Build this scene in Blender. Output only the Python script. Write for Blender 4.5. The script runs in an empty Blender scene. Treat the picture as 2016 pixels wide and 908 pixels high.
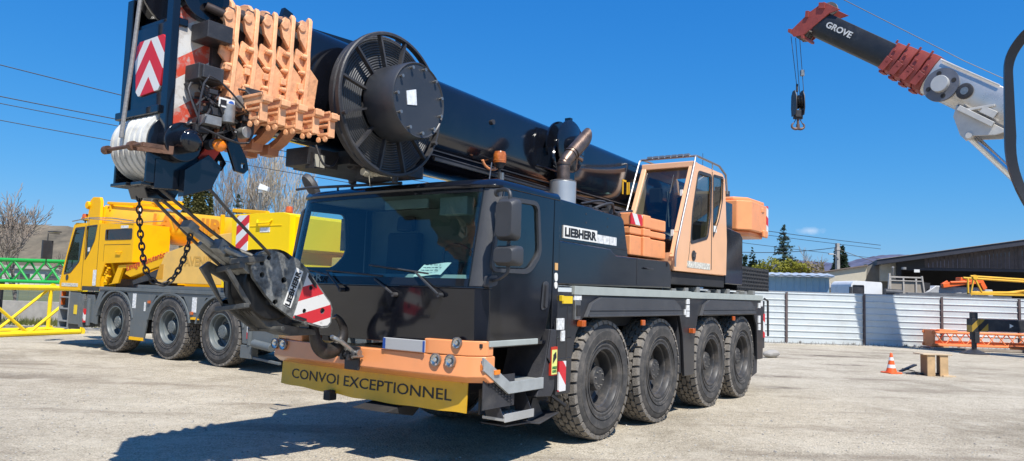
SKY_STR = .11; SUN_STR = 4.8; EXPO = 0.42
import bpy, math, random
from math import sin, cos, pi, radians, atan2, sqrt, hypot
from mathutils import Vector, Matrix, noise
from mathutils.geometry import tessellate_polygon
scene = bpy.context.scene
col = scene.collection
R = random.Random(7)
V = Vector

# ------------------------------------------------------------------ materials
MATS = {}
def _new(name):
    m = bpy.data.materials.new(name); m.use_nodes = True
    nt = m.node_tree; nt.nodes.clear()
    out = nt.nodes.new('ShaderNodeOutputMaterial')
    return m, nt, out
def N(nt, t, **kw):
    n = nt.nodes.new(t)
    for k, v in kw.items():
        if k in n.inputs: n.inputs[k].default_value = v
        else: setattr(n, k, v)
    return n
def rgb(c): return (c[0], c[1], c[2], 1)
def srgb(r, g, b):
    f = lambda u: (u/255/12.92) if u/255 <= .04045 else ((u/255+.055)/1.055)**2.4
    return (f(r), f(g), f(b))
def mat(name, c, rough=.5, metal=0, coat=0, var=.12, scale=3, dirt=None, dirt_amt=0, dirt_scale=2.5, bump=0, bump_scale=60, spec=.5, emit=None, coord='Object'):
    """painted / weathered surface: base colour with broad variation, optional dirt patches and fine bump"""
    if name in MATS: return MATS[name]
    m, nt, out = _new(name)
    p = N(nt, 'ShaderNodeBsdfPrincipled', Roughness=rough, Metallic=metal)
    p.inputs['Specular IOR Level'].default_value = spec
    p.inputs['Coat Weight'].default_value = coat; p.inputs['Coat Roughness'].default_value = .06
    tc = N(nt, 'ShaderNodeTexCoord')
    nz = N(nt, 'ShaderNodeTexNoise', Scale=scale, Detail=6.0, Roughness=.6)
    nt.links.new(tc.outputs[coord], nz.inputs['Vector'])
    rmp = N(nt, 'ShaderNodeMapRange'); rmp.inputs['From Min'].default_value = .3; rmp.inputs['From Max'].default_value = .7
    rmp.inputs['To Min'].default_value = 1-var; rmp.inputs['To Max'].default_value = 1+var
    nt.links.new(nz.outputs['Fac'], rmp.inputs['Value'])
    mul = N(nt, 'ShaderNodeVectorMath', operation='SCALE'); mul.inputs[0].default_value = c
    nt.links.new(rmp.outputs[0], mul.inputs['Scale'])
    cur = mul.outputs[0]
    if dirt:
        n2 = N(nt, 'ShaderNodeTexNoise', Scale=dirt_scale, Detail=9.0, Roughness=.72)
        nt.links.new(tc.outputs[coord], n2.inputs['Vector'])
        r2 = N(nt, 'ShaderNodeMapRange'); r2.inputs['From Min'].default_value = .62-.35*dirt_amt; r2.inputs['From Max'].default_value = .82-.25*dirt_amt
        r2.inputs['To Max'].default_value = .25+.7*dirt_amt
        nt.links.new(n2.outputs['Fac'], r2.inputs['Value'])
        mx = N(nt, 'ShaderNodeMix', data_type='RGBA'); mx.inputs[7].default_value = rgb(dirt)
        nt.links.new(r2.outputs[0], mx.inputs[0]); nt.links.new(cur, mx.inputs[6]); cur = mx.outputs[2]
    nt.links.new(cur, p.inputs['Base Color'])
    rr = N(nt, 'ShaderNodeMapRange'); rr.inputs['To Min'].default_value = max(.02, rough-.1); rr.inputs['To Max'].default_value = min(1, rough+.12)
    nt.links.new(nz.outputs['Fac'], rr.inputs['Value']); nt.links.new(rr.outputs[0], p.inputs['Roughness'])
    if bump:
        n3 = N(nt, 'ShaderNodeTexNoise', Scale=bump_scale, Detail=4.0)
        nt.links.new(tc.outputs[coord], n3.inputs['Vector'])
        b = N(nt, 'ShaderNodeBump', Strength=bump, Distance=.02)
        nt.links.new(n3.outputs['Fac'], b.inputs['Height']); nt.links.new(b.outputs[0], p.inputs['Normal'])
    if emit:
        p.inputs['Emission Color'].default_value = rgb(emit[0]); p.inputs['Emission Strength'].default_value = emit[1]
    nt.links.new(p.outputs[0], out.inputs['Surface'])
    MATS[name] = m; return m
def stripes(name, nrm, period, off=0, chevron=None, a=(.62, .02, .03), b=(.72, .71, .69), rough=.45, duty=.5, wear=.25):
    """two-colour diagonal stripes; nrm is the stripe normal in the thing's own space; chevron=(point, axis) folds it"""
    if name in MATS: return MATS[name]
    m, nt, out = _new(name)
    p = N(nt, 'ShaderNodeBsdfPrincipled', Roughness=rough)
    tc = N(nt, 'ShaderNodeTexCoord'); cur = tc.outputs['Object']
    dot = N(nt, 'ShaderNodeVectorMath', operation='DOT_PRODUCT'); dot.inputs[1].default_value = nrm
    nt.links.new(cur, dot.inputs[0]); s = dot.outputs['Value']
    if chevron:
        pt, ax = chevron
        sub = N(nt, 'ShaderNodeVectorMath', operation='SUBTRACT'); sub.inputs[1].default_value = pt
        nt.links.new(cur, sub.inputs[0])
        d2 = N(nt, 'ShaderNodeVectorMath', operation='DOT_PRODUCT'); d2.inputs[1].default_value = ax
        nt.links.new(sub.outputs[0], d2.inputs[0])
        ab = N(nt, 'ShaderNodeMath', operation='ABSOLUTE'); nt.links.new(d2.outputs['Value'], ab.inputs[0])
        ad = N(nt, 'ShaderNodeMath', operation='ADD'); nt.links.new(s, ad.inputs[0]); nt.links.new(ab.outputs[0], ad.inputs[1]); s = ad.outputs[0]
    mm = N(nt, 'ShaderNodeMath', operation='MULTIPLY_ADD'); mm.inputs[1].default_value = 1/period; mm.inputs[2].default_value = off+100
    nt.links.new(s, mm.inputs[0])
    fr = N(nt, 'ShaderNodeMath', operation='FRACT'); nt.links.new(mm.outputs[0], fr.inputs[0])
    gt = N(nt, 'ShaderNodeMath', operation='GREATER_THAN'); gt.inputs[1].default_value = duty; nt.links.new(fr.outputs[0], gt.inputs[0])
    mx = N(nt, 'ShaderNodeMix', data_type='RGBA'); mx.inputs[6].default_value = rgb(a); mx.inputs[7].default_value = rgb(b)
    nt.links.new(gt.outputs[0], mx.inputs[0])
    n2 = N(nt, 'ShaderNodeTexNoise', Scale=9.0, Detail=10.0, Roughness=.75); nt.links.new(cur, n2.inputs['Vector'])
    r2 = N(nt, 'ShaderNodeMapRange'); r2.inputs['From Min'].default_value = .74-.3*wear; r2.inputs['From Max'].default_value = .8-.25*wear; r2.inputs['To Max'].default_value = .8
    nt.links.new(n2.outputs['Fac'], r2.inputs['Value'])
    m2 = N(nt, 'ShaderNodeMix', data_type='RGBA'); m2.inputs[7].default_value = (.16, .14, .12, 1) if wear < .6 else (.5, .45, .4, 1)
    nt.links.new(r2.outputs[0], m2.inputs[0]); nt.links.new(mx.outputs[2], m2.inputs[6])
    nt.links.new(m2.outputs[2], p.inputs['Base Color']); nt.links.new(p.outputs[0], out.inputs['Surface'])
    MATS[name] = m; return m
def glass(name, tint=(.5, .6, .62), ior=1.5, rough=.02, refl=1.0):
    if name in MATS: return MATS[name]
    m, nt, out = _new(name)
    t = N(nt, 'ShaderNodeBsdfTransparent', Color=rgb(tint)); g = N(nt, 'ShaderNodeBsdfGlossy', Roughness=rough, Color=(refl, refl, refl, 1))
    lw = N(nt, 'ShaderNodeLayerWeight'); lw.inputs['Blend'].default_value = .5; pw = N(nt, 'ShaderNodeMath', operation='POWER'); pw.inputs[1].default_value = 5
    F0 = ((ior-1)/(ior+1))**2*1.9
    f = N(nt, 'ShaderNodeMath', operation='MULTIPLY_ADD'); f.inputs[1].default_value = 1-F0; f.inputs[2].default_value = F0
    nt.links.new(lw.outputs['Facing'], pw.inputs[0]); nt.links.new(pw.outputs[0], f.inputs[0])
    mx = N(nt, 'ShaderNodeMixShader')
    nt.links.new(f.outputs[0], mx.inputs[0]); nt.links.new(t.outputs[0], mx.inputs[1]); nt.links.new(g.outputs[0], mx.inputs[2])
    nt.links.new(mx.outputs[0], out.inputs['Surface'])
    MATS[name] = m; return m
def leafmat(name, c1, c2, scale=1.5, rough=.7):
    if name in MATS: return MATS[name]
    m, nt, out = _new(name)
    p = N(nt, 'ShaderNodeBsdfPrincipled', Roughness=rough); p.inputs['Specular IOR Level'].default_value = .25
    tc = N(nt, 'ShaderNodeTexCoord'); nz = N(nt, 'ShaderNodeTexNoise', Scale=scale, Detail=5.0)
    nt.links.new(tc.outputs['Object'], nz.inputs['Vector'])
    cr = N(nt, 'ShaderNodeValToRGB'); cr.color_ramp.elements[0].position = .35; cr.color_ramp.elements[1].position = .65
    cr.color_ramp.elements[0].color = rgb(c1); cr.color_ramp.elements[1].color = rgb(c2)
    nt.links.new(nz.outputs['Fac'], cr.inputs[0]); nt.links.new(cr.outputs[0], p.inputs['Base Color'])
    tr = N(nt, 'ShaderNodeBsdfTranslucent'); nt.links.new(cr.outputs[0], tr.inputs['Color'])
    mx = N(nt, 'ShaderNodeMixShader'); mx.inputs[0].default_value = .3
    nt.links.new(p.outputs[0], mx.inputs[1]); nt.links.new(tr.outputs[0], mx.inputs[2])
    nt.links.new(mx.outputs[0], out.inputs['Surface'])
    MATS[name] = m; return m

# ------------------------------------------------------------------ mesh builder
class MB:
    def __init__(s): s.v = []; s.f = []; s.m = []
    def add(s, vs, fs, m=0):
        o = len(s.v); s.v += [tuple(v) for v in vs]
        for f in fs: s.f.append([i+o for i in f]); s.m.append(m)
        return s
    def box(s, x0, x1, y0, y1, z0, z1, m=0):
        return s.hexa([(x0,y0,z0),(x1,y0,z0),(x1,y1,z0),(x0,y1,z0),(x0,y0,z1),(x1,y0,z1),(x1,y1,z1),(x0,y1,z1)], m)
    def hexa(s, p, m=0):
        return s.add(p, [(3,2,1,0),(4,5,6,7),(0,1,5,4),(1,2,6,5),(2,3,7,6),(3,0,4,7)], m)
    def beam(s, a, b, w, h, m=0, up=(0,0,1)):
        a = V(a); b = V(b); d = (b-a).normalized(); u = V(up)
        if abs(d.dot(u)) > .98: u = V((1,0,0))
        r = d.cross(u).normalized()*w/2; q = r.cross(d).normalized()*h/2
        return s.hexa([a-r-q, b-r-q, b+r-q, a+r-q, a-r+q, b-r+q, b+r+q, a+r+q], m)
    def prism(s, poly, ax, a, b, m=0, holes=()):
        """poly in the plane across ax (x: (y,z), y: (x,z), z: (x,y)), extruded from a to b, with real holes"""
        def P(q, t):
            return {'x': (t, q[0], q[1]), 'y': (q[0], t, q[1]), 'z': (q[0], q[1], t)}[ax]
        loops = [list(poly)] + [list(h) for h in holes]
        if not holes:
            n = len(poly)
            s.add([P(q, a) for q in poly]+[P(q, b) for q in poly],
                  [list(range(n))[::-1], list(range(n, 2*n))]+[(i, (i+1) % n, n+(i+1) % n, n+i) for i in range(n)], m)
            return s
        flat = [q for l in loops for q in l]; n = len(flat)
        tris = tessellate_polygon([[V((q[0], q[1], 0)) for q in l] for l in loops])
        fs = [t for t in tris]+[tuple(i+n for i in reversed(t)) for t in tris]
        o = 0
        for l in loops:
            k = len(l)
            for i in range(k): fs.append((o+i, o+(i+1) % k, n+o+(i+1) % k, n+o+i))
            o += k
        return s.add([P(q, a) for q in flat]+[P(q, b) for q in flat], fs, m)
    def cyl(s, a, b, r0, r1=None, n=16, m=0, caps=True):
        a = V(a); b = V(b); r1 = r0 if r1 is None else r1
        d = (b-a).normalized(); u = V((0,0,1)) if abs(d.z) < .9 else V((1,0,0))
        e = d.cross(u).normalized(); g = d.cross(e)
        vs = [a+(e*cos(2*pi*i/n)+g*sin(2*pi*i/n))*r0 for i in range(n)]+[b+(e*cos(2*pi*i/n)+g*sin(2*pi*i/n))*r1 for i in range(n)]
        fs = [(i, (i+1) % n, n+(i+1) % n, n+i) for i in range(n)]
        if caps: fs += [list(range(n))[::-1], list(range(n, 2*n))]
        return s.add(vs, fs, m)
    def tube(s, pts, r, n=8, m=0, r2=None):
        pts = [V(p) for p in pts]; k = len(pts); vs = []; e = None
        for i, p in enumerate(pts):
            d = (pts[min(i+1, k-1)]-pts[max(i-1, 0)]).normalized()
            if e is None:
                u = V((0,0,1)) if abs(d.z) < .9 else V((1,0,0)); e = d.cross(u).normalized()
            else: e = (e-d*e.dot(d)).normalized()
            g = d.cross(e); rr = r if r2 is None else r+(r2-r)*i/(k-1)
            vs += [p+(e*cos(2*pi*j/n)+g*sin(2*pi*j/n))*rr for j in range(n)]
        fs = [(i*n+j, i*n+(j+1) % n, (i+1)*n+(j+1) % n, (i+1)*n+j) for i in range(k-1) for j in range(n)]
        fs += [list(range(n))[::-1], list(range((k-1)*n, k*n))]
        return s.add(vs, fs, m)
    def lathe(s, prof, c, ax='y', n=32, m=0, closed=False):
        """prof: (radius, offset along ax)"""
        c = V(c); A = {'x': V((1,0,0)), 'y': V((0,1,0)), 'z': V((0,0,1))}[ax]
        e = V((0,0,1)) if ax != 'z' else V((1,0,0)); g = A.cross(e); vs = []
        for r, h in prof: vs += [c+A*h+(e*cos(2*pi*i/n)+g*sin(2*pi*i/n))*r for i in range(n)]
        k = len(prof)
        fs = [(j*n+i, j*n+(i+1) % n, (j+1)*n+(i+1) % n, (j+1)*n+i) for j in range(k-1) for i in range(n)]
        if closed: fs += [((k-1)*n+i, (k-1)*n+(i+1) % n, (i+1) % n, i) for i in range(n)]
        return s.add(vs, fs, m)
    def sphere(s, c, r, n=12, m=0, sc=(1,1,1)):
        pr = [(max(1e-4, r*sin(pi*i/(n//2))), -r*cos(pi*i/(n//2))) for i in range(n//2+1)]
        o = len(s.v); s.lathe(pr, (0,0,0), 'z', n, m)
        for i in range(o, len(s.v)):
            v = s.v[i]; s.v[i] = (c[0]+v[0]*sc[0], c[1]+v[1]*sc[1], c[2]+v[2]*sc[2])
        return s
    def loft(s, secs, m=0, caps=True, close=True):
        n = len(secs[0]); vs = [p for q in secs for p in q]
        fs = [(j*n+i, j*n+(i+1) % n, (j+1)*n+(i+1) % n, (j+1)*n+i) for j in range(len(secs)-1) for i in range(n if close else n-1)]
        if caps: fs += [list(range(n))[::-1], list(range((len(secs)-1)*n, len(secs)*n))]
        return s.add(vs, fs, m)
    def xf(s, M, start=0):
        for i in range(start, len(s.v)): s.v[i] = tuple(M @ V(s.v[i]))
        return s
    def mesh(s, name, mats, smooth=35):
        me = bpy.data.meshes.new(name); me.from_pydata(s.v, [], s.f)
        for m in (mats if isinstance(mats, (list, tuple)) else [mats]): me.materials.append(m)
        me.polygons.foreach_set('material_index', s.m)
        me.validate(); me.update()
        import bmesh
        bm = bmesh.new(); bm.from_mesh(me); bmesh.ops.recalc_face_normals(bm, faces=bm.faces); bm.to_mesh(me); bm.free()
        if smooth:
            me.polygons.foreach_set('use_smooth', [True]*len(me.polygons)); me.set_sharp_from_angle(angle=radians(smooth))
        return me
    def build(s, name, mats, parent=None, bevel=0, smooth=35, **tags):
        me = s.mesh(name, mats, smooth)
        o = bpy.data.objects.new(name, me); col.objects.link(o)
        if parent is not None: o.parent = parent
        if bevel:
            b = o.modifiers.new('bevel', 'BEVEL'); b.width = bevel; b.segments = 2; b.limit_method = 'ANGLE'; b.angle_limit = radians(40)
            b.harden_normals = True
        for k, v in tags.items(): o[k] = v
        return o
def thing(name, label, cat, loc=(0,0,0), rz=0, group=None):
    o = bpy.data.objects.new(name, None); o.empty_display_size = .2; col.objects.link(o)
    o.location = loc; o.rotation_euler = (0,0,rz); o['label'] = label; o['category'] = cat
    if group: o['group'] = group
    return o
def tag(o, label, cat, group=None, loc=None, rz=None):
    o['label'] = label; o['category'] = cat
    if group: o['group'] = group
    if loc is not None: o.location = loc
    if rz is not None: o.rotation_euler = (0,0,rz)
    return o
def kids(o): return [c for c in bpy.data.objects if c.parent == o]
def copy_tree(o, parent=None, label=None):
    c = o.copy(); col.objects.link(c); c.parent = parent
    for ch in kids(o): copy_tree(ch, c)
    if label: c['label'] = label
    return c
def rrect(x0, x1, z0, z1, r, n=4):
    P = []
    for cx, cz, a0 in ((x1-r, z1-r, 0), (x0+r, z1-r, 90), (x0+r, z0+r, 180), (x1-r, z0+r, 270)):
        for i in range(n+1):
            a = radians(a0+90*i/n); P.append((cx+r*cos(a), cz+r*sin(a)))
    return P
def roundpoly(pts, r, n=4):
    P = []; k = len(pts)
    for i in range(k):
        p = V(pts[i]).to_2d() if len(pts[i]) > 2 else V(pts[i]); a = V(pts[i-1]); b = V(pts[(i+1) % k])
        da = (a-p); db = (b-p); rr = min(r, da.length*.45, db.length*.45)
        A = p+da.normalized()*rr; B = p+db.normalized()*rr
        for j in range(n+1):
            t = j/n; q = A*(1-t)**2+p*2*t*(1-t)+B*t*t; P.append((q.x, q.y))
    return P
def scalepoly(P, k):
    cx = sum(p[0] for p in P)/len(P); cz = sum(p[1] for p in P)/len(P)
    return [(cx+(p[0]-cx)*k, cz+(p[1]-cz)*k) for p in P]
def insetpoly(P, d):
    cx = sum(p[0] for p in P)/len(P); cz = sum(p[1] for p in P)/len(P); out = []
    for p in P:
        v = V((cx-p[0], cz-p[1])); L = v.length; v = v*(d/max(L, 1e-6)); out.append((p[0]+v.x, p[1]+v.y))
    return out
def text(s, name, material, parent, origin, xdir, up, width, height, bold=0, depth=.002, **tags):
    """lettering as a thin mesh; origin = lower left corner, xdir/up = directions in the parent's space"""
    cu = bpy.data.curves.new('lettering', 'FONT'); cu.body = s; cu.size = 1; cu.offset = bold; cu.resolution_u = 3
    cu.extrude = .01
    ob = bpy.data.objects.new('lettering', cu); col.objects.link(ob)
    me = bpy.data.meshes.new_from_object(ob.evaluated_get(bpy.context.evaluated_depsgraph_get()))
    bpy.data.objects.remove(ob)
    xs = [v.co.x for v in me.vertices]; ys = [v.co.y for v in me.vertices]
    x0, x1, y0, y1 = min(xs), max(xs), min(ys), max(ys)
    X = V(xdir).normalized(); U = V(up); U = (U-X*U.dot(X)).normalized(); Z = X.cross(U); O = V(origin)
    for v in me.vertices:
        v.co = O+X*((v.co.x-x0)/(x1-x0)*width)+U*((v.co.y-y0)/(y1-y0)*height)+Z*(v.co.z/.01*depth)
    me.materials.clear(); me.materials.append(material); me.name = name
    o = bpy.data.objects.new(name, me); col.objects.link(o); o.parent = parent
    for k, v in tags.items(): o[k] = v
    return o
def catmull(pts, k=6):
    pts = [V(p) for p in pts]; out = []
    for i in range(len(pts)-1):
        p0 = pts[max(i-1, 0)]; p1 = pts[i]; p2 = pts[i+1]; p3 = pts[min(i+2, len(pts)-1)]
        for j in range(k):
            t = j/k
            out.append(.5*((2*p1)+(p2-p0)*t+(2*p0-5*p1+4*p2-p3)*t*t+(3*p1-p0-3*p2+p3)*t**3))
    out.append(pts[-1]); return out

# ------------------------------------------------------------------ palette
BLACK = mat('black_paint', (.006, .007, .011), .13, coat=.45, var=.3, scale=1.5, dirt=(.04, .04, .043), dirt_amt=.12, spec=.45, bump=.02, bump_scale=3)
BLACK2 = mat('dull_black', (.03, .03, .034), .5, var=.3, dirt=(.13, .12, .11), dirt_amt=.35, bump=.15)
DARK = mat('dark_underside', (.018, .018, .02), .75, dirt=(.09, .08, .07), dirt_amt=.3)
PLASTIC = mat('grey_black_plastic', (.045, .047, .052), .42, var=.1, bump=.2, bump_scale=200)
ORANGE = mat('orange_paint', (.85, .33, .13), .42, var=.07, scale=4, dirt=(.30, .16, .10), dirt_amt=.26, dirt_scale=6, coat=.1)
ORANGE_D = mat('worn_orange_paint', (.84, .42, .21), .5, var=.12, scale=8, dirt=(.26, .14, .09), dirt_amt=.38, dirt_scale=9, bump=.3, bump_scale=25)
YELLOW = mat('yellow_paint', (.90, .47, .003), .5, var=.05, scale=2, spec=.22, dirt=(.6, .26, .01), dirt_amt=.12)
YELLOW_B = mat('bright_chrome_yellow', (.95, .64, .003), .5, var=.03, scale=2, spec=.2, dirt=(.8, .45, .02), dirt_amt=.08)
GREYP = mat('grey_paint', (.11, .125, .13), .5, var=.1, dirt=(.22, .2, .17), dirt_amt=.3)
ALU = mat('worn_aluminium', (.42, .44, .43), .5, metal=.35, var=.12, scale=9, dirt=(.2, .2, .19), dirt_amt=.3, dirt_scale=6)
ALUS = mat('light_trim', (.36, .39, .36), .55, var=.08, dirt=(.2, .19, .17), dirt_amt=.2)
STEEL = mat('bare_steel', (.32, .31, .29), .38, metal=.8, var=.2, scale=12)
CHROME = mat('polished_steel', (.75, .76, .78), .12, metal=1, var=.05)
RUST = mat('rusty_steel', (.16, .085, .055), .6, metal=.4, var=.35, scale=9, bump=.2)
RUBBER = mat('tyre_rubber', (.05, .048, .046), .75, var=.22, scale=5, dirt=(.19, .165, .14), dirt_amt=.45, dirt_scale=5)
TREAD = mat('dusty_tread', (.20, .18, .155), .9, var=.3, scale=14, dirt=(.07, .065, .06), dirt_amt=.35, dirt_scale=9, bump=.4)
GROOVE = mat('tread_groove', (.035, .033, .03), .9)
WHITE = mat('white_paint', (.75, .75, .73), .45, var=.06, dirt=(.35, .32, .28), dirt_amt=.2)
WHITES = mat('white_sticker', (.78, .77, .72), .5, var=.03)
GLASS = glass('clear_glass', (.55, .66, .64))
GLASSD = glass('dark_tinted_glass', (.16, .2, .22), ior=1.7)
AMBER = mat('amber_lens', (.85, .22, .01), .15, coat=.6, var=.15, scale=20)
AMBERD = mat('dark_amber_lens', (.5, .1, .015), .2, coat=.5, var=.3, scale=20)
BLKTXT = mat('black_lettering', (.015, .015, .016), .5)
REDT = mat('red_lettering', (.5, .03, .01), .5)
ROPE = mat('steel_rope', (.10, .095, .09), .5, metal=.5, var=.3, scale=60)
WOOD = mat('pale_timber', (.50, .33, .17), .7, var=.2, scale=6)
CONC = mat('concrete', (.34, .32, .29), .85, var=.15, dirt=(.2, .19, .17), dirt_amt=.3, bump=.2)
LENS = mat('lamp_lens', (.62, .62, .6), .08, metal=.7, var=.25, scale=30, coat=1)

def each(name, m, parent, boxes, bevel=0):
    for q in boxes: MB().box(*q).build(name, m, parent, bevel=bevel)
# ================================================================== black four-axle mobile crane
YAWU = radians(35.067); RZ = radians(90-35.067)
UD = V((sin(YAWU), cos(YAWU), 0)); VD = V((-cos(YAWU), sin(YAWU), 0))
def world(u, v, z=0):       # point of the black crane's own frame in the yard
    return UD*(u+7.610)+VD*(v+4.067)+V((0,0,z))
BC = thing('mobile_crane', 'black four-axle mobile crane with orange bumper, orange operator cab and yellow banner', 'mobile crane', world(0,0,0), RZ)

def tyre_mb(rad=.70, w=.38, nb=34):
    b = MB(); k = rad/.70
    pr = [(.352,.07),(.366,.02),(.40,.004),(.43,.010),(.435,.002),(.50,-.012),(.56,-.014),(.565,-.008),(.61,.004),(.645,.02),(.668,.05),(.672,.1),(.672,w-.1),(.668,w-.05),(.645,w-.02),(.58,w+.012),(.5,w+.012),(.42,w-.002),(.366,w-.02),(.352,w-.07)]
    b.lathe([(r*k, y) for r, y in pr], (0,0,0), 'y', 68, 0)
    rows = [(.0, .078, 0), (.092, .146, .5), (.160, .220, 0), (.234, .288, .5), (.302, w, 0)]
    for i in range(nb):
        for (ya, yb, ph) in rows:
            a0 = 2*pi*(i+ph+.07)/nb; a1 = 2*pi*(i+ph+.93)/nb; am = (a0+a1)/2
            outer = ya == 0; inner = yb == w
            def P(a, r, y): return (r*k*sin(a), y, r*k*cos(a))
            if outer or inner:
                s = 1 if outer else -1; e = 0 if outer else w
                r0, r1, r2 = .66, .70, .64
                j = (a1-a0)*.1
                b.hexa([P(a0, r0, e+s*.078), P(a1-j, r0, e+s*.078), P(a1, r2, e+s*.002), P(a0+j, r2, e+s*.002),
                        P(a0, r1, e+s*.078), P(a1-j, r1, e+s*.078), P(a1, .684, e+s*.012), P(a0+j, .684, e+s*.012)], 1)
            else:
                j = (a1-a0)*.16; c = (ya+yb)/2; mid = [P(a0, .66, c), P(a1, .66, c), P(a0, .70, c), P(a1, .70, c)]
                vs = []
                for r in (.66, .70):
                    vs += [P(a0+j, r, ya), P(a1-j, r, ya), P(a1+j*.3, r, c), P(a1-j, r, yb), P(a0+j, r, yb), P(a0-j*.3, r, c)]
                b.add(vs, [(0,1,2,3,4,5), (11,10,9,8,7,6)]+[(q, (q+1) % 6, 6+(q+1) % 6, 6+q) for q in range(6)], 1)
    # raised maker's ring and radial ticks on the sidewall
    b.lathe([(.455,.002),(.455,-.016),(.462,-.016),(.462,.0)], (0,0,0), 'y', 48, 0)
    return b
def rim_mb(style=0):
    b = MB()
    b.lathe([(.352,.30),(.352,.07),(.372,.018),(.372,.006),(.350,.006),(.338,.03),(.332,.075),(.318,.085),(.312,.10),(.305,.22),(.27,.245),(.12,.245)], (0,0,0), 'y', 40, 0)
    for i in range(5):   # dark vents pressed through the disc, shown as raised oval collars
        a = 2*pi*i/5+.3; b.cyl((.24*sin(a), .232, .24*cos(a)), (.24*sin(a), .25, .24*cos(a)), .038, n=14, m=1)
    for i in range(10):
        a = 2*pi*i/10; b.cyl((.185*sin(a), .19, .185*cos(a)), (.185*sin(a), .245, .185*cos(a)), .014, n=6, m=2)
    return b
def hub_mb(style=0):
    b = MB()
    d = .06 if style == 0 else .075
    b.lathe([(.155,.245),(.155,.20),(.150,.19),(.142,d+.03),(.130,d),(.05,d-.008),(.001,d-.008)], (0,0,0), 'y', 24, 0)
    for i in range(8):
        a = 2*pi*i/8; b.cyl((.09*sin(a), d-.016, .09*cos(a)), (.09*sin(a), d+.01, .09*cos(a)), .009, n=6, m=1)
    return b
TYRE = tyre_mb().mesh('tyre', [RUBBER, TREAD], 30)
RIMB = mat('dusty_black_rim', (.035, .035, .037), .45, var=.25, dirt=(.2, .17, .14), dirt_amt=.4, dirt_scale=5)
RIMG = mat('grey_rim', (.11, .13, .135), .45, var=.1, dirt=(.2, .18, .15), dirt_amt=.25)
RIM_MESH = {}
def wheel(parent, x, y, rad, far=False, rimmat=RIMB, spin=0., steer=0.):
    key = rimmat.name
    if key not in RIM_MESH:
        RIM_MESH[key] = (rim_mb().mesh('wheel', [rimmat, DARK, STEEL], 30), hub_mb(1 if rimmat is RIMB else 0).mesh('hub', [rimmat, STEEL], 30))
    rm, hm = RIM_MESH[key]
    w = bpy.data.objects.new('wheel', rm); col.objects.link(w); w.parent = parent
    w.location = (x, y, rad); w.rotation_euler = (0, 0, (pi if far else 0)+steer); k = rad/.70; w.scale = (k, 1, k)
    t = bpy.data.objects.new('tyre', TYRE); col.objects.link(t); t.parent = w; t.rotation_euler = (0, spin, 0)
    h = bpy.data.objects.new('hub', hm); col.objects.link(h); h.parent = w; h.rotation_euler = (0, spin*2, 0)
    return w
WH = 2.82
for i, x in enumerate((.20, 1.79, 3.74, 5.24)):
    wheel(BC, x, .03, .70, spin=.3*i+.1); wheel(BC, x, 2.56, .70, far=True, spin=.5*i)

# ---- chassis
b = MB(); b.box(-1.1, 6.5, .75, 2.10, .74, 1.28).box(-2.1, -1.1, .7, 2.15, .62, 1.05)
for x in (.20, 1.79, 3.74, 5.24): b.cyl((x, .3, .70), (x, WH-.3, .70), .13, n=12); b.box(x-.16, x+.16, 1.2, 1.65, .55, .9)
for x in (-.1, .5, 1.5, 2.1, 3.45, 4.05, 4.95, 5.55): b.cyl((x, .55, .72), (x-.05, .62, 1.35), .06, n=8)
b.box(-.95, 6.45, .35, 2.5, 1.28, 1.60)
b.build('chassis', DARK, BC, bevel=.01)
b = MB(); b.box(-.93, 6.42, .03, WH-.03, 1.60, 1.70); b.build('deck', BLACK2, BC, bevel=.006)
b = MB()
b.box(-.61, 2.77, -.012, .03, 1.672, 1.768).box(2.775, 6.30, -.010, .03, 1.668, 1.760).box(-.61, 6.3, .03, .2, 1.752, 1.762)
b.build('side_rail', ALUS, BC, bevel=.004)
b = MB(); b.box(2.2, 6.3, .2, .5, 1.70, 1.80)
for i in range(9): b.box(2.25+i*.46, 2.38+i*.46, .06, .22, 1.763, 1.80+.02*(i % 3))
b.build('deck_edge_fittings', mat('dusty_grey', (.2, .2, .19), .7, dirt=(.1, .1, .1), dirt_amt=.4), BC, bevel=.006)
# side skirt with the two wheel openings
sk = [(-.92,.62),(-.62,.62),(-.60,1.0),(-.52,1.25),(-.38,1.42),(2.40,1.42),(2.52,1.15),(2.60,.56),(2.96,.56),(2.98,1.1),(3.10,1.41),(5.84,1.41),(6.0,1.2),(6.05,.60),(6.38,.60),(6.42,1.66),(-.92,1.67)]
b = MB(); b.prism(sk, 'y', .012, .05)
b.build('side_skirt', mat('satin_black', (.018, .019, .023), .35, coat=.2, var=.2, dirt=(.12, .115, .11), dirt_amt=.22), BC, bevel=.006)
b = MB(); b.box(-.60, 2.40, .05, .75, 1.46, 1.50).box(3.0, 6.0, .05, .75, 1.46, 1.50).box(2.42, 2.95, .06, .5, .6, 1.5)
b.prism([(6.05,.45),(6.10,.45),(6.10,1.45),(6.05,1.45)], 'y', .06, .55)
b.build('wheel_housing', DARK, BC)
FEND = mat('faded_fender_plastic', (.055, .057, .062), .55, var=.15, dirt=(.13, .125, .12), dirt_amt=.25)
for A, B2 in (((-.37,1.43),(2.40,1.43)), ((3.14,1.42),(5.82,1.42))):
    b = MB(); b.prism([(A[0],A[1]),(B2[0],B2[1]),(B2[0]-.1,1.56),(B2[0]-.30,1.64),(A[0]+.34,1.65),(A[0]+.12,1.58)], 'y', -.035, .012)
    b.box(A[0]+.04, B2[0]-.04, -.05, -.034, 1.428, 1.45); b.box(A[0]+.06, B2[0]-.06, -.046, -.034, 1.50, 1.508)
    b.build('fender', FEND, BC, bevel=.008)
b = MB(); b.prism([(5.80,.30),(6.15,.36),(6.15,.66),(5.98,.66),(5.98,.5)], 'y', .05, .5); b.build('mudflap', BLACK2, BC)
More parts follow.
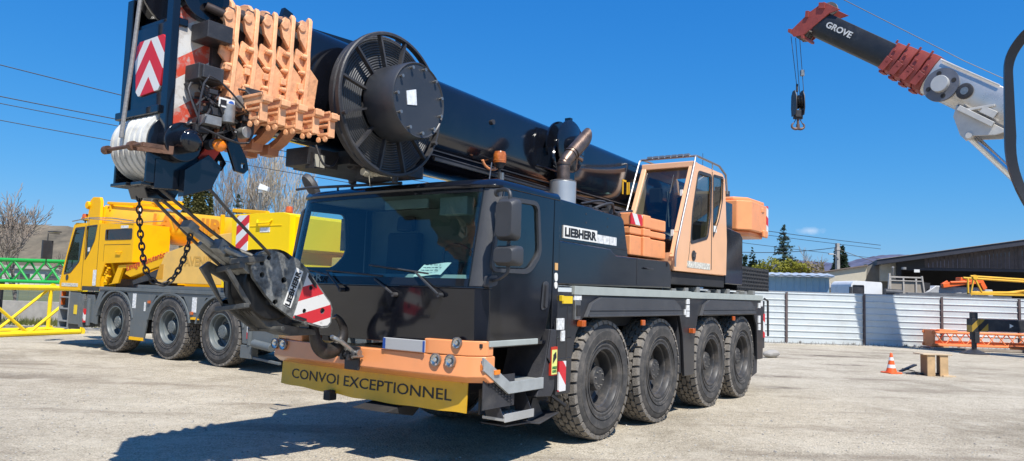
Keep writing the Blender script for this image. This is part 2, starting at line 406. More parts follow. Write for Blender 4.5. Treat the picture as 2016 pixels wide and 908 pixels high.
for x, z in ((-.47,1.36),(1.06,1.345),(2.78,1.2),(4.55,1.36)):
    MB().box(x-.045, x+.045, -.062, -.03 if z > 1.3 and x > 0 else .012, z-.035, z+.035).build('side_marker', AMBERD, BC, bevel=.008)
# panels, labels and details on the front column
b = MB(); b.box(-.60, -.48, -.016, .02, 1.40, 1.61, 0).box(-.575, -.505, -.03, -.014, 1.44, 1.56, 1); b.build('latch_panel', [STEEL, DARK], BC, bevel=.005)
YST = mat('yellow_sticker', (.8, .55, .02), .5)
b = MB(); b.box(-.83, -.64, -.004, .012, 1.575, 1.655).build('warning_sticker', YST, BC)
for x0, x1, z0, z1 in ((-.60,-.44,1.615,1.665),(-.94,-.80,1.30,1.42),(-.85,-.78,1.18,1.29),(2.62,2.73,1.585,1.66),(2.62,2.73,1.49,1.57),(2.62,2.73,1.40,1.48),(2.55,2.60,1.43,1.51),(6.07,6.19,1.53,1.62),(6.22,6.32,1.56,1.70),(6.07,6.19,1.26,1.39),(6.08,6.2,1.13,1.24)):
    MB().box(x0, x1, -.003, .012, z0, z1).build('pictogram_sticker', mat('pictogram_white', (.7, .7, .68), .5, var=.35, scale=26), BC)
b = MB(); b.box(-.90, -.86, -.03, .01, 1.60, 1.66); b.build('switch', YST, BC, bevel=.005)
# front outrigger box and striped plate
b = MB(); b.prism([(-1.30,.64),(-1.02,.62),(-.96,.70),(-.94,1.30),(-1.08,1.31),(-1.14,1.02),(-1.20,.85)], 'y', .0, .5)
b.prism([(-1.14,1.02),(-1.08,1.31),(-1.02,1.31),(-1.02,.9)], 'y', -.02, .0)
b.build('outrigger_cover', BLACK2, BC, bevel=.012)
b = MB(); b.box(-.95, -.62, .1, .55, .62, 1.6); b.box(-.80, -.66, .03, .1, .7, 1.55).cyl((-.90,.06,.55),(-.90,.06,1.5), .022, n=8).cyl((-.72,.02,.62),(-.72,.02,1.55), .012, n=8)
b.box(-.93, -.62, .01, .05, .98, 1.0).box(-.93, -.62, .01, .05, 1.2, 1.22)
b.build('outrigger_box', BLACK, BC, bevel=.006)
MB().box(-.90, -.76, -.014, .004, .66, .97).build('striped_plate', stripes('plate_stripes', (.72, 0, .69), .26, .2), BC)
b = MB(); b.box(-1.085, -.965, -.028, -.002, .84, 1.13, 0).box(-1.075, -.975, -.031, -.027, .85, 1.10, 1); b.prism([(-1.06,.96),(-.99,1.02),(-1.0,1.08),(-1.05,1.05)], 'y', -.034, -.03, 2)
st = b.build('blind_spot_sticker', [REDT, mat('lime_sticker', (.75, .78, .22), .5), BLKTXT], BC)
DGREEN = mat('green_lettering', (.02, .16, .05), .5)
text('ANGLES', 'lettering', DGREEN, st, (-1.068, -.033, .905), (1,0,0), (0,0,1), .086, .028, bold=.02)
text('MORTS', 'lettering', DGREEN, st, (-1.064, -.033, .868), (1,0,0), (0,0,1), .078, .026, bold=.02)
# step of folded aluminium, lower step, spade foot
b = MB(); b.prism([(-2.20,.96),(-2.20,1.08),(-1.78,.83),(-1.19,.83),(-1.19,.72),(-1.80,.72)], 'y', -.01, .02)
b.prism([(-2.19,1.05),(-1.78,.82),(-1.19,.82),(-1.19,.80),(-1.79,.80),(-2.19,1.03)], 'y', .02, .36)
b.build('step', ALU, BC, bevel=.004)
MB().box(-2.05, -1.97, -.03, -.008, .915, .96).build('side_marker', AMBER, BC, bevel=.006)
TREADPL = mat('step_tread_plate', (.5, .5, .48), .45, metal=.5, var=.1)
b = MB(); b.box(-1.86, -1.36, -.01, .25, .47, .50).box(-1.86, -1.36, -.015, -.008, .46, .54)
for i in range(7):
    for j in range(4): b.box(-1.82+i*.065, -1.79+i*.065, .02+j*.055, .05+j*.055, .50, .508)
ls = b.build('lower_step', TREADPL, BC, bevel=.003)
b = MB(); b.prism([(.0,.50),(.20,.50),(.30,.74),(.12,.74)], 'x', -1.862, -1.852).prism([(.0,.50),(.20,.50),(.30,.74),(.12,.74)], 'x', -1.372, -1.362).box(-1.86,-1.36,.28,.30,.50,.74); b.build('step_hanger', BLACK2, ls)
b = MB()
for i in range(9):
    for j in range(4):
        x = -2.12+i*.05; z = .93-.028*i-j*.028; b.box(x, x+.03, .02, .03, z, z+.012)
b.box(-2.15, -1.65, .03, .04, .60, .9)
b.build('perforated_panel', BLACK2, BC)
b = MB(); b.box(-1.6, -.62, .3, .5, .52, .66, 0); b.cyl((-.75,.1,.62),(-.75,.45,.62), .05, n=10).beam((-.95,.05,.62),(-.72,.02,.5), .05, .03).beam((-1.3,.25,.6),(-.9,.25,.35), .03, .04)
b.prism([(-1.75,.40),(-1.35,.385),(-1.15,.35),(-.78,.42),(-.78,.435),(-1.15,.37),(-1.35,.40),(-1.75,.415)], 'y', .05, .34, 1)
b.prism([(-1.22,.36),(-1.12,.60),(-1.05,.60),(-.92,.42)], 'y', .16, .18, 1)
b.build('outrigger_foot', [DARK, BLACK2], BC, bevel=.004)
# rear end
b = MB(); b.box(6.42, 6.62, .05, WH-.05, .78, 1.66).box(6.62, 6.80, .15, WH-.15, .60, .92).tube([(6.5,.02,1.70),(6.72,.02,1.66),(6.74,.02,1.0)], .022).box(6.8, 7.0, .3, .5, .52, .56).box(6.8, 7.0, .3, .5, .40, .44).box(6.97, 7.0, .3, .5, .4, .56)
b.build('rear_bumper', BLACK2, BC, bevel=.01)
MB().box(6.45, 6.56, .025, .046, .98, 1.42).build('striped_plate', stripes('rear_stripes', (.3, 0, .8), .3, .1), BC)
b = MB(); b.sphere((7.0,.35,1.0), .045, 10, 0, (1.4,1,1)); b.cyl((6.6,.35,1.0),(7.0,.35,1.0), .018, n=8); b.build('towing_eye', STEEL, BC)

# ---- driver's cab (shell with real openings)
def fp(dx=0., inset=0.):   # outline of the cab seen from above, front chamfered and slightly bowed
    return [(-.93, .0+inset), (-2.14+dx, .0+inset), (-2.24+dx, .10), (-2.275+dx, .30), (-2.31+dx, .85), (-2.325+dx, 1.41), (-2.31+dx, 1.97), (-2.275+dx, 2.52), (-2.24+dx, 2.72), (-2.14+dx, WH-inset), (-.93, WH-inset)]
def ring(z, dx=0., inset=0.): return [(x, y, z) for x, y in fp(dx, inset)]
zA, zB, zC = 1.16, 1.70, 2.66      # bottom, foot of windscreen, head of windscreen
b = MB()
def openloft(b, A, B2, m=0):
    for i in range(len(A)-1): b.add([A[i], A[i+1], B2[i+1], B2[i]], [(0,1,2,3)], m)
lowA = ring(zA, .02)[1:10]; lowB = ring(zB, .0)[1:10]
inner = lambda L: [(x+.03, y, z) for x, y, z in L]
b.loft([lowA+inner(lowA)[::-1], lowB+inner(lowB)[::-1]])
# raised crease under the windscreen
b.loft([[(x-.006, y, z) for x, y, z in lowB]+inner(lowB)[::-1], [(x-.004, y, z+.02) for x, y, z in lowB]+[(x, y, z+.02) for x, y, z in inner(lowB)[::-1]]])
b.box(-.96, -.93, .02, WH-.02, zA, 2.72)                                             # rear wall
b.box(-2.2, -.96, .03, WH-.03, zA, zA+.04)                                            # floor
b.build('cab_body', BLACK, BC, bevel=.006)
MB().box(-.975,-.962,.06,WH-.06,zA+.05,2.64).build('cab_lining', mat('lining_grey', (.17,.19,.18), .8, var=.1), BC)
MB().box(-2.0,-.98,.06,WH-.06,2.645,2.655).build('headliner', mat('headliner_grey', (.22,.24,.22), .8), BC)
roofA = ring(zC, .205); roofB = ring(zC+.075, .24, .03); 
b = MB(); b.loft([ring(zC, .17), ring(zC+.03, .165), ring(zC+.07, .20, .03), [(x, y, z+.02) for x, y, z in ring(zC+.08, .30, .10)]]); b.build('cab_roof', BLACK, BC, bevel=.008)
# corner pillars in grey plastic and the windscreen
wA = ring(zB+.02, .004); wB = ring(zC, .19)
for s in (1, -1):
    i0, i1, i2 = (1, 2, 3) if s == 1 else (9, 8, 7)
    A0, A1, A2 = V(wA[i0]), V(wA[i1]), V(wA[i2]); B0, B1, B2 = V(wB[i0]), V(wB[i1]), V(wB[i2])
    dn = V((.05, .0, 0)); A2 = A1.lerp(A2, .35); B2 = B1.lerp(B2, .35)
    b = MB(); b.loft([[A0-V((.0,.0,0)), A1, A2, A2+dn, A1+dn+V((0,s*.03,0)), A0+V((.05,s*.03,0))], [B0, B1, B2, B2+dn, B1+dn+V((0,s*.03,0)), B0+V((.05,s*.03,0))]])
    b.build('corner_pillar', PLASTIC if s == 1 else BLACK, BC, bevel=.006)
b = MB(); gl = [V(p) for p in wA[2:9]]; gu = [V(p) for p in wB[2:9]]
gl[0] = gl[0].lerp(gl[1], .3); gl[-1] = gl[-1].lerp(gl[-2], .3); gu[0] = gu[0].lerp(gu[1], .3); gu[-1] = gu[-1].lerp(gu[-2], .3)
def subdiv(L, k=5): return catmull(L, k)
openloft(b, subdiv(gl), subdiv(gu)); b.build('windscreen', glass('windscreen_glass', (.60, .78, .76), ior=1.5), BC)
b = MB(); lo = [p+V((.004,0,0)) for p in subdiv(gl)]; hi = [p.lerp(q, .075)+V((.004,0,0)) for p, q in zip(subdiv(gl), subdiv(gu))]; openloft(b, [p-V((.01,0,0)) for p in lo], [p-V((.01,0,0)) for p in hi])
h2 = [p.lerp(q, .955)-V((.006,0,0)) for p, q in zip(subdiv(gl), subdiv(gu))]; openloft(b, h2, [p-V((.006,0,0)) for p in subdiv(gu)])
for s in (0, -1):
    L0 = subdiv(gl); U0 = subdiv(gu); w = 2
    a, c = (L0[:w], U0[:w]) if s == 0 else (L0[-w:], U0[-w:])
    openloft(b, [p-V((.006,0,0)) for p in a], [p-V((.006,0,0)) for p in c])
b.build('windscreen_border', mat('screen_print_black', (.012, .014, .018), .12), BC)
# doors: side plates with a window hole
wout = [(-2.155,1.86),(-1.50,1.86),(-1.29,2.06),(-1.36,2.60),(-2.03,2.585)]
hole = roundpoly(insetpoly(wout, .055), .07, 4)
for side in (0, 1):
    y0, y1 = (0.0, .03) if side == 0 else (WH-.03, WH)
    dp = [(-2.14,1.16),(-1.30,1.16),(-1.16,1.30),(-1.06,1.62),(-1.05,2.66),(-1.965,2.66),(-2.14,1.70)]
    wf = roundpoly(wout, .10, 4)
    b = MB(); b.prism(dp, 'y', y0+.004, y1, holes=[insetpoly(wf, .02)]); d = b.build('door', BLACK, BC, bevel=.006)
    ya, yb = (-.014, .012) if side == 0 else (WH-.012, WH+.014)
    MB().prism(wf, 'y', ya, yb, holes=[hole]).build('window_frame', PLASTIC, d, bevel=.004)
    ym = y0+.012 if side == 0 else y1-.012
    MB().add([(x, ym, z) for x, z in hole], [list(range(len(hole)))]).build('window_pane', glass('blue_side_glass', (.30, .38, .42), ior=1.65) if side == 0 else glass('far_side_glass', (.85, .95, .93), ior=1.25), d)
    b = MB(); b.box(-2.13, -1.32, ya, yb, 1.17, 1.225); b.build('door_trim', ALUS, d, bevel=.006)
    if side == 0:
        b = MB(); b.prism(roundpoly([(-1.27,1.50),(-1.15,1.52),(-1.13,1.80),(-1.23,1.80)], .05), 'y', -.006, .004, 0); b.prism(roundpoly([(-1.23,1.53),(-1.18,1.53),(-1.17,1.77),(-1.21,1.77)], .02), 'y', -.03, -.006, 1); b.build('door_handle', [PLASTIC, BLACK2], d, bevel=.004)
    b = MB(); b.prism([(-1.045,1.18+.12),(-.93,1.45),(-.93,2.66),(-1.04,2.66)], 'y', y0+.004, y1); b.build('cab_side_panel', BLACK, BC, bevel=.006)
for z, w, h, m in ((1.96,.055,.075,mat('orange_sticker', (.7, .4, .15), .5)),(1.85,.06,.09,WHITES),(1.765,.055,.07,WHITES)):
    b = MB(); c = (-.985, z)
    P = rrect(c[0]-w/2, c[0]+w/2, z-h/2, z+h/2, .004 if h == .075 else w*.48, 4); b.prism(P, 'y', -.002, .006); b.build('door_sticker', m, BC)
# inside
b = MB(); b.prism([(-2.2,1.2),(-2.22,1.74),(-2.05,1.83),(-1.80,1.80),(-1.74,1.62),(-1.85,1.2)], 'y', .1, WH-.1); b.build('dashboard', mat('dash_grey', (.30, .36, .36), .6), BC, bevel=.02)
for y in (.62, 2.1):
    s = MB(); s.box(-1.55, -1.08, y-.26, y+.26, 1.45, 1.62); s.prism([(-1.15,1.6),(-1.02,1.6),(-.98,2.35),(-1.12,2.35)], 'y', y-.24, y+.24); s.prism([(-1.1,2.37),(-1.0,2.37),(-1.0,2.55),(-1.08,2.55)], 'y', y-.13, y+.13)
    s.build('seat', mat('seat_cloth', (.03, .032, .036), .9), BC, bevel=.03)
b = MB(); pts = []
for i in range(25):
    a = 2*pi*i/24; pts.append((-1.72-.12*sin(a), .68+.23*cos(a), 1.95+.19*sin(a)))
b.tube(pts, .016).beam((-1.72,.5,1.95),(-1.72,.88,1.95), .02, .03).tube([(-1.72,.68,1.95),(-1.85,.68,1.7)], .03); b.build('steering_wheel', PLASTIC, BC)
b = MB(); b.box(-2.03, -2.0, .9, 1.5, 2.5, 2.6).box(-2.02, -1.9, .4, .75, 2.42, 2.6); b.build('sun_visor', mat('visor_grey', (.2, .23, .22), .6), BC, bevel=.01)
# wipers
def wiper(pv, tip, blade):
    b = MB(); b.tube([pv, V(pv)+V((-.03,0,.01)), tip], .012, 6, 0).tube([V(blade[0]), V(blade[1])], .010, 6, 0)
    p = V(pv); b.cyl(p+V((.03,0,0)), p+V((-.03,0,0)), .022, n=10)
    b.build('wiper', BLACK2 if pv[1] > .9 else PLASTIC, BC)
wiper((-2.345,1.00,1.62), (-2.325,1.30,1.77), ((-2.315,1.20,1.80),(-2.325,2.02,1.85)))
wiper((-2.325,.44,1.63), (-2.30,.78,1.84), ((-2.295,.62,1.83),(-2.31,1.40,1.91)))
wiper((-2.345,1.75,1.65), (-2.325,2.0,1.82), ((-2.31,2.0,1.80),(-2.29,2.5,1.88)))
text('LIEBHERR', 'lettering', mat('faded_grey_lettering', (.10, .17, .19), .4), BC, (-2.345, 2.72, 1.735), (0,-1,0), (0,0,1), .66, .075, bold=.02)
# mirrors
for s in (1,):
    Y = lambda v: v if s == 1 else WH-v
    m = MB()
    m.loft([[(x, Y(y), z) for x, y, z in q] for q in (
        [(-2.20, y, z) for y, z in rrect(-.37, -.14, 2.135, 2.51, .05)],
        [(-2.26, y, z) for y, z in rrect(-.37, -.14, 2.135, 2.51, .05)],
        [(-2.32, y, z) for y, z in rrect(-.345, -.165, 2.165, 2.48, .05)])])
    h = m.build('mirror', PLASTIC, BC, bevel=.008)
    MB().add([(-2.196, Y(y), z) for y, z in rrect(-.355, -.155, 2.15, 2.495, .04)], [list(range(20))]).build('mirror_glass', CHROME, h)
    m = MB(); m.loft([[(x, Y(y), z) for y, z in rrect(-.385+k, -.13-k, 1.91+k, 2.09-k, .04)] for x, k in ((-2.17,0),(-2.25,0),(-2.32,.025))])
    h2 = m.build('mirror', PLASTIC, BC, bevel=.008)
    m = MB(); arm = catmull([(-2.09,Y(-.0),2.60),(-2.13,Y(-.06),2.615),(-2.2,Y(-.2),2.60),(-2.22,Y(-.25),2.56),(-2.22,Y(-.25),2.50)], 4); m.tube(arm, .018)
    m.cyl((-2.09,Y(.0),2.60),(-2.09,Y(-.035),2.60), .04, n=12); m.build('mirror_arm', PLASTIC, BC)
    MB().tube([(-2.22,Y(-.25),2.14),(-2.22,Y(-.25),2.07)], .018).build('mirror_joint', PLASTIC, BC)
    m = MB(); m.tube(catmull([(-2.22,Y(-.25),1.92),(-2.22,Y(-.25),1.86),(-2.21,Y(-.18),1.81),(-2.17,Y(-.06),1.78),(-2.15,Y(-.01),1.78)], 4), .017)
    m.prism(roundpoly([(-2.23,1.71),(-2.09,1.74),(-2.09,1.83),(-2.22,1.82)], .03), 'y', min(Y(-.05), Y(.01)), max(Y(-.05), Y(.01)))
    m.build('mirror_arm', PLASTIC, BC)
b = MB(); b.tube([(-2.0,2.98,2.80),(-2.05,2.70,2.80),(-2.02,2.05,2.79),(-2.0,1.3,2.78)], .016); b.cyl((-2.02,2.25,2.72),(-2.02,2.25,2.79), .012)
b.build('roof_bar', BLACK2, BC); b = MB(); b.loft([[(-1.72+dx_-.10*sin(j*pi/8)*.6, 3.02+r_*.10*cos(j*pi/8)+.05*sin(j*pi/8), 2.86+r_*.17*sin(j*pi/8)) for j in range(16)] for dx_, r_ in ((0,1),(-.03,1.0),(-.07,.75))])
b.build('kerb_mirror', BLACK2, BC)
# beacons
def beacon(parent, x, y, z0, z1, body=AMBERD, r=.065):
    b = MB(); b.cyl((x,y,z0),(x,y,z1-.17), .018, n=8).cyl((x,y,z1-.19),(x,y,z1-.13), .04, r*.95, n=14); st = b.build('beacon_stalk', BLACK2, parent)
    b = MB(); b.lathe([(r*.98,0),(r,.03),(r*.96,.10),(r*.8,.13),(.001,.135)], (x,y,z1-.13), 'z', 18); b.lathe([(r*.99,.02),(r*1.03,.025),(r*.99,.03)], (x,y,z1-.13), 'z', 18); b.build('beacon', body, parent)
beacon(BC, -2.02, 2.02, 2.75, 3.00, r=.055)
beacon(BC, -.96, .80, 2.72, 3.25, mat('weathered_amber', (.45,.12,.02), .25, coat=.4, var=.4, scale=25), r=.075)
MB().cyl((-1.00,.74,2.72),(-1.0,.74,3.0), .03, n=8).build('beacon_bracket', STEEL, BC); MB().tube([(-1.75,.35,2.74),(-1.35,.62,3.05)], .006, 5).build('aerial', STEEL, BC)
# ---- bumper
BW = [(-2.17, .0), (-2.29, .13), (-2.36, .6), (-2.375, WH/2), (-2.365, WH-.5), (-2.31, WH-.0), (-2.17, WH+.14)]
def brow(z, dx): return [(x+dx, y, z) for x, y in BW]
def bump(prof, name, matl):
    b = MB(); secs = []
    for (z, dx) in prof: secs.append(brow(z, dx)+[(-2.0, WH, z), (-2.0, 0, z)])
    b.loft(secs); return b.build(name, matl, BC, bevel=.012)
ORB = mat('bumper_orange', (.82, .31, .115), .33, var=.04, coat=.35, dirt=(.5, .25, .12), dirt_amt=.15)
b = MB()
A = [[(x+dx, y, z) for x, y in BW]+[(-2.02, WH+.12, z), (-2.02, 0, z)] for z, dx in ((.84,.09),(.90,.0),(1.085,.02))]; b.loft(A)
for s in (0, 1):
    f = (lambda y: y) if s == 0 else (lambda y: WH+.12-y)
    q = [(-2.15, f(0)), (-2.27, f(.13)), (-2.337, f(.53)), (-2.337, f(.60)), (-2.05, f(.60)), (-2.05, f(0))]
    if s: q = q[::-1]
    b.prism(q, 'z', 1.086, 1.225)
bb = b.build('bumper', ORB, BC, bevel=.012)
def lamp(y, z, x, r=.052):
    b = MB(); b.lathe([(r*1.15,.02),(r*1.15,-.008),(r,-.012),(r*.95,.006)], (x,y,z), 'x', 22, 1); b.lathe([(.001,.012),(r*.6,.008),(r*.95,0)], (x,y,z), 'x', 22, 0); b.lathe([(.001,-.012),(r*.35,-.01),(r*.45,.0)], (x,y,z), 'x', 12, 0)
    b.build('headlight', [LENS, STEEL], BC)
for y in (.45, .29): lamp(y, 1.035, -2.345 if y > .4 else -2.325)
lamp(.24, 1.20, -2.30, .046)
for y in (2.64, 2.80): lamp(y, 1.03, -2.345 if y < 2.7 else -2.325)
b = MB(); b.box(-2.20, -2.09, -.008, .04, .955, 1.02); b.build('indicator', AMBER, BC, bevel=.01)
b = MB(); b.prism([(-2.395,.86),(-2.37,.86),(-2.37,1.09),(-2.395,1.09)], 'y', 1.40, 1.60).box(-2.5, -2.39, 1.44, 1.47, .96, 1.06).box(-2.5, -2.39, 1.53, 1.56, .96, 1.06).cyl((-2.46,1.38,1.01),(-2.46,1.62,1.01), .025, n=10)
b.build('towing_bracket', BLACK2, BC, bevel=.005)
b = MB(); b.box(-2.372, -2.355, .56, 1.10, 1.092, 1.205, 0); pl = b.build('number_plate', mat('number_plate_grey', (.42, .43, .44), .5, var=.03), BC, bevel=.008)
each('plate_band', mat('plate_blue', (.02, .08, .35), .5), pl, [(-2.3735, -2.3715, 1.065, 1.10, 1.096, 1.20),(-2.3735, -2.3715, .56, .585, 1.096, 1.20)])
# banner under the bumper
SIGN = mat('yellow_banner', (.70, .40, .018), .38, var=.08, scale=5, coat=.1, dirt=(.45, .32, .10), dirt_amt=.3, dirt_scale=4, bump=.06, bump_scale=5)
def bx(t, f):            # sheet surface: t across the truck, f from top edge (0) to lower edge (1)
    w = .008*sin(t*9)+.004*sin(t*23); return -2.215+.03*abs(2*t-1)**3+w*(.3+1.0*f)-.012*f
top = []; mid = []; bot = []
for i in range(41):
    t = i/40; y = WH-.0-t*(WH-.18); dz = .018*sin(t*3.1)+.005*sin(t*31)
    z1 = .59-dz*.9-.03*t
    top.append((bx(t,0), y, .85)); mid.append((bx(t,.5), y, (.85+z1)/2)); bot.append((bx(t,1), y, z1))
b = MB(); openloft(b, top, mid); openloft(b, mid, bot); q_ = lambda P: [(x+.008, y, z) for x, y, z in P]; openloft(b, q_(top), q_(mid)); openloft(b, q_(mid), q_(bot))
b.cyl((bx(.02,.1)-.004,WH-.15,.82),(bx(.02,.1),WH-.15,.82), .012, n=8).cyl((bx(.97,.1)-.004,.25,.82),(bx(.97,.1),.25,.82), .012, n=8)
sg = b.build('banner', SIGN, BC, smooth=60)
tx = text('CONVOI EXCEPTIONNEL', 'lettering', BLKTXT, sg, (-2.3, 2.64, .665), (0,-1,0), (0,0,1), 2.28, .105, bold=.004)
for v in tx.data.vertices:
    t = (WH-v.co.y)/(WH-.18); f = (.85-v.co.z)/.26; v.co.x = bx(t, f)-.004+(.0 if v.co.x < -2.3 else .002); v.co.z -= .012*t
b = MB(); b.box(-2.30, -2.2, 1.9, 2.0, .50, .60).prism([(-2.42,.50),(-2.0,.42),(-1.9,.5),(-2.0,.56)], 'y', 1.0, 1.45); b.build('underrun_bar', DARK, BC, bevel=.01)

# ---- engine housing behind the cab
b = MB()
b.prism([(-.89,1.77),(-.89,2.685),(-.86,2.71),(.70,2.665),(.77,2.62),(.90,2.22),(.90,1.77)], 'y', .10, WH-.1)
b.build('engine_cover', BLACK, BC, bevel=.025)
b = MB(); b.prism([(-.89,1.77),(-.89,2.245),(.28,2.235),(.44,2.165),(.93,2.165),(2.02,2.175),(2.13,2.12),(2.14,1.80)], 'y', .035, .8); b.build('lower_engine_cover', BLACK, BC, bevel=.02)
for q in ((-.20,.1),(.33,.1)):
    for z_ in (2.60,2.50): MB().cyl((q[0],.098,z_),(q[0],.106,z_), .012, n=8).build('bolt', BLACK2, BC)
MB().box(1.02,1.03,.032,.036,1.82,2.17).build('panel_gap', DARK, BC); MB().box(-.86,.88,.094,.101,2.250,2.256).build('panel_gap', DARK, BC)
MB().tube([(1.25,.03,2.05),(1.25,.0,2.04),(1.45,.0,2.04),(1.45,.03,2.05)], .008, 6).build('grab_handle', BLACK2, BC)
lg = MB().box(-.71, .045, .085, .102, 2.285, 2.425).build('logo_plate', WHITES, BC)
text('LIEBHERR', 'lettering', BLKTXT, lg, (-.69, .084, 2.305), (1,0,0), (0,0,1), .715, .10, bold=.045)
for x0, x1 in ((.06,.20),(.215,.37),(.385,.56)): MB().box(x0, x1, .092, .101, 2.285, 2.385).build('sticker', mat('pictogram_white', (.7, .7, .68)), BC)
b = MB(); b.cyl((-.2,.42,2.66),(-.2,.42,2.99), .155, n=32, m=0).cyl((-.2,.42,2.99),(-.2,.42,3.0), .158, n=32, m=0); ex = b.build('silencer', mat('brushed_silencer', (.58, .57, .55), .38, metal=.7, var=.08, scale=3), BC, bevel=.008)
EXM = mat('heat_stained_exhaust', (.17, .12, .095), .38, metal=.75, var=.45, scale=9, bump=.1)
b = MB(); b.tube([(-.2,.42,2.98),(-.2,.42,3.02)], .105, 20); b.tube([(-.2,.42,3.0),(-.2,.42,3.20),(-.18,.41,3.235)], .078, 20); b.tube([(-.2,.42,3.20),(-.16,.405,3.26),(-.06,.38,3.37)], .079, 20)
b.tube([(-.2,.42,3.195),(-.2,.42,3.215)], .086, 20).tube([(-.10,.39,3.33),(-.085,.387,3.345)], .088, 20)
n0 = len(b.v); b.cyl((-.07,.38,3.355),(.20,.34,3.60), .088, .086, n=20, caps=False)
P = [V(v) for v in b.v[n0+20:]]; ax = V((.27,-.04,.245)).normalized()
for i, v in enumerate(P):
    side = (v-V((.20,.34,3.60))).dot(V((-.6,0,.75)))
    b.v[n0+20+i] = tuple(v+ax*(side*1.1-.02))
b.build('exhaust_stack', EXM, ex, smooth=40)
b = MB()
for i in range(16):
    x = .2+i*.1; y = .25+.1*R.random(); b.box(x, x+.06+.05*R.random(), y, y+.12, 2.6, 2.72+.06*R.random())
b.tube(catmull([(.3,.3,2.72),(.6,.2,2.82),(.9,.3,2.74),(1.3,.25,2.8)], 5), .02).tube(catmull([(.2,.4,2.78),(.7,.35,2.86),(1.2,.4,2.72)], 5), .016).cyl((.75,.3,2.7),(.75,.3,2.85), .05, n=12)
b.build('hydraulic_valves', BLACK2, BC, bevel=.005)
# orange ballast blocks beside the operator cab
for z0, z1 in ((2.20,2.46),(2.475,2.57),(2.585,2.75)):
    for q in ((1.00, 1.33, .12, .75, z0, z1), (1.345, 1.56, .09, .75, z0-.004, z1+.004), (1.575, 2.12, .12, .75, z0-.002, z1-.01)): MB().box(*q).build('stowage_box', ORANGE, BC, bevel=.018)
MB().box(.985, 1.32, .105, .122, 2.60, 2.74).build('striped_plate', stripes('block_stripes', (.80, 0, .6), .22, .35), BC)

# ---- superstructure
b = MB(); b.cyl((4.3,1.41,1.70),(4.3,1.41,1.93), .85, n=48); b.build('slewing_ring', DARK, BC)
b = MB(); b.box(2.2, 7.2, .75, 2.1, 1.93, 2.15); b.prism([(3.6,2.1),(6.4,2.1),(6.6,3.5),(6.0,3.7),(5.2,3.1),(4.0,2.4)], 'y', .82, .90).prism([(3.6,2.1),(6.4,2.1),(6.6,3.5),(6.0,3.7),(5.2,3.1),(4.0,2.4)], 'y', 1.92, 2.0)
b.box(2.14, 4.35, .05, .85, 1.86, 2.04).cyl((3.0,1.41,2.35),(1.4,1.41,2.9), .16, n=20)
b.build('turntable_frame', DARK, BC, bevel=.01)
b = MB(); b.prism([(4.36,1.92),(5.24,1.92),(5.24,2.74),(5.1,2.82),(4.36,2.86)], 'y', .03, .7).box(4.36, 5.2, .2, .75, 2.86, 3.35); b.build('side_cover', BLACK, BC, bevel=.015)
b = MB(); b.box(5.28, 7.2, .14, .75, 1.84, 2.27)
DIA = mat('black_chequer_plate', (.03, .031, .035), .35, metal=.3, var=.5, scale=40)
for i in range(13):
    for j in range(6):
        zz = 1.88+j*.068; xx = 5.274; y = .16+.045*i; b.beam((xx, y, zz), (xx, y+.02, zz+.03*(1 if (i+j) % 2 else -1)), .008, .01)
for i in range(38):
    for j in range(6): b.beam((5.3+i*.05, .135, 1.88+j*.068), (5.32+i*.05, .135, 1.88+j*.068+.03*(1 if (i+j) % 2 else -1)), .008, .01)
b.build('toolbox', DIA, BC)
# counterweight
b = MB()
b.prism([(5.5,.22),(5.72,.02),(6.62,.02),(6.70,.10),(6.70,2.72),(6.62,2.80),(5.72,2.80),(5.5,2.6)], 'z', 2.92, 3.46)
b.prism([(5.55,.30),(5.78,.10),(6.62,.06),(6.62,2.76),(5.78,2.72),(5.55,2.5)], 'z', 3.46, 3.53)
b.prism([(5.62,.28),(5.82,.10),(6.58,.08),(6.58,2.74),(5.82,2.72),(5.62,2.5)], 'z', 2.82, 2.92)
b.box(6.35, 6.60, -.02, .04, 2.84, 2.98).box(6.3, 6.45, .0, .06, 3.3, 3.4)
b.build('counterweight', ORANGE, BC, bevel=.025)
MB().box(6.60, 6.703, .01, .018, 2.90, 3.46).build('striped_plate', stripes('cw_stripes', (.3, 0, .9), .3, .1), BC)
b = MB(); b.cyl((5.35,.5,3.2),(5.35,.5,3.68), .075, n=16).cyl((6.05,.6,3.5),(6.05,.6,3.70), .06, n=14); b.build('vent_pipe', BLACK2, BC)

# operator cab
side = [(2.16,2.05),(4.30,2.06),(4.33,2.6),(4.22,3.62),(4.10,3.70),(2.98,3.70),(2.85,3.66),(2.30,2.60),(2.14,2.25)]
w1 = roundpoly([(2.74,2.47),(3.44,2.60),(3.56,2.95),(3.58,3.60),(3.02,3.58),(2.80,2.95)], .08, 4)
w2 = roundpoly([(3.66,3.62),(4.13,3.64),(4.10,3.25),(3.95,2.95),(3.67,2.62)], .06, 5)
OCAB = mat('operator_cab_orange', (.86, .48, .26), .36, coat=.3, var=.04, dirt=(.5, .28, .16), dirt_amt=.12)
b = MB(); b.prism(side, 'y', .0, .035, holes=[w1, w2])
b.prism(side, 'y', .80, .835, holes=[roundpoly([(2.7,2.5),(4.0,2.6),(4.0,3.55),(3.0,3.55)], .08, 4)])
b.hexa([(2.98,.035,3.70),(4.10,.035,3.70),(4.10,.80,3.70),(2.98,.80,3.70),(2.98,.035,3.665),(4.10,.035,3.665),(4.10,.80,3.665),(2.98,.80,3.665)][::1])
b.box(4.20, 4.30, .035, .80, 2.06, 3.45); b.box(2.2, 4.3, .035, .8, 2.05, 2.10)
b.hexa([(2.165,.035,2.06),(2.2,.035,2.06),(2.2,.8,2.06),(2.165,.8,2.06),(2.145,.035,2.30),(2.18,.035,2.30),(2.18,.8,2.30),(2.145,.8,2.30)])
cab = b.build('operator_cab', OCAB, BC, bevel=.012)
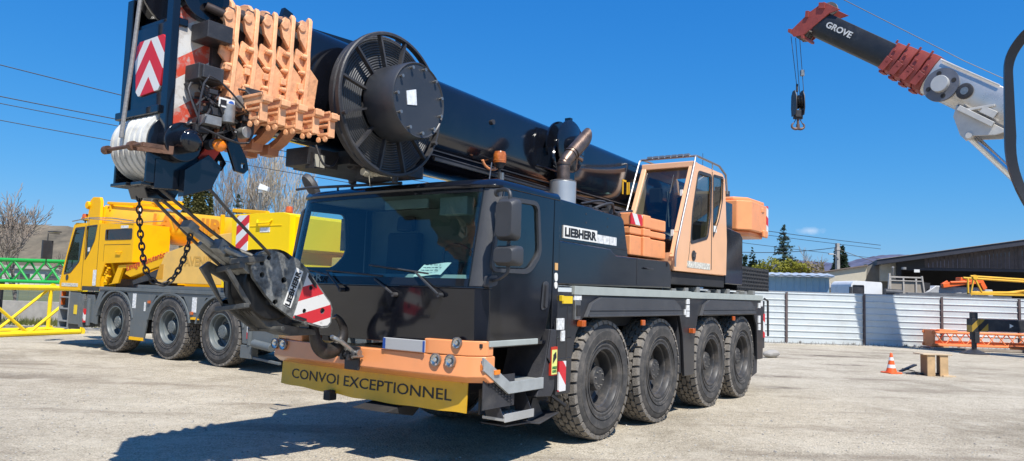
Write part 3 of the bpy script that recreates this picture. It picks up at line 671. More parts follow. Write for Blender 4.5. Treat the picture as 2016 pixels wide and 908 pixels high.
gA = [(2.16,.06,2.30),(2.16,.775,2.30)]; gB = [(2.31,.06,2.60),(2.31,.775,2.60)]; gC = [(2.865,.06,3.62),(2.865,.775,3.62)]
b = MB(); openloft(b, gA, gB); openloft(b, gB, gC); b.build('windscreen', glass('cab_front_glass', (.42, .52, .52), ior=1.5), cab)
b = MB()
for y0, y1 in ((-.004,.075),(.76,.84)):
    b.hexa([(2.13,y0,2.24),(2.18,y0,2.24),(2.18,y1,2.24),(2.13,y1,2.24),(2.285,y0,2.60),(2.335,y0,2.60),(2.335,y1,2.60),(2.285,y1,2.60)])
    b.hexa([(2.285,y0,2.60),(2.335,y0,2.60),(2.335,y1,2.60),(2.285,y1,2.60),(2.835,y0,3.665),(2.885,y0,3.665),(2.885,y1,3.665),(2.835,y1,3.665)])
b.box(2.82, 2.99, -.002, .838, 3.62, 3.71)
b.build('windscreen_frame', OCAB, cab, bevel=.012)
for k, w in enumerate((w1, w2)):
    b = MB(); b.add([(x, .02, z) for x, z in w], [list(range(len(w)))]); b.build('window_pane', glass('green_tinted_glass', (.22, .33, .31), ior=1.6), cab)
    b = MB(); b.prism(scalepoly(w, 1.03), 'y', -.006, .004, holes=[scalepoly(w, .94)]); b.build('window_seal', BLACK2, cab)
MB().tube([(3.60,-.002,2.12),(3.61,-.002,3.66)], .007, 5).build('door_gap', BLACK2, cab); MB().tube([(2.62,-.002,2.12),(2.70,-.002,2.35),(2.72,-.002,2.5)], .004, 4).build('door_gap', BLACK2, cab)
b = MB(); b.cyl((2.86,-.012,2.30),(2.86,.004,2.30), .075, n=20, m=0).beam((2.83,-.02,2.27),(2.90,-.02,2.34), .02, .02, 1); b.build('door_lock', [BLACK2, PLASTIC], cab)
b = MB(); b.box(2.62, 3.55, -.004, .002, 2.115, 2.21); b.build('sticker_strip', mat('worn_sticker', (.6, .58, .5), .5, var=.55, scale=22), cab)
MB().box(3.70, 3.83, -.004, .002, 2.72, 2.82).build('sticker', WHITES, cab)
TUB = mat('silver_tube', (.34, .34, .34), .42, metal=.7, var=.1)
b = MB(); 
b.tube(catmull([(2.10,.86,2.4),(2.28,.88,2.66),(2.76,.88,3.62),(2.86,.87,3.78),(3.1,.86,3.80)], 4), .014).tube(catmull([(2.11,-.03,2.10),(2.13,-.03,2.3),(2.27,-.03,2.62),(2.76,-.03,3.60),(2.86,-.02,3.78),(3.0,-.01,3.80)], 4), .014)
b.tube([(3.0,-.01,3.80),(3.9,-.01,3.80),(4.22,-.01,3.70),(4.30,-.01,3.4)], .018).tube([(3.1,.86,3.80),(4.1,.86,3.80)], .016).tube([(2.87,-.02,3.79),(2.87,.87,3.79)], .018).tube([(3.6,-.01,3.7),(3.6,-.01,3.8)], .012)
for i in range(7): b.box(2.84, 2.90, .08+i*.1, .155+i*.1, 3.80, 3.83)
b.build('guard_rail', TUB, cab)
b = MB(); b.tube([(2.40,.25,2.62),(2.60,.3,3.05),(2.75,.28,3.5)], .012).beam((2.42,.2,2.68),(2.72,.36,3.25), .015, .02); b.build('wiper', BLACK2, cab)
b = MB(); b.box(3.1, 3.6, .2, .6, 2.35, 2.55).prism([(3.5,2.5),(3.68,2.5),(3.78,3.3),(3.66,3.3)], 'y', .2, .6).box(2.45, 2.75, .5, .75, 2.1, 2.8).box(2.9, 3.0, .55, .75, 3.1, 3.35); b.build('operator_seat', mat('seat_cloth', (.03,)*3), cab, bevel=.03)
for p in ((2.30,.72,2.585),(2.3,.09,2.585),(2.62,.09,3.2)): 
    MB().box(p[0]-.03, p[0]-.01, p[1]-.02, p[1]+.02, p[2]-.04, p[2]+.05).build('window_sticker', WHITES, cab)
MB().cyl((4.0,.3,3.7),(4.0,.3,4.05), .004, n=5).build('aerial', BLACK2, cab)

# ---- boom
YC = 1.41
def zc(x): return 3.435-.020*x
def bsec(x, k=1.0, flat=False):
    P = []; w, t = .44*k, .43*k
    for a in range(0, 91, 30): P.append((w-.12*k+.12*k*cos(radians(a)), t-.12*k+.12*k*sin(radians(a))))
    for a in range(90, 181, 30): P.append((-(w-.12*k)+.12*k*cos(radians(a)), t-.12*k+.12*k*sin(radians(a))))
    for i in range(0, 13):
        a = pi+pi*i/12; P.append((w*cos(a), -.12*k+.40*k*sin(a)))
    return [(x, YC+y, zc(x)+z) for y, z in P]
b = MB(); b.loft([bsec(x) for x in (-3.58, -2, 0, 2, 4, 6.3)]); b.build('boom', BLACK, BC, smooth=50)
b = MB(); b.loft([bsec(x, .95-.025*i) for i, x in enumerate((-3.55,-3.72,-3.88,-4.05,-4.22,-4.4))]); b.build('telescopic_sections', BLACK2, BC, smooth=50)
MB().tube([(-.95+.16*cos(radians(a)),.93,3.16+.10*sin(radians(a))) for a in range(190,351,20)], .016, 8).build('orange_hoop', ORANGE, BC)
b = MB(); b.beam((-1.9,.955,3.03),(3.2,.955,2.96), .03, .04).beam((-1.9,.97,3.12),(3.2,.97,3.05), .012, .012).tube([(-2.0,.94,3.06),(1.5,.94,2.99)], .010, 6)
b.cyl((-.9,.945,3.62),(-.9,.975,3.62), .03, n=12); b.build('boom_rail', BLACK2, BC)
b = MB()
for (xx, zz) in ((2.45, 3.30),(2.60,3.31),(2.66,3.32)): b.beam((xx, .966, zz-.09), (xx+.0, .966, zz+.10), .006, .035)
b.beam((2.43,.966,3.42),(2.56,.966,3.42), .006, .03); b.build('boom_lettering', mat('yellow_lettering', (.7, .4, .02), .5), BC)
DKPIN = mat('greasy_pin', (.06,.045,.04), .45, metal=.5, var=.3, scale=20)
SH = Matrix(((1,0,.065,-.065*3.45),(0,1,0,0),(0,0,1,0),(0,0,0,1)))
for i in range(5):
    x = -3.64-.165*i; k = 1.02-.02*i; z0 = zc(x)
    yn = YC-.44*k; zt = 3.95-.027*i; xb = x+.17
    def rs(xx, sc_):
        return [(xx, YC+(y-YC)*sc_, z0+(z-zc(xx))*sc_) for _, y, z in bsec(xx, k)]
    b = MB(); b.loft([rs(x-.018, .88), rs(x-.018, 1.0), rs(x+.018, 1.0), rs(x+.018, .88)], caps=False)
    # slender tapering rib proud of the near side, and its twin on the far shoulder
    b.prism([(yn-.105,3.02),(yn+.02,3.02),(yn+.02,zt-.22),(yn-.02,zt-.02),(yn-.045,zt),(yn-.07,zt-.03),(yn-.085,zt-.30),(yn-.105,3.50)], 'x', x-.018, x+.018)
    b.prism([(2*YC-yn-.02,zt-.30),(2*YC-yn+.05,zt-.3),(2*YC-yn+.01,zt+.04),(2*YC-yn-.05,zt+.04)], 'x', x-.018, x+.018)
    c = b.xf(SH).build('telescope_collar', ORANGE_D, BC, bevel=.006, smooth=40)
    # lower curved strap under the boom
    b = MB(); lo = [q for q in range(8, 21)]
    A = [rs(x+.0, 1.075)[q] for q in lo]; B2 = [rs(x+.105, 1.075)[q] for q in lo]; A2 = [rs(x+.0, 1.0)[q] for q in lo]; B3 = [rs(x+.105, 1.0)[q] for q in lo]
    lw = lambda L: [(p[0], p[1], z0+(p[2]-z0)*1.22) for p in L]
    A, A2, B2, B3 = lw(A), lw(A2), lw(B2), lw(B3)
    b.loft([A+A2[::-1], B2+B3[::-1]]); b.box(x-.02, x+.09, YC-.16, YC-.05, z0-.71*k, z0-.62*k).box(x-.02, x+.08, YC+.12, YC+.22, z0-.70*k, z0-.62*k)
    b.xf(SH).build('collar_strap', mat('oily_orange_paint', (.55,.24,.12), .5, var=.2, dirt=(.1,.06,.05), dirt_amt=.5, dirt_scale=6), c, smooth=50)
    # bright cheek plate
    b = MB(); b.hexa([(x+.030, yn-.080, 3.10), (x+.125, yn-.070, 3.10), (x+.125, yn+.0, 3.10), (x+.030, yn+.0, 3.10), (x+.022, yn-.088, zt-.44), (x+.138, yn-.075, zt-.52), (x+.138, yn+.0, zt-.52), (x+.022, yn-.0, zt-.44)])
    b.prism([(x+.018,zt-.44),(x+.10,zt-.50),(x+.12,zt-.53),(x+.018,zt-.53)], 'y', yn-.06, yn)
    b.xf(SH).build('cheek_plate', ORANGE_D, c, bevel=.008)
    # hook plate near the top and pins between rib and next section
    b = MB(); b.prism([(x-.018,zt-.30),(x-.09,zt-.22),(x-.12,zt-.12),(x-.09,zt-.05),(x-.04,zt-.06),(x-.018,zt-.12)], 'y', yn-.07, yn-.035)
    b.cyl((x-.085, yn-.082, zt-.12), (x-.085, yn-.01, zt-.12), .034, n=16); b.prism([(x-.018,zt-.33),(x-.10,zt-.30),(x-.115,zt-.42),(x-.018,zt-.50)], 'y', yn-.055, yn-.03)
    b.xf(SH).build('hook_plate', ORANGE_D, c, bevel=.005)
    for zz, r_ in ((zt-.36,.020),(zt-.50,.017),(zt-.66,.019),(zt-.80,.016)):
        MB().cyl((x-.02, yn-.075, zz), (x-.062, yn-.075, zz), r_*1.25, r_, n=12).cyl((x-.055, yn-.075, zz), (x-.075, yn-.075, zz), r_*.6, n=8).xf(SH).build('pin', ORANGE_D, c)
    MB().cyl((x-.09, yn-.04, zt-.11), (x-.23, yn+.01, zt-.075), .034, n=14).xf(SH).build('locking_pin', DKPIN, c)
    for zz in (3.16, 3.30): MB().box(x-.07, x-.02, yn-.09, yn-.02, zz, zz+.055).xf(SH).build('lug', ORANGE_D, c, bevel=.006)
    # locking bar reaching out sideways from the lower near edge, with its C-shaped block
    bx0 = x+.08; ye = .59; ys = yn-.02 if i < 4 else yn
    b = MB()
    b.box(bx0-.028, bx0+.032, ye, ys+.10, 3.035, 3.10).box(bx0-.04, bx0-.028, ye+.02, ys, 3.09, 3.112).box(bx0-.04, bx0+.045, ye-.012, ye+.0, 3.045, 3.09)
    b.box(bx0-.03, bx0+.035, ye+.03, ye+.05, 2.90, 3.035).box(bx0-.03, bx0+.03, ye+.055, ye+.20, 2.99, 3.01).box(bx0-.03, bx0+.03, ye+.05, ye+.15, 2.90, 2.92).box(bx0-.02, bx0+.03, ye+.16, ye+.19, 2.925, 2.985).box(bx0-.04, bx0-.03, ye+.04, ye+.15, 2.91, 2.935)
    for yy in (ye+.07, ye+.15): b.cyl((bx0-.04, yy, 2.885), (bx0-.02, yy, 2.885), .024, n=10)
    b.beam((bx0, ys+.05, 3.0), (bx0, ye+.22, 3.03), .06, .05).box(bx0-.03, bx0+.03, ys+.02, ys+.14, 2.98, 3.2)
    b.build('locking_bracket', ORANGE_D, BC, bevel=.005)
# bar along the boom top, work lights beneath, hanging fittings
b = MB(); b.tube([(-3.42,1.62,4.10),(-3.2,1.62,4.13),(-2.6,1.6,4.05)], .035, 8).beam((-3.42,1.55,4.02),(-3.36,1.55,4.22), .05, .10).beam((-3.4,1.5,4.06),(-2.5,1.3,4.04), .05, .08).cyl((-2.45,1.0,4.03),(-2.45,1.0,4.14), .03).tube([(-2.45,1.0,4.13),(-2.35,1.02,4.15)], .015); b.build('top_bar', BLACK, BC)
b = MB(); b.box(-3.0, -2.0, 1.0, 1.8, 2.80, 2.93).box(-3.4, -3.05, 1.1, 1.4, 2.74, 2.90).tube(catmull([(-3.4,1.0,2.9),(-3.35,.95,2.74),(-3.2,1.0,2.75),(-3.1,1.05,2.85)], 5), .012, 6).cyl((-2.9,1.1,2.83),(-2.3,1.1,2.80), .06, n=12); b.build('boom_cylinder', BLACK2, BC, bevel=.01)
for p in ((-3.30,1.06,2.78),(-2.78,.98,2.76)):
    b = MB(); b.box(p[0]-.07, p[0]+.07, p[1], p[1]+.10, p[2]-.07, p[2]+.07, 0); b.box(p[0]-.055, p[0]-.005, p[1]-.004, p[1], p[2]-.055, p[2]+.055, 1).box(p[0]+.005, p[0]+.055, p[1]-.004, p[1], p[2]-.055, p[2]+.055, 1); b.build('work_light', [BLACK2, mat('led_lens', (.45, .43, .36), .3)], BC)
b = MB(); b.tube([(-2.95,.85,2.72),(-2.85,.86,2.73),(-2.62,.85,2.75)], .028, 10).tube([(-2.80,.83,2.74),(-2.70,.82,2.78),(-2.60,.85,2.73)], .018, 8).tube([(-2.92,.83,2.70),(-2.9,.83,2.6)], .004, 4); b.cyl((-2.98,.85,2.72),(-2.93,.85,2.72), .034, n=12).cyl((-2.86,.85,2.73),(-2.8,.85,2.735), .036, n=12); b.build('hose_coupling', mat('cream_fitting', (.5, .46, .36), .5, var=.3, scale=20), BC)

# ---- big hose reel on the near side of the boom
RX, RZc = -2.77, 3.365
b = MB()
b.lathe([(.655,.0),(.665,.01),(.665,.05),(.655,.06),(.635,.06),(.635,.0)], (RX,.70,RZc), 'y', 72, closed=True)
b.lathe([(.625,.09),(.645,.10),(.645,.15),(.62,.16),(.60,.13)], (RX,.70,RZc), 'y', 72, closed=True)
b.lathe([(.645,.155),(.62,.17),(.30,.17),(.05,.17)], (RX,.70,RZc), 'y', 48)
SP = MB
spokes = []
for i in range(12):
    a = 2*pi*(i+.4)/12; s_ = MB(); spokes.append(s_); s_.beam((RX+.30*sin(a), .73, RZc+.30*cos(a)), (RX+.645*sin(a), .73, RZc+.645*cos(a)), .02, .045, up=(0,1,0))
b.cyl((RX,.72,RZc),(RX,.97,RZc), .16, n=24)
for a, rr in ((-1.9,.64),(1.1,.64),(2.0,.62)): b.cyl((RX+rr*sin(a), .66, RZc+rr*cos(a)), (RX+rr*sin(a), .72, RZc+rr*cos(a)), .018)
b.tube([(RX+.05,.72,RZc-.66),(RX+.05,.72,RZc-.71),(RX+.10,.72,RZc-.71),(RX+.10,.72,RZc-.66)], .012)
reel = b.build('hose_reel', BLACK2, BC, smooth=40)
for s_ in spokes: s_.build('spoke', BLACK2, reel)
HOSE = mat('coiled_hose', (.055, .057, .062), .42, var=.15)
b = MB(); pr = []
for i in range(13):
    r = .33+i*.0235
    for k in range(7):
        a = pi*k/6; pr.append((r-.0115*cos(a), .80-.0125*sin(a)))
b.lathe(pr, (RX,0,RZc), 'y', 72); b.build('coiled_hose', HOSE, reel, smooth=80)
b = MB(); b.lathe([(.33,.36),(.345,.34),(.345,.0),(.335,-.015),(.325,-.01),(.32,.0)], (RX,.40,RZc), 'y', 56); b.lathe([(.322,0),(.001,0)], (RX,.395,RZc), 'y', 56)
bolts = []
for i in range(11):
    a = 2*pi*i/11+.15; b2 = b; b = MB(); bolts.append(b); b.cyl((RX+.295*sin(a), .372, RZc+.295*cos(a)), (RX+.295*sin(a), .40, RZc+.295*cos(a)), .011, n=8)
    b.cyl((RX+.295*sin(a), .362, RZc+.295*cos(a)), (RX+.295*sin(a), .374, RZc+.295*cos(a)), .016, n=8); b = b2
dr = b.build('reel_drum', mat('drum_grey_black', (.035, .038, .045), .38, var=.12, dirt=(.14, .13, .12), dirt_amt=.15), reel, smooth=40)
for q in bolts: q.build('bolt', STEEL, reel)
b = MB(); b.hexa([(RX-.15,.388,RZc-.07),(RX-.03,.388,RZc-.05),(RX-.03,.396,RZc-.05),(RX-.15,.396,RZc-.07),(RX-.17,.388,RZc+.05),(RX-.05,.388,RZc+.09),(RX-.05,.396,RZc+.09),(RX-.17,.396,RZc+.05)]); b.build('reel_sticker', mat('worn_white_sticker', (.72, .74, .76), .35, var=.2, scale=18), reel)
# small reel further back
sx, sz = .46, 3.56
b = MB(); b.lathe([(.001,0),(.32,0),(.335,.01),(.335,.025),(.15,.03),(.15,.16),(.335,.165),(.335,.19),(.05,.2)], (sx,.70,sz), 'y', 48); b.cyl((sx,.6,sz),(sx,.72,sz), .13, n=24).cyl((sx,.56,sz),(sx,.62,sz), .08, n=18)
b.cyl((sx,.9,sz),(sx,1.0,sz), .08); b.box(sx-.3, sx+.0, .82, .98, sz-.3, sz-.05).tube(catmull([(sx-.25,.8,sz-.05),(sx-.32,.78,sz-.2),(sx-.2,.8,sz-.35),(sx-.05,.8,sz-.42)], 4), .03).box(sx+.1, sx+.25, .8, .97, sz-.5, sz-.3).box(sx-.03, sx+.03, .72, .8, sz+.33, sz+.37)
b.tube([(sx-.75,.75,sz-.36),(sx-.2,.75,sz-.36)], .015, 6)
b.build('small_reel', BLACK, BC, smooth=40)

# ---- boom head
HEADM = stripes('head_stripes', (.60, .0, -.80), .31, .62, a=(.66, .085, .045), b=(.68, .67, .65), wear=.85, duty=.40)
y0, y1 = 1.09, 1.67
near = [(-4.70,4.02),(-4.42,4.02),(-4.30,3.72),(-4.25,3.55),(-4.28,3.0),(-4.42,2.72),(-4.46,2.56),(-4.62,2.52),(-4.70,2.60)]
b = MB(); b.prism(near, 'y', y0, y0+.03); b.build('head_side_plate', HEADM, BC, bevel=.004)
b = MB(); b.prism(near, 'y', y1-.03, y1); b.prism([(-4.64,2.9),(-4.1,2.9),(-4.1,3.9),(-4.64,3.95)], 'y', 1.2, 1.62)
b.box(-4.755, -4.70, 1.015, 1.105, 2.60, 4.02).box(-4.76, -4.70, y1-.09, y1+.0, 2.82, 3.85)
b.prism([(1.08,2.90),(1.58,2.90),(1.58,3.60),(1.08,3.60)], 'x', -4.74, -4.70).box(-4.78, -4.68, y0-.0, y1+.03, 2.90, 2.96)
b.box(-4.72, -4.60, y0-.02, y1, 3.58, 3.64)
b.prism([(-4.70,3.85),(-4.62,3.85),(-4.56,4.0),(-4.70,4.05)], 'y', y1, y1+.03)
b.build('boom_head', BLACK, BC, bevel=.008)
chev = [(1.24,3.07),(1.55,3.05),(1.59,3.09),(1.635,3.38),(1.625,3.52),(1.58,3.555),(1.22,3.565),(1.18,3.53),(1.185,3.33),(1.21,3.11)]
chev = [(1.30+(y-1.41)*.88, 3.28+(z-3.31)*.84) for y, z in chev]
b = MB(); b.prism(chev, 'x', -4.756, -4.741); b.build('chevron_board', stripes('chevron', (0, 0, .95), .27, .30, chevron=((0, 1.295, 0), (0, 1.25, 0)), wear=.1, duty=.55), BC)
b = MB(); pr = [(.16,.0)]
for i in range(6):
    y = .01+i*.075
    pr += [(.254,y),(.256,y+.022),(.232,y+.030),(.228,y+.038),(.232,y+.046),(.254,y+.054)]
pr += [(.254,.465),(.16,.47)]
b.lathe(pr, (-4.60,1.12,2.69), 'y', 56); b.build('head_sheaves', mat('worn_white_nylon', (.66, .65, .60), .5, var=.08, dirt=(.12, .11, .09), dirt_amt=.42, dirt_scale=6), BC, smooth=30)
b = MB(); b.lathe([(.05,-.01),(.228,.0),(.228,.50),(.05,.51)], (-4.60,1.105,2.69), 'y', 40); b.cyl((-4.62,.99,2.70),(-4.62,1.12,2.70), .145, n=28).cyl((-4.62,.88,2.70),(-4.62,1.0,2.70), .085, n=24).sphere((-4.62,.88,2.70), .083, 16, 0, (1,.5,1))
b.prism([(-4.78,2.34),(-4.50,2.36),(-4.36,2.50),(-4.44,2.66),(-4.62,2.56),(-4.78,2.56)], 'y', 1.06, 1.10).prism([(-4.60,2.30),(-4.38,2.38),(-4.30,2.56),(-4.42,2.64),(-4.60,2.5)], 'y', .98, 1.06)
b.prism([(-4.84,2.38),(-4.55,2.36),(-4.55,2.60),(-4.84,2.60)], 'y', 1.07, 1.10).box(-4.86, -4.55, 1.09, 1.24, 2.36, 2.385)
b.prism([(-4.78,2.38),(-4.50,2.38),(-4.50,2.55),(-4.78,2.55)], 'y', 1.62, 1.65).box(-4.80, -4.50, 1.42, 1.65, 2.38, 2.405).prism([(-4.66,2.30),(-4.45,2.30),(-4.4,2.40),(-4.70,2.40)], 'y', 1.36, 1.60)
b.prism([(-4.50,2.62),(-4.22,2.55),(-4.18,2.62),(-4.24,2.70),(-4.36,3.0)], 'y', 1.11, 1.14, holes=[[(-4.255,2.60),(-4.225,2.60),(-4.225,2.63),(-4.255,2.63)]])
b.prism([(-4.36,2.95),(-4.30,3.0),(-4.08,2.66),(-4.06,2.58),(-4.10,2.54),(-4.18,2.55)], 'y', .99, 1.02, holes=[[(-4.13,2.585),(-4.10,2.585),(-4.10,2.62),(-4.13,2.62)]])
b.build('lower_head_frame', BLACK, BC, bevel=.006)
b = MB(); b.prism([(-4.42,2.50),(-4.34,2.60),(-4.18,2.86),(-4.28,2.86),(-4.46,2.62)], 'y', 1.05, 1.085); b.build('red_gusset', mat('worn_red_paint', (.55, .04, .02), .5, dirt=(.3, .25, .2), dirt_amt=.3), BC)
b = MB(); b.cyl((-4.92,1.49,2.63),(-4.92,1.0,2.63), .014, n=10).cyl((-4.92,1.52,2.63),(-4.92,1.47,2.63), .032, n=12).cyl((-4.92,1.16,2.63),(-4.92,1.11,2.63), .034, n=10).beam((-4.92,1.14,2.63),(-4.70,.98,2.62), .02, .06).beam((-4.92,1.0,2.63),(-4.78,.98,2.63), .02, .03); b.build('rope_guard_bar', RUST, BC)
b = MB(); b.lathe([(.05,-.06),(.30,-.055),(.31,-.04),(.27,.0),(.31,.04),(.30,.055),(.05,.06)], (-4.52,1.42,3.94), 'y', 44, 0); b.lathe([(.305,-.05),(.31,-.04),(.275,.0)], (-4.52,1.42,3.94), 'y', 44, 1); b.cyl((-4.52,1.1,3.94),(-4.52,1.75,3.94), .05, n=14)
b.build('top_sheave', [BLACK, STEEL], BC, smooth=30)
b = MB(); b.cyl((-4.50,1.02,3.86),(-4.50,1.10,3.86), .20, n=26).cyl((-4.50,.96,3.95),(-4.5,1.05,3.95), .11, n=20).prism([(-4.46,3.70),(-4.28,3.52),(-4.22,3.62),(-4.3,3.9)], 'y', 1.05, 1.088); b.build('head_cap', BLACK, BC, bevel=.006)
b = MB(); b.box(-4.57, -4.36, .86, 1.08, 3.485, 3.615); b.build('control_box', BLACK2, BC, bevel=.006)
b = MB(); b.box(-4.61, -4.40, .88, 1.06, 3.165, 3.285).box(-4.59, -4.42, .85, .88, 3.175, 3.275); b.build('control_box', BLACK2, BC, bevel=.008)
b = MB()
rr = random.Random(3)
for i in range(34):
    x = -4.52+rr.random()*.36; y = .86+rr.random()*.2; z = 2.80+rr.random()*.34
    s = .02+.05*rr.random(); b.box(x-s, x+s, y-s*.6, y+s*.6, z-s*.5, z+s*.5, rr.choice((0,0,0,1,2)))
for i in range(14):
    p = [(-4.62+rr.random()*.5, .80+rr.random()*.25, 2.75+rr.random()*.45) for _ in range(4)]; MB().tube(catmull(p, 4), .006+.005*rr.random(), 6, 0).build('hydraulic_hose', BLACK2, BC)
b.cyl((-4.28,.84,3.06),(-4.28,.90,3.06), .05, n=14, m=1).cyl((-4.20,.84,2.84),(-4.20,.92,2.84), .045, n=14, m=1).box(-4.20, -4.05, .88, .95, 3.0, 3.20, 0).cyl((-4.36,.86,2.88),(-4.36,.86,3.02), .05, n=14, m=1)
b.build('head_hydraulics', [BLACK2, mat('dull_steel', (.3, .3, .29), .4, metal=.5, var=.3, scale=15), RUST], BC, bevel=.004)
b = MB(); b.box(-4.46, -4.33, .83, .838, 2.985, 3.055, 0).cyl((-4.36,.826,3.02),(-4.36,.831,3.02), .024, n=16, m=1).box(-4.45, -4.40, .827, .831, 3.0, 3.04, 2); b.build('sticker', [WHITES, mat('round_blue', (.03, .12, .45), .5), BLKTXT], BC)
b = MB(); b.sphere((-4.37,.93,2.715), .05, 14, 0, (1.2,.7,1)); b.cyl((-4.42,.93,2.715),(-4.42,1.0,2.715), .04, n=14, m=1); b.build('marker_lamp', [AMBER, BLACK2], BC)
# hoist rope: down the chevron board and out to the hook block
b = MB(); b.tube([(-4.80,1.36,4.25),(-4.84,1.37,3.4),(-4.88,1.38,2.72)], .016, 8, 0); b.build('hoist_rope', mat('bright_rope', (.26, .25, .24), .5, metal=.3, var=.2, scale=60), BC)
HB = []
b = MB()
for a, c in (((-4.72,1.38,2.42),(-3.60,1.52,1.80)), ((-4.66,1.30,2.41),(-3.55,1.45,1.82)), ((-4.50,1.02,2.50),(-3.56,1.33,1.94)), ((-4.70,1.45,2.42),(-3.70,1.62,1.72))):
    MB().tube([a, (V(a)+V(c))/2+V((0,0,-.02)), c], .013, 6).build('hoist_rope', ROPE, BC)
# ================================================================== things held by the black crane (own frame of the crane)
def in_crane(name, label, cat, o):
    t = thing(name, label, cat, world(*o), RZ); return t, Matrix.Translation(-V(o))
HBO = (-3.3, 1.35, 1.28)
hb, T = in_crane('hook_block', 'scratched black hook block with red and white stripes pulled against the orange bumper', 'hook block', HBO)
outl = [(-3.72,1.90),(-3.66,1.95),(-3.54,1.985),(-3.42,1.955),(-3.345,1.90),(-3.31,1.935),(-3.25,1.915),(-3.13,1.83),(-3.07,1.76),(-2.84,1.53),(-2.815,1.47),(-2.82,1.34),(-2.86,1.295),(-2.93,1.29),(-3.26,1.375),(-3.47,1.50),(-3.56,1.58),(-3.70,1.73),(-3.735,1.82)]
def hole(c, r=.022, n=10): return [(c[0]+r*cos(2*pi*i/n), c[1]+r*sin(2*pi*i/n)) for i in range(n)]
hs = [hole((-3.39,1.72),.03), hole((-3.56,1.91)), hole((-3.63,1.86)), hole((-3.62,1.76),.025), hole((-3.47,1.525),.028), hole((-3.15,1.45)), hole((-2.94,1.45),.028), hole((-3.09,1.66))]
SCR = mat('scratched_grey_black', (.075,.08,.08), .42, metal=.3, var=.35, scale=7, dirt=(.46,.46,.43), dirt_amt=.62, dirt_scale=8, bump=.25, bump_scale=18)
b = MB(); b.prism(outl, 'y', 1.34, 1.38, holes=hs).xf(T); b.build('cheek_plate', SCR, hb, bevel=.006)
fo = [(x-.03, z-.02) for x, z in outl]
b = MB(); b.prism(fo, 'y', 1.72, 1.76).xf(T); b.build('cheek_plate', SCR, hb, bevel=.006)
b = MB(); b.prism([(-3.135,1.80),(-3.07,1.74),(-2.855,1.525),(-2.835,1.47),(-2.84,1.345),(-2.87,1.315),(-2.94,1.31),(-3.27,1.39)], 'y', 1.336, 1.339, holes=[hole((-3.15,1.45)), hole((-2.94,1.45),.028), hole((-3.09,1.66))]).xf(T)
b.build('striped_plate', stripes('hook_stripes', (-.24, 0, .97), .235, .02, a=(.60,.03,.04), b=(.70,.69,.66), wear=.42), hb)
b = MB(); b.prism([(-3.385,1.51),(-3.305,1.475),(-3.185,1.805),(-3.265,1.84)], 'y', 1.335, 1.339).xf(T); lp = b.build('logo_plate', WHITES, hb)
text('LIEBHERR', 'lettering', BLKTXT, lp, tuple(V((-3.318,1.333,1.49))-V(HBO)), (.33,0,.94), (-.94,0,.33), .325, .055, bold=.035)
b = MB()
b.prism([(-3.12,1.79),(-3.03,1.70),(-3.02,1.66),(-3.05,1.67),(-3.13,1.76)], 'y', 1.332, 1.3355).prism([(-3.26,1.415),(-3.12,1.38),(-3.12,1.36),(-3.25,1.385)], 'y', 1.332, 1.3355).xf(T); b.build('slot', DARK, hb)
SHV = mat('greasy_sheave', (.025,.024,.023), .35, metal=.5, var=.3, scale=9)
for k in range(3):
    b = MB(); y = 1.41+k*.105; b.lathe([(.05,0),(.30,0),(.315,.01),(.28,.045),(.315,.08),(.30,.09),(.05,.09)], (-3.43,y,1.68), 'y', 44).xf(T); b.build('sheave', SHV, hb, smooth=30)
b = MB()
b.prism([(-4.02,1.80),(-3.94,1.86),(-3.72,1.76),(-3.70,1.55),(-3.50,1.35),(-3.1,1.30),(-3.1,1.24),(-3.45,1.26),(-3.78,1.48)], 'y', 1.62, 1.66, holes=[[(-3.93,1.77),(-3.76,1.69),(-3.75,1.55),(-3.80,1.53)],[(-3.66,1.46),(-3.50,1.31),(-3.42,1.29),(-3.66,1.43)]])
b.prism([(-3.60,1.50),(-3.30,1.33),(-2.92,1.27),(-2.90,1.22),(-3.2,1.22),(-3.45,1.30),(-3.62,1.44)], 'y', 1.45, 1.70)
b.beam((-3.86,1.28,1.83),(-3.86,1.70,1.78), .05, .045).beam((-3.78,1.30,1.50),(-3.78,1.72,1.45), .05, .04).beam((-3.94,1.34,1.86),(-3.62,1.33,1.90), .03, .05).beam((-3.95,1.36,1.80),(-3.72,1.36,1.50), .03, .04)
b.tube([(-3.68,1.33,1.9),(-3.80,1.45,1.96),(-3.86,1.62,1.92)], .022, 8).cyl((-3.40,1.30,1.30),(-3.40,1.78,1.27), .022, n=10).cyl((-3.15,1.3,1.34),(-3.15,1.5,1.33), .02)
b.cyl((-2.86,1.40,1.38),(-2.86,1.74,1.38), .06, n=16).xf(T); b.build('frame', mat('greasy_frame', (.10,.098,.09), .55, metal=.4, var=.4, scale=8, dirt=(.2,.18,.15), dirt_amt=.4, dirt_scale=7), hb, bevel=.006)
# rope sockets above the block
b = MB()
for (a, c, r) in (((-4.27,1.40,2.10),(-4.02,1.44,1.97),.034),((-4.02,1.44,1.97),(-3.86,1.46,1.89),.045),((-4.12,1.50,2.00),(-3.72,1.52,1.78),.038),((-4.0,1.36,1.97),(-3.7,1.36,1.86),.034)):
    b.cyl(a, c, r*.8, r, n=10)
b.beam((-4.33,1.38,2.14),(-4.24,1.40,2.09), .09, .07).beam((-4.05,1.38,2.0),(-3.97,1.40,1.95), .09, .10).beam((-3.92,1.42,1.93),(-3.70,1.44,1.80), .12, .09).cyl((-4.01,1.34,1.96),(-4.01,1.50,1.96), .02)
b.xf(T); b.build('rope_socket', mat('worn_socket_steel', (.28,.28,.26), .45, metal=.5, var=.35, scale=12, dirt=(.05,.045,.04), dirt_amt=.4), hb, bevel=.006)
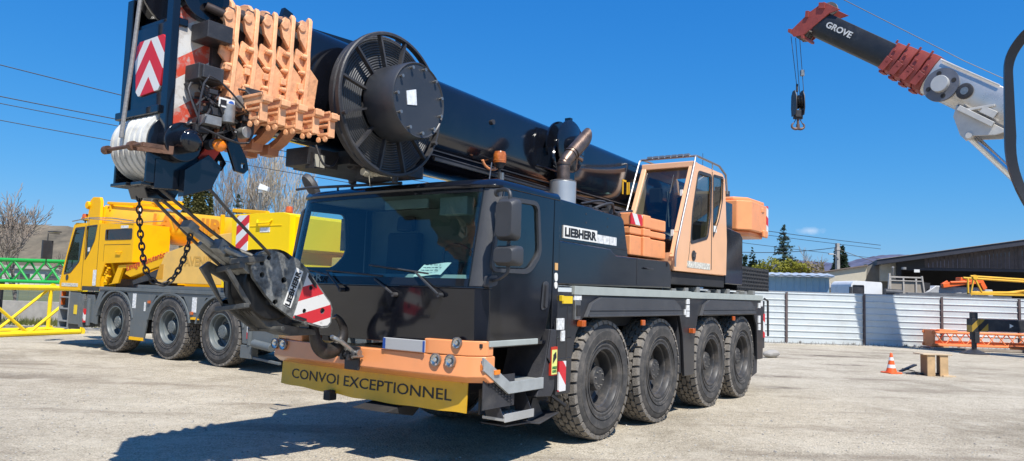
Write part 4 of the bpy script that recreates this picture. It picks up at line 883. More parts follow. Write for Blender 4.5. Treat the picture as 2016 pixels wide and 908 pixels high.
# the forged hook: tapering rod of changing girth
b = MB(); pth = catmull([(-2.88,1.52,1.36),(-2.87,1.52,1.24),(-2.82,1.52,1.12),(-2.72,1.52,1.055),(-2.60,1.52,1.07),(-2.515,1.52,1.15),(-2.50,1.52,1.25),(-2.55,1.52,1.34),(-2.62,1.52,1.40)], 5)
rad = [.045,.055,.068,.078,.074,.062,.050,.038,.020]; secs = []
for i, p in enumerate(pth):
    d = (pth[min(i+1, len(pth)-1)]-pth[max(i-1, 0)]).normalized(); g = V((0,1,0)); e = d.cross(g)
    t = i/(len(pth)-1)*(len(rad)-1); j = min(int(t), len(rad)-2); r = rad[j]*(1-(t-j))+rad[j+1]*(t-j)
    secs.append([tuple(p+e*cos(2*pi*q/16)*r+g*sin(2*pi*q/16)*r*.72) for q in range(16)])
b.loft(secs); b.xf(T); b.build('hook', mat('worn_forged_steel', (.05,.045,.042), .45, metal=.6, var=.35, scale=8, dirt=(.16,.13,.11), dirt_amt=.4), hb, smooth=60)
b = MB(); b.tube([(-2.82,1.50,1.37),(-2.64,1.50,1.38)], .014, 8).xf(T); b.build('safety_latch', STEEL, hb)
sh, T = in_crane('shackle', 'bare steel shackle joining the big hook to the bumper bracket', 'shackle', (-2.5,1.48,1.0))
b = MB(); b.tube(catmull([(-2.43,1.54,1.05),(-2.50,1.54,1.11),(-2.60,1.535,1.17),(-2.66,1.50,1.19),(-2.66,1.46,1.18),(-2.60,1.44,1.15),(-2.50,1.43,1.08),(-2.43,1.43,1.03)], 5), .022, 10).xf(T); b.build('bow', mat('zinc_steel', (.42,.42,.41), .35, metal=.8, var=.2, scale=20), sh)
b = MB(); b.cyl((-2.43,1.36,1.035),(-2.43,1.60,1.045), .02, n=10).cyl((-2.43,1.35,1.035),(-2.43,1.37,1.035), .035, n=10).tube([(-2.52,1.36,1.0),(-2.38,1.36,1.0)], .014).xf(T); b.build('pin', STEEL, sh)

# chain
cp = catmull([(-4.65,1.50,2.335),(-4.64,1.49,2.15),(-4.62,1.48,1.98),(-4.58,1.47,1.78),(-4.52,1.45,1.68),(-4.44,1.42,1.66),(-4.36,1.41,1.74),(-4.30,1.40,1.90),(-4.27,1.40,2.05)], 24)
ch, T = in_crane('chain', 'dark steel chain hanging in a loop from the boom head to the rope socket', 'chain', (-4.5,1.45,1.64))
L = [0]
for i in range(1, len(cp)): L.append(L[-1]+(cp[i]-cp[i-1]).length)
b = MB(); pitch = .047; k = 0; s = pitch/2
def at(s):
    for i in range(1, len(L)):
        if L[i] >= s:
            t = (s-L[i-1])/(L[i]-L[i-1]+1e-9); return cp[i-1].lerp(cp[i], t), (cp[i]-cp[i-1]).normalized()
    return cp[-1], (cp[-1]-cp[-2]).normalized()
while s < L[-1]:
    p, d = at(s); u = d.cross(V((0,1,0))).normalized(); w = d.cross(u)
    a = radians(35)+(pi/2 if k % 2 else 0); sd = u*cos(a)+w*sin(a); q = []
    for j in range(15):
        t = 2*pi*j/14; q.append(p+d*(.032*cos(t))+sd*(.019*sin(t)))
    b.tube(q, .0075, 6); s += pitch; k += 1
b.xf(T); b.build('chain_links', mat('chain_steel', (.06,.055,.05), .5, metal=.6, var=.3, scale=30), ch)
b = MB(); b.tube(catmull([(-4.65,1.50,2.37),(-4.65,1.47,2.355),(-4.65,1.50,2.33),(-4.65,1.53,2.355),(-4.65,1.50,2.37)], 4), .008, 6).xf(T); b.build('shackle', STEEL, ch)
# permit sheet lying on the dashboard
pp, T = in_crane('paper_sheet', 'white paper notice leaning behind the windscreen of the black crane', 'paper', (-2.0,.78,1.80))
b = MB(); g = []
for i in range(7):
    for j in range(5):
        t = i/6; u = j/4; g.append((-2.14+.16*u+.02*sin(3*t), .60+.36*t, 1.815+.125*u+.012*sin(4*t+1)))
b.add(g, [(i*5+j, i*5+j+1, (i+1)*5+j+1, (i+1)*5+j) for i in range(6) for j in range(4)]); b.xf(T); b.build('page', mat('paper_white', (.8,.84,.82), .7, var=.02), pp)
b = MB()
for r_ in range(3):
    y = .90
    while y > .68:
        w = .02+.03*R.random(); u = .75-r_*.22; b.hexa([(-2.14+.16*u-.006, y-w, 1.815+.125*u+.012), (-2.14+.16*u-.006, y, 1.815+.125*u+.012), (-2.14+.16*u-.004, y, 1.815+.125*u+.012), (-2.14+.16*u-.004, y-w, 1.815+.125*u+.012)]+[(-2.14+.16*u, y-w, 1.815+.125*u+.018), (-2.14+.16*u, y, 1.815+.125*u+.018), (-2.14+.16*u+.002, y, 1.815+.125*u+.018), (-2.14+.16*u+.002, y-w, 1.815+.125*u+.018)]); y -= w+.02
b.xf(T); b.build('handwriting', BLKTXT, pp)

# ================================================================== yellow three-axle crane
YW = world(1.32, 13.45); YRZ = RZ-pi/2
YC3 = thing('mobile_crane', 'yellow three-axle mobile crane with single front cab and grey chassis behind the hook block', 'mobile crane', YW, YRZ)
YW2 = 2.6
for i, x in enumerate((0.0, 2.27, 4.12)):
    wheel(YC3, x, .02, .70, rimmat=RIMG, spin=.4*i); wheel(YC3, x, YW2-.02, .70, far=True, rimmat=RIMG)
GP = GREYP
b = MB(); b.box(-1.0, 6.4, .6, 2.0, .6, 1.4); 
for x in (0.,2.27,4.12): b.cyl((x,.3,.7),(x,2.3,.7), .12, n=10)
b.build('chassis', DARK, YC3, bevel=.01)
b = MB(); b.box(-.75, 5.9, -.02, YW2, 1.43, 1.505).box(.9, 4.6, .02, .6, 1.505, 1.58)
b.prism([(-.98,.62),(-.80,.60),(-.78,1.0),(-.62,1.28),(-.5,1.40),(.5,1.40),(.62,1.25),(.74,.90),(.74,.38),(1.33,.34),(1.50,1.0),(1.62,1.22),(1.74,1.36),(2.80,1.36),(2.95,1.18),(3.10,.92),(3.38,.92),(3.5,1.2),(3.62,1.36),(4.7,1.36),(4.84,1.1),(4.92,.52),(5.55,.50),(5.9,.8),(5.9,1.43),(-.75,1.43),(-.98,1.0)], 'y', .0, .04)
b.build('side_panel', GP, YC3, bevel=.008)
b = MB()
for c in (0,2.27,4.12):
    o = []; r1, r2 = .80, .86
    for k in range(13):
        a = radians(12+156*k/12); o.append((c-r2*cos(a)*1.0, .66+r2*sin(a)*.93))
    for k in range(12, -1, -1):
        a = radians(12+156*k/12); o.append((c-r1*cos(a)*1.0, .66+r1*sin(a)*.93))
    b.prism(o, 'y', -.015, .5)
b.build('fender', GP, YC3, bevel=.006)
b = MB(); b.box(-.6,.7,.05,.6,1.30,1.40).box(1.6,2.9,.05,.6,1.30,1.4).box(3.4,4.8,.05,.6,1.3,1.4).box(.78,1.3,.05,.5,.5,1.4).box(3.12,3.36,.05,.5,.95,1.4); b.build('wheel_housing', DARK, YC3)
b = MB(); b.box(.74, 1.33, -.01, .03, .34, .41).box(3.12, 3.38, -.01, .03, .90, .95); b.build('yellow_edge', YELLOW, YC3)
MB().box(1.28, 1.34, -.008, 0, 1.0, 1.2).box(.78, .92, -.006, 0, 1.05, 1.38).box(3.14, 3.30, -.006, 0, 1.05, 1.36).box(-1.6, -1.45, -.006, .05, 1.15, 1.25).build('pictogram_sticker', MATS['pictogram_white'], YC3)
MB().box(1.45, 1.53, -.03, .0, 1.18, 1.24).box(3.12, 3.2, -.03, .0, 1.0, 1.06).build('side_marker', AMBERD, YC3)
# front: steps, boxes
b = MB()
for z in (1.22, .93, .62, .45): MB().box(-2.72, -2.28, .0, .3, z-.03, z).build('step', mat('step_grey', (.25,.26,.26), .5, dirt=(.1,.1,.09), dirt_amt=.3), YC3)
b.box(-2.76, -2.72, .0, .3, .42, 1.35).box(-2.28, -2.25, .0, .3, .42, 1.35).box(-2.72, -2.3, .3, .34, .4, 1.35); b.build('step_frame', mat('step_grey', (.25,.26,.26), .5, dirt=(.1,.1,.09), dirt_amt=.3), YC3, bevel=.004)
b = MB(); b.box(-2.22, -1.70, .0, .5, .55, 1.33).box(-1.62, -1.45, -.03, .3, .5, 1.30).box(-1.40, -1.02, .02, .5, .62, 1.30).box(-2.4, -1.0, .35, 2.3, .5, 1.35).cyl((-1.2,.0,.55),(-1.2,.0,1.2), .05, n=10)
b.build('front_boxes', GP, YC3, bevel=.012)
MB().box(-1.95, -1.80, -.01, .0, .80, 1.03).build('warning_sticker', YST, YC3)
MB().box(-1.44, -1.38, -.02, .02, .62, .95).build('striped_plate', stripes('yplate_stripes', (.7,0,.7), .2, 0), YC3)
b = MB(); b.box(-2.82, -2.70, .02, .12, 1.0, 1.35); b.build('headlight', AMBERD, YC3, bevel=.01)
# cab
cs = [(-2.80,1.40),(-.80,1.40),(-.76,1.75),(-.60,2.06),(.62,2.10),(.62,2.98),(-.72,3.02),(-2.18,3.08),(-2.30,3.02),(-2.70,1.95),(-2.84,1.55)]
yw1 = roundpoly([(-2.63,1.79),(-2.28,1.83),(-1.88,2.10),(-1.72,2.95),(-2.20,2.93),(-2.50,2.25)], .05, 3)
yw2 = roundpoly([(-1.60,2.14),(-1.42,2.30),(-1.18,2.62),(-1.10,2.99),(-1.62,2.97)], .04, 3)
yw3 = rrect(-.66, .52, 2.62, 2.87, .04, 3)
b = MB(); b.prism(cs, 'y', 0, .03, holes=[yw1, yw2, yw3]); b.prism([(-2.80,1.40),(-.72,1.40),(-.72,3.0),(-2.18,3.08),(-2.84,1.55)], 'y', .85, .88, holes=[roundpoly([(-2.5,1.9),(-1.2,1.9),(-1.2,2.9),(-2.1,2.9)], .06)])
b.prism([(-2.30,3.02),(-2.18,3.08),(-.72,3.02),(.62,2.98),(.62,2.95),(-.72,2.99),(-2.18,3.05)], 'y', .03, .88).box(.59, .62, .03, .88, 2.10, 2.95).box(-.78, -.76, .03, .88, 1.46, 3.0).box(-.6, .6, .03, .88, 2.08, 2.12).box(-2.8, .6, .03, .85, 1.40, 1.46)
b.box(-2.84, -2.80, .03, .85, 1.42, 1.62)
yc = b.build('cab', YELLOW, YC3, bevel=.012)
b = MB(); openloft(b, [(-2.83,.03,1.62),(-2.83,.85,1.62)], [(-2.70,.03,1.95),(-2.70,.85,1.95)]); openloft(b, [(-2.70,.03,1.95),(-2.70,.85,1.95)], [(-2.27,.03,3.02),(-2.27,.85,3.02)]); b.build('windscreen', glass('green_tinted_glass'), yc)
for w in (yw1, yw2, yw3):
    b = MB(); b.add([(x, .014, z) for x, z in w], [list(range(len(w)))]); b.build('window_pane', glass('dark_cab_glass', (.25,.33,.33), ior=1.5), yc)
    b = MB(); b.prism(scalepoly(w, 1.04), 'y', -.006, .004, holes=[scalepoly(w, .95)]); b.build('window_seal', BLACK2, yc)
each('door_gap', mat('gap_brown', (.12,.06,.01), .7), yc, [(-1.68,-1.665,-.004,.001,1.42,3.0),(-.98,-.965,-.004,.001,1.46,2.99),(-.70,.5,-.003,.001,2.50,2.512),(-.70,-.69,-.003,.001,2.1,2.5)])
MB().box(-1.62, -.78, -.01, .0, 1.395, 1.50).build('sill', BLACK2, yc)
b = MB(); b.tube([(-.10,-.0,2.34),(-.10,-.03,2.32),(.12,-.03,2.32),(.12,0,2.34)], .012, 6); b.build('grab_handle', YELLOW, yc)
b = MB(); b.cyl((-2.44,-.01,1.70),(-2.44,.0,1.70), .07, n=16); b.build('door_lock', BLACK2, yc)
MB().box(-2.70, -1.85, -.005, .0, 1.475, 1.56).build('sticker_strip', mat('worn_sticker'  , (.6,.58,.5)), yc)
MB().box(-1.13, -.97, -.007, -.001, 1.52, 1.90).box(.02,.35,-.005,.0,2.885,2.95).box(-1.48,-1.38,-.008,.0,2.35,2.45).build('sticker', MATS['pictogram_white'], yc)
b = MB(); b.tube([(-2.35,-.02,3.12),(-1.5,-.02,3.18),(-.4,-.02,3.14),(.6,-.02,3.04)], .014, 6).tube([(-2.35,.8,3.12),(.4,.8,3.12)], .014, 6).tube([(-1.5,-.02,3.06),(-1.5,-.02,3.18)], .012, 6).tube([(-1.5,-.02,3.16),(-1.5,.8,3.16)], .014, 6); b.build('roof_rail', TUB, yc)
b = MB(); b.box(-3.0, -2.92, -.42, -.18, 2.15, 2.62).tube([(-2.78,-.05,2.0),(-2.95,-.2,1.9),(-2.97,-.30,2.0),(-2.97,-.3,2.8),(-2.8,-.1,2.8)], .015, 6).box(-3.02,-2.7,-.3,-.1,2.83,2.86); b.build('mirror', BLACK2, yc, bevel=.02)
b = MB(); b.box(-2.0,-1.5,.2,.6,1.7,1.9).prism([(-1.6,1.9),(-1.45,1.9),(-1.35,2.6),(-1.5,2.6)], 'y', .2, .6).box(-2.6,-2.4,.15,.7,1.6,2.05); b.build('seat', MATS['seat_cloth'], yc, bevel=.03)
# boom of the yellow crane
def ysec(x, zt, zb, w=.42, yc_=1.28):
    P = []; h = zt-zb; zc_ = (zt+zb)/2
    for y, z in ((.9,.36),(.78,.5),(-.78,.5),(-.9,.36)): P.append((x, yc_+w*y, zc_+h*z))
    for i in range(0, 11):
        a = pi+pi*i/10; P.append((x, yc_+w*cos(a), zc_-h*.05+.45*h*sin(a)))
    return P
b = MB(); b.loft([ysec(-2.75,3.66,2.80), ysec(-.5,3.46,2.62), ysec(2.5,3.18,2.42), ysec(4.4,3.0,2.35)]); yb = b.build('boom', mat('yellow_boom_paint', (.90,.50,.02), .36, coat=.12, spec=.3, var=.05, dirt=(.6,.33,.05), dirt_amt=.15), YC3, smooth=50)
MB().prism([(-3.22,3.05),(-3.10,3.78),(-2.95,3.86),(-2.60,3.84),(-2.52,3.72),(-2.52,2.74),(-3.0,2.70)], 'y', .72, .80).build('head_plate', YELLOW, YC3, bevel=.01)
b = MB(); b.prism([(-3.22,3.05),(-3.10,3.78),(-2.60,3.84),(-2.52,2.74),(-3.0,2.70)], 'y', 1.75, 1.83).box(-3.1, -2.6, .8, 1.75, 2.9, 3.6).cyl((-3.2,.7,3.6),(-3.2,1.7,3.6), .06).cyl((-3.15,.66,3.65),(-3.15,.74,3.65), .1, n=12)
b.build('boom_head', YELLOW, YC3, bevel=.01); b = MB()
b.beam((-2.5,.9,3.70),(-.2,.9,3.55), .06, .07).beam((-2.5,1.5,3.70),(-.2,1.5,3.55), .06, .07).beam((-.3,.9,3.62),(1.0,.9,3.52), .08, .05)
for x in (-2.4,-1.0,-.25): b.box(x, x+.08, .88, 1.6, 3.5, 3.72)
b.build('boom_rails', YELLOW, YC3, bevel=.01); MB().beam((3.0,.95,3.3),(4.2,.95,3.20), .1, .08).build('boom_bar', YELLOW, YC3, bevel=.01); MB().beam((2.75,.84,2.6),(2.75,.84,3.2), .09, .05).build('boom_rib', YELLOW, YC3, bevel=.01)
MB().cyl((-.75,.84,3.3),(-.75,.84,3.5), .035).build('boom_lamp', WHITES, YC3)
LTY = mat('faded_amber_lettering', (.80,.30,.004), .4, var=.05)
text('LAVENIR', 'lettering', LTY, YC3, (-.15, .847, 2.98), (1,0,-.09), (0,.0,1), 2.9, .36, bold=.04)
beacon(YC3, -3.35, .75, 3.05, 3.42, r=.085); beacon(YC3, 5.35, .6, 2.95, 3.25, AMBERD, r=.075)
b = MB(); b.box(-3.5, -3.1, .7, .8, 3.25, 3.33).box(-.6, 2.6, .8, 1.7, 1.52, 1.9).cyl((.2,1.28,1.9),(2.4,1.28,2.5), .13, n=14).cyl((1.4,.78,2.35),(1.4,1.7,2.35), .16, n=18).cyl((1.15,.80,2.2),(1.15,1.0,2.2), .1).box(.65,1.5,.3,1.7,1.6,2.0); b.build('boom_linkage', YELLOW, YC3, bevel=.01)
b = MB(); b.prism([(1.66,1.64),(1.70,1.80),(1.98,2.30),(3.84,2.66),(4.4,2.7),(4.4,1.64)], 'y', .0, .10).box(1.7, 4.4, .1, .4, 1.64, 2.2); wd = b.build('counterweight_arm', mat('pale_yellow_paint', (.80,.48,.12), .5, spec=.25, var=.06, dirt=(.5,.35,.15), dirt_amt=.3), YC3, bevel=.012)
text('AVENIR', 'lettering', mat('faded_logo', (.60,.34,.06), .5), wd, (2.75, -.004, 2.02), (1,0,0), (0,0,1), 1.02, .20, bold=.03)
MB().prism([(1.68,1.72),(1.95,1.72),(1.95,2.05),(1.80,2.05)], 'y', -.004, .0).build('recess', mat('recess_amber', (.6,.28,.01), .6), wd)
b = MB(); b.prism([(.30,1.82),(.45,1.98),(2.0,2.30),(2.0,2.06),(.55,1.75)], 'y', .02, .12).prism([(-.50,1.55),(-.30,1.6),(-.05,2.02),(.5,2.05),(1.5,2.03),(1.5,1.97),(.15,1.95),(-.02,1.60)], 'y', .04, .1).cyl((-.55,.03,1.6),(-.55,.1,1.95), .05, n=8)
for i in range(9): b.box(-.62+.04*(i % 4), -.56+.05*(i % 4), .0, .08, 1.58+i*.05, 1.62+i*.05)
jb = b.build('jib_arm', YELLOW, YC3, bevel=.008)
text('Levage Manutention', 'lettering', REDT, jb, (.40, .016, 1.84), (1,0,.205), (0,0,1), 1.72, .20, bold=.01)
b = MB(); b.prism([(.60,1.66),(1.66,1.95),(1.66,1.75),(.65,1.58)], 'y', .05, .3).box(-.6, 1.7, .3, .5, 1.5, 1.7); b.build('jib_underside', BLACK2, YC3)
b = MB(); b.prism([(4.40,1.60),(4.42,2.2),(4.36,3.0),(4.46,3.06),(5.95,3.05),(6.18,3.0),(6.20,2.25),(6.2,1.60)], 'y', -.02, 1.9); b.prism([(6.18,2.3),(6.35,2.35),(6.35,2.95),(6.18,2.98)], 'y', .1, 1.6).box(4.2,6.35,-.06,.0,1.6,2.22).tube([(5.2,-.02,2.92),(5.25,-.06,2.86),(5.6,-.06,2.86),(5.65,-.02,2.92)], .02, 6).box(4.98,5.95,-.03,-.02,2.80,2.81)
b.build('engine_cover', YELLOW_B, YC3, bevel=.03)
MB().box(4.56, 4.94, -.034, -.019, 2.20, 3.03).build('striped_plate', stripes('ycw_stripes', (-.55,0,.83), .30, .1, wear=.1), YC3)
MB().box(5.3, 5.6, -.026, -.019, 2.68, 2.77).box(5.3,5.6,-.066,-.06,2.1,2.2).build('sticker', MATS['pictogram_white'], YC3)
b = MB(); b.box(5.0, 5.9, -.03, .3, .52, 1.3).box(4.95, 5.3, -.06, .1, .25, .5).cyl((5.2,-.02,.5),(5.2,-.02,1.3), .06, n=12).beam((4.9,.0,.30),(6.1,.0,.22), .06, .05).cyl((5.35,-.05,.55),(5.9,-.05,.5), .08, n=12).beam((4.95,-.02,.5),(4.95,-.02,.25), .03, .03); b.build('rear_outrigger', GP, YC3, bevel=.01)
MB().box(5.10, 5.19, -.04, -.031, .62, 1.05).build('striped_plate', stripes('yplate_stripes', (.7,0,.7), .2, 0), YC3)

# second yellow crane, seen only through the black cab
Y2 = thing('mobile_crane', 'yellow crane rear end seen through the far window of the black crane cab', 'mobile crane', world(1.9, 13.45-7.6), YRZ)
b = MB(); b.box(-.9, 2.2, .0, 2.3, 1.50, 2.22).box(-.9, 2.2, -.02, .0, 1.75, 1.79); b.build('deck', mat('pale_yellow_paint', (.8,.5,.1)), Y2, bevel=.02)
b = MB(); b.box(-.62, .32, .05, 2.2, 2.22, 3.10).box(-.1, .0, .0, .06, 2.3, 3.0).tube([(.0,.03,2.95),(.05,.0,2.9),(.2,.0,2.9),(.25,.03,2.95)], .02, 6); b.build('counterweight', YELLOW, Y2, bevel=.02)
MB().box(.30, .40, .04, .06, 2.25, 3.0).build('striped_plate', stripes('y2_stripes', (-.5,0,.8), .3, 0), Y2)
b = MB(); b.box(-.66, -.30, -.03, .05, 2.35, 2.95); b.tube([(-.5,-.03,2.4),(-.4,-.06,2.6),(-.55,-.05,2.8)], .04, 8).cyl((-.45,-.05,2.5),(-.45,-.02,2.5), .1).cyl((-.5,-.05,2.7),(-.5,-.02,2.7), .09); b.build('engine_bay', BLACK2, Y2, bevel=.01)
b = MB(); b.box(.45, 1.3, .2, 1.6, 2.22, 2.7).beam((.55,.1,2.8),(.85,.1,2.3), .08, .08); b.build('winch_frame', YELLOW, Y2, bevel=.02)
b = MB(); b.box(1.1, 1.75, .05, 1.4, 2.22, 2.80).box(1.1,1.75,.04,.05,2.38,2.41); b.build('cabinet', mat('pale_green_cabinet', (.45,.47,.25), .5), Y2, bevel=.02)
MB().box(-.85, 2.1, .1, 2.2, 1.0, 1.5).build('chassis', DARK, Y2)
for x in (-.2, 1.4):
    wheel(Y2, x, .1, .70, rimmat=RIMG); wheel(Y2, x, 2.2, .7, far=True, rimmat=RIMG)

# ================================================================== lattice jibs
def lattice(name, label, cat, A, d, length, w, h, z0, color, rc, rd, bays, group=None, diag2=True, end=True):
    """box lattice from ground point A along d; chords radius rc, bracing rd"""
    t = thing(name, label, cat, (A[0], A[1], 0), atan2(d[1], d[0]), group)
    for y in (0, w):
        for z in (z0+rc, z0+h-rc): MB().tube([(0,y,z),(length,y,z)], rc, 10).build('chord', color, t)
    b = MB(); L_ = length/bays
    for i in range(bays):
        x0, x1 = i*L_, (i+1)*L_
        for y in (0, w):
            zb, zt = z0+rc, z0+h-rc; m_ = (x0+x1)/2
            b.tube([(x0,y,zt),(m_,y,zb)], rd, 6).tube([(m_,y,zb),(x1,y,zt)], rd, 6)
        for z in (z0+rc, z0+h-rc):
            b.tube([(x0,0,z),(x1,w,z)] if i % 2 else [(x0,w,z),(x1,0,z)], rd, 6)
    b.build('bracing', color, t)
    if end:
        for x in (0, length):
            b = MB()
            for z in (z0+rc, z0+h-rc): b.tube([(x,0,z),(x,w,z)], rc*.8, 8)
            for y in (0, w): b.tube([(x,y,z0+rc),(x,y,z0+h-rc)], rc*.8, 8)
            for y in (0, w):
                for z in (z0+rc, z0+h-rc): b.cyl((x+(.05 if x else -.05), y-.03, z),(x+(.05 if x else -.05), y+.03, z), rc*1.6, n=12)
            b.build('end_frame', color, t)
    return t
YEL2 = mat('bright_yellow_paint', (.88,.62,.01), .4, var=.06, dirt=(.5,.42,.1), dirt_amt=.2)
GRN = mat('green_paint', (.015,.36,.06), .4, var=.08, dirt=(.1,.25,.1), dirt_amt=.2)
dY = (.60,.80); nY = hypot(*dY); dY = (dY[0]/nY, dY[1]/nY)
lattice('lattice_jib', 'bright yellow lattice jib section lying on the ground by the yellow crane cab steps', 'crane jib', (-12.35-dY[0]*5.4, 21.3-dY[1]*5.4), (.40,.917), 6.3, 1.45, 1.45, .0, YEL2, .075, .045, 2)
g = lattice('lattice_jib', 'green lattice jib resting high behind the yellow lattice section', 'crane jib', (-21.5, 22.9), (1.0,.09), 13.6, .9, .78, 1.48, GRN, .055, .035, 14)
for x in (1.0, 5.0, 9.0, 12.5):
    b = MB()
    for y in (0, .9): b.beam((x,y,.0),(x,y,1.48), .12, .12)
    b.beam((x,-.1,1.44),(x,1.0,1.44), .12, .08); b.build('support_trestle', DARK, g)
# ================================================================== Grove-type crane on the right: boom, pedestal, outriggers
GO = V((20.9, 19.6, 0))
gc = thing('mobile_crane', 'silver crane with raised boom, black tip section and dark red collars', 'mobile crane', GO, 0)
TG = Matrix.Translation(-GO)
# the boom is laid out flat first, then bent into its true line: from the head beyond the fence down towards the viewer's side
TIP = V((12.2,29.8,13.22)); EB = V((.567,-.581,-.585)).normalized(); HB_ = V((EB.x,EB.y,0)).normalized(); NB = (HB_*-EB.z+V((0,0,1))*(HB_.dot(EB))).normalized(); SB = V((-HB_.y,HB_.x,0))
ST = ((-2,-2.9),(0,0),(2.45,3.75),(3.3,5.4),(4.05,6.10),(4.83,7.0),(6.0,8.1),(16,20.0))
def along(s):
    for (a, A), (c, C_) in zip(ST, ST[1:]):
        if s <= c or c == 16: return A+(C_-A)*(s-a)/(c-a)
def gmap(b, sc=None):
    e0 = V((.8965,0,-.443)).normalized(); n0 = V((.443,0,.8965)).normalized()
    for i, v in enumerate(b.v):
        r = V(v)-V((8.62,21.0,9.93)); s = r.dot(e0); a = r.dot(n0); t = r.y
        F = max(1.0, 1.31-.20*along(max(s, 0))/8.3); S_ = along(s) if sc is None else along(sc)+(s-sc)*F*.9
        b.v[i] = tuple(TIP+EB*S_+NB*(a*F)+SB*(t*F)-GO)
    return b
MB.xg = gmap
e = V((.8965,0,-.443)).normalized(); nn = V((.443,0,.8965)).normalized(); P0 = V((8.62,21.0,9.93))
def gsec(s, hh, hw, round_=.25):
    P = []; c = P0+e*s
    for y, z in ((1,.55),(.82,1),(-.82,1),(-1,.55),(-1,-.45),(-.72,-.85),(-.3,-1),(.3,-1),(.72,-.85),(1,-.45)): P.append(tuple(c+V((0,y*hw,0))+nn*(z*hh)))
    return P
b = MB(); b.loft([gsec(.25,.40,.33), gsec(1.5,.40,.33), gsec(2.45,.405,.335), gsec(2.9,.41,.34)]); b.xg(); gb = b.build('boom_tip_section', mat('grove_black', (.02,.021,.024), .4, var=.2, dirt=(.1,.1,.1), dirt_amt=.2), gc, bevel=.02, smooth=40)
SILV = mat('silver_boom', (.60,.57,.53), .28, metal=.55, var=.12, scale=2, dirt=(.35,.32,.28), dirt_amt=.25)
b = MB(); b.loft([gsec(3.25,.57,.44), gsec(4.05,.57,.44), gsec(4.83,.575,.45), gsec(6.0,.58,.45), gsec(12.2,.62,.47)]); b.xg(); b.build('boom', SILV, gc, bevel=.04, smooth=40)
F1 = 1.31; o = TIP+EB*.85+NB*(-.02)+SB*(-.36*F1)-GO
text('GROVE', 'lettering', mat('worn_white_lettering', (.6,.6,.58), .5, var=.3, scale=8), gc, tuple(o), tuple(EB), tuple(NB), 1.2, .25, bold=.03)
REDC = mat('brick_red_collar', (.30,.055,.04), .5, var=.2, dirt=(.15,.05,.04), dirt_amt=.25)
for i in range(4):
    s = 2.45+i*.24; k = .46+.045*i; w = .37+.03*i
    b = MB(); b.loft([gsec(s, k, w), gsec(s+.05, k+.01, w+.02), gsec(s+.20, k+.015, w+.02), gsec(s+.21, k-.02, w)])
    c = P0+e*s
    b.beam(c+V((0,-w-.02,0))+nn*(k*.9), c+V((0,-w-.02,0))+nn*(k+.06), .04, .04)
    for j in range(3): q = c+e*.06+V((0,-w-.03,0))+nn*(.22-.2*j); b.cyl(q, q+V((0,-.02,0)), .035, n=8)
    b.prism([(-.03,-.1),(.10,-.1),(.14,.30),(.0,.34)], 'y', -w-.05, -w-.02)
    n0 = len(b.v)-8
    for q in range(n0, len(b.v)):
        x, y, z = b.v[q]; b.v[q] = tuple(c+e*x+V((0,y,0))+nn*(z-.35))
    b.beam(c+nn*(-k-.02)+V((0,-.2,0)), c+nn*(-k-.02)+V((0,.2,0)), .1, .08)
    b.xg(); b.build('telescope_collar', REDC, gc, bevel=.01)
b = MB()
c = P0+e*.15
pts = [c+nn*.62-e*.02, c+nn*.62+e*.5, c+nn*.40+e*.3, c-nn*.50-e*.02, c-nn*.66-e*.26, c-nn*.56-e*.44, c+nn*.2-e*.22]
for y0_, y1_ in ((-.36,-.31),(.31,.36)):
    b.add([tuple(p+V((0,y0_,0))) for p in pts]+[tuple(p+V((0,y1_,0))) for p in pts], [tuple(range(7)), tuple(range(13,6,-1))]+[(i, (i+1) % 7, 7+(i+1) % 7, 7+i) for i in range(7)])
b.beam(c+nn*.5+V((0,-.4,0)), c+nn*.5+V((0,.4,0)), .18, .18).beam(c-nn*.55-e*.45+V((0,-.4,0)), c-nn*.55-e*.45+V((0,.4,0)), .1, .1).beam(c-nn*.55+V((0,-.4,0)), c-nn*.55+V((0,.4,0)), .08, .08)
b.beam(c+nn*.1-e*.25+V((0,-.4,0)), c+nn*.1-e*.25+V((0,.4,0)), .10, .2)
b.xg(); b.build('boom_head', REDC, gc, bevel=.01)
b = MB(); q = c-nn*.45-e*.18
for k in range(3): b.lathe([(.03,0),(.20,0),(.17,.03),(.20,.06),(.03,.06)], (q.x, q.y-.22+k*.16, q.z), 'y', 24)
b.xg(); b.build('head_sheave', mat('dull_sheave', (.16,.14,.12), .6), gc); b = MB(); q2 = c+nn*.55+e*.1; b.lathe([(.03,0),(.20,0),(.17,.03),(.20,.06),(.03,.06)], (q2.x, q2.y-.05, q2.z), 'y', 24)
b.xg(); b.build('head_sheave', mat('dull_sheave', (.16,.14,.12), .6), gc)
q = P0+e*4.05+nn*(-.12); yb_ = q.y-.52
b = MB(); b.cyl((q.x,yb_,q.z),(q.x,yb_+.10,q.z), .53, n=48)
for i in range(4):
    a = .35+i*pi/2; b.cyl((q.x+.38*cos(a),yb_-.006,q.z+.38*sin(a)),(q.x+.38*cos(a),yb_+.001,q.z+.38*sin(a)), .075, n=16, m=1)
b.xg(4.05); gr = b.build('hose_reel', [mat('slate_reel', (.12,.13,.16), .5), DARK], gc, smooth=40)
b = MB(); b.cyl((q.x,yb_-.20,q.z),(q.x,yb_,q.z), .26, n=36).xg(4.05); b.build('reel_cap', mat('matt_silver', (.5,.5,.49), .45, metal=.2, var=.05), gr, bevel=.015, smooth=40)
b = MB(); q3 = q+e*.78+nn*.12; b.lathe([(.05,-.30),(.20,-.30),(.25,-.28),(.25,-.12),(.20,-.10),(.05,-.10)], (q3.x,q3.y-.25,q3.z), 'y', 30, 0); b.lathe([(.001,-.31),(.12,-.31),(.12,-.30)], (q3.x,q3.y-.25,q3.z), 'y', 20, 1).xg(4.05); b.build('small_reel', [BLACK2, STEEL], gc, smooth=40)
b = MB()
L0 = P0+e*5.05-nn*.50
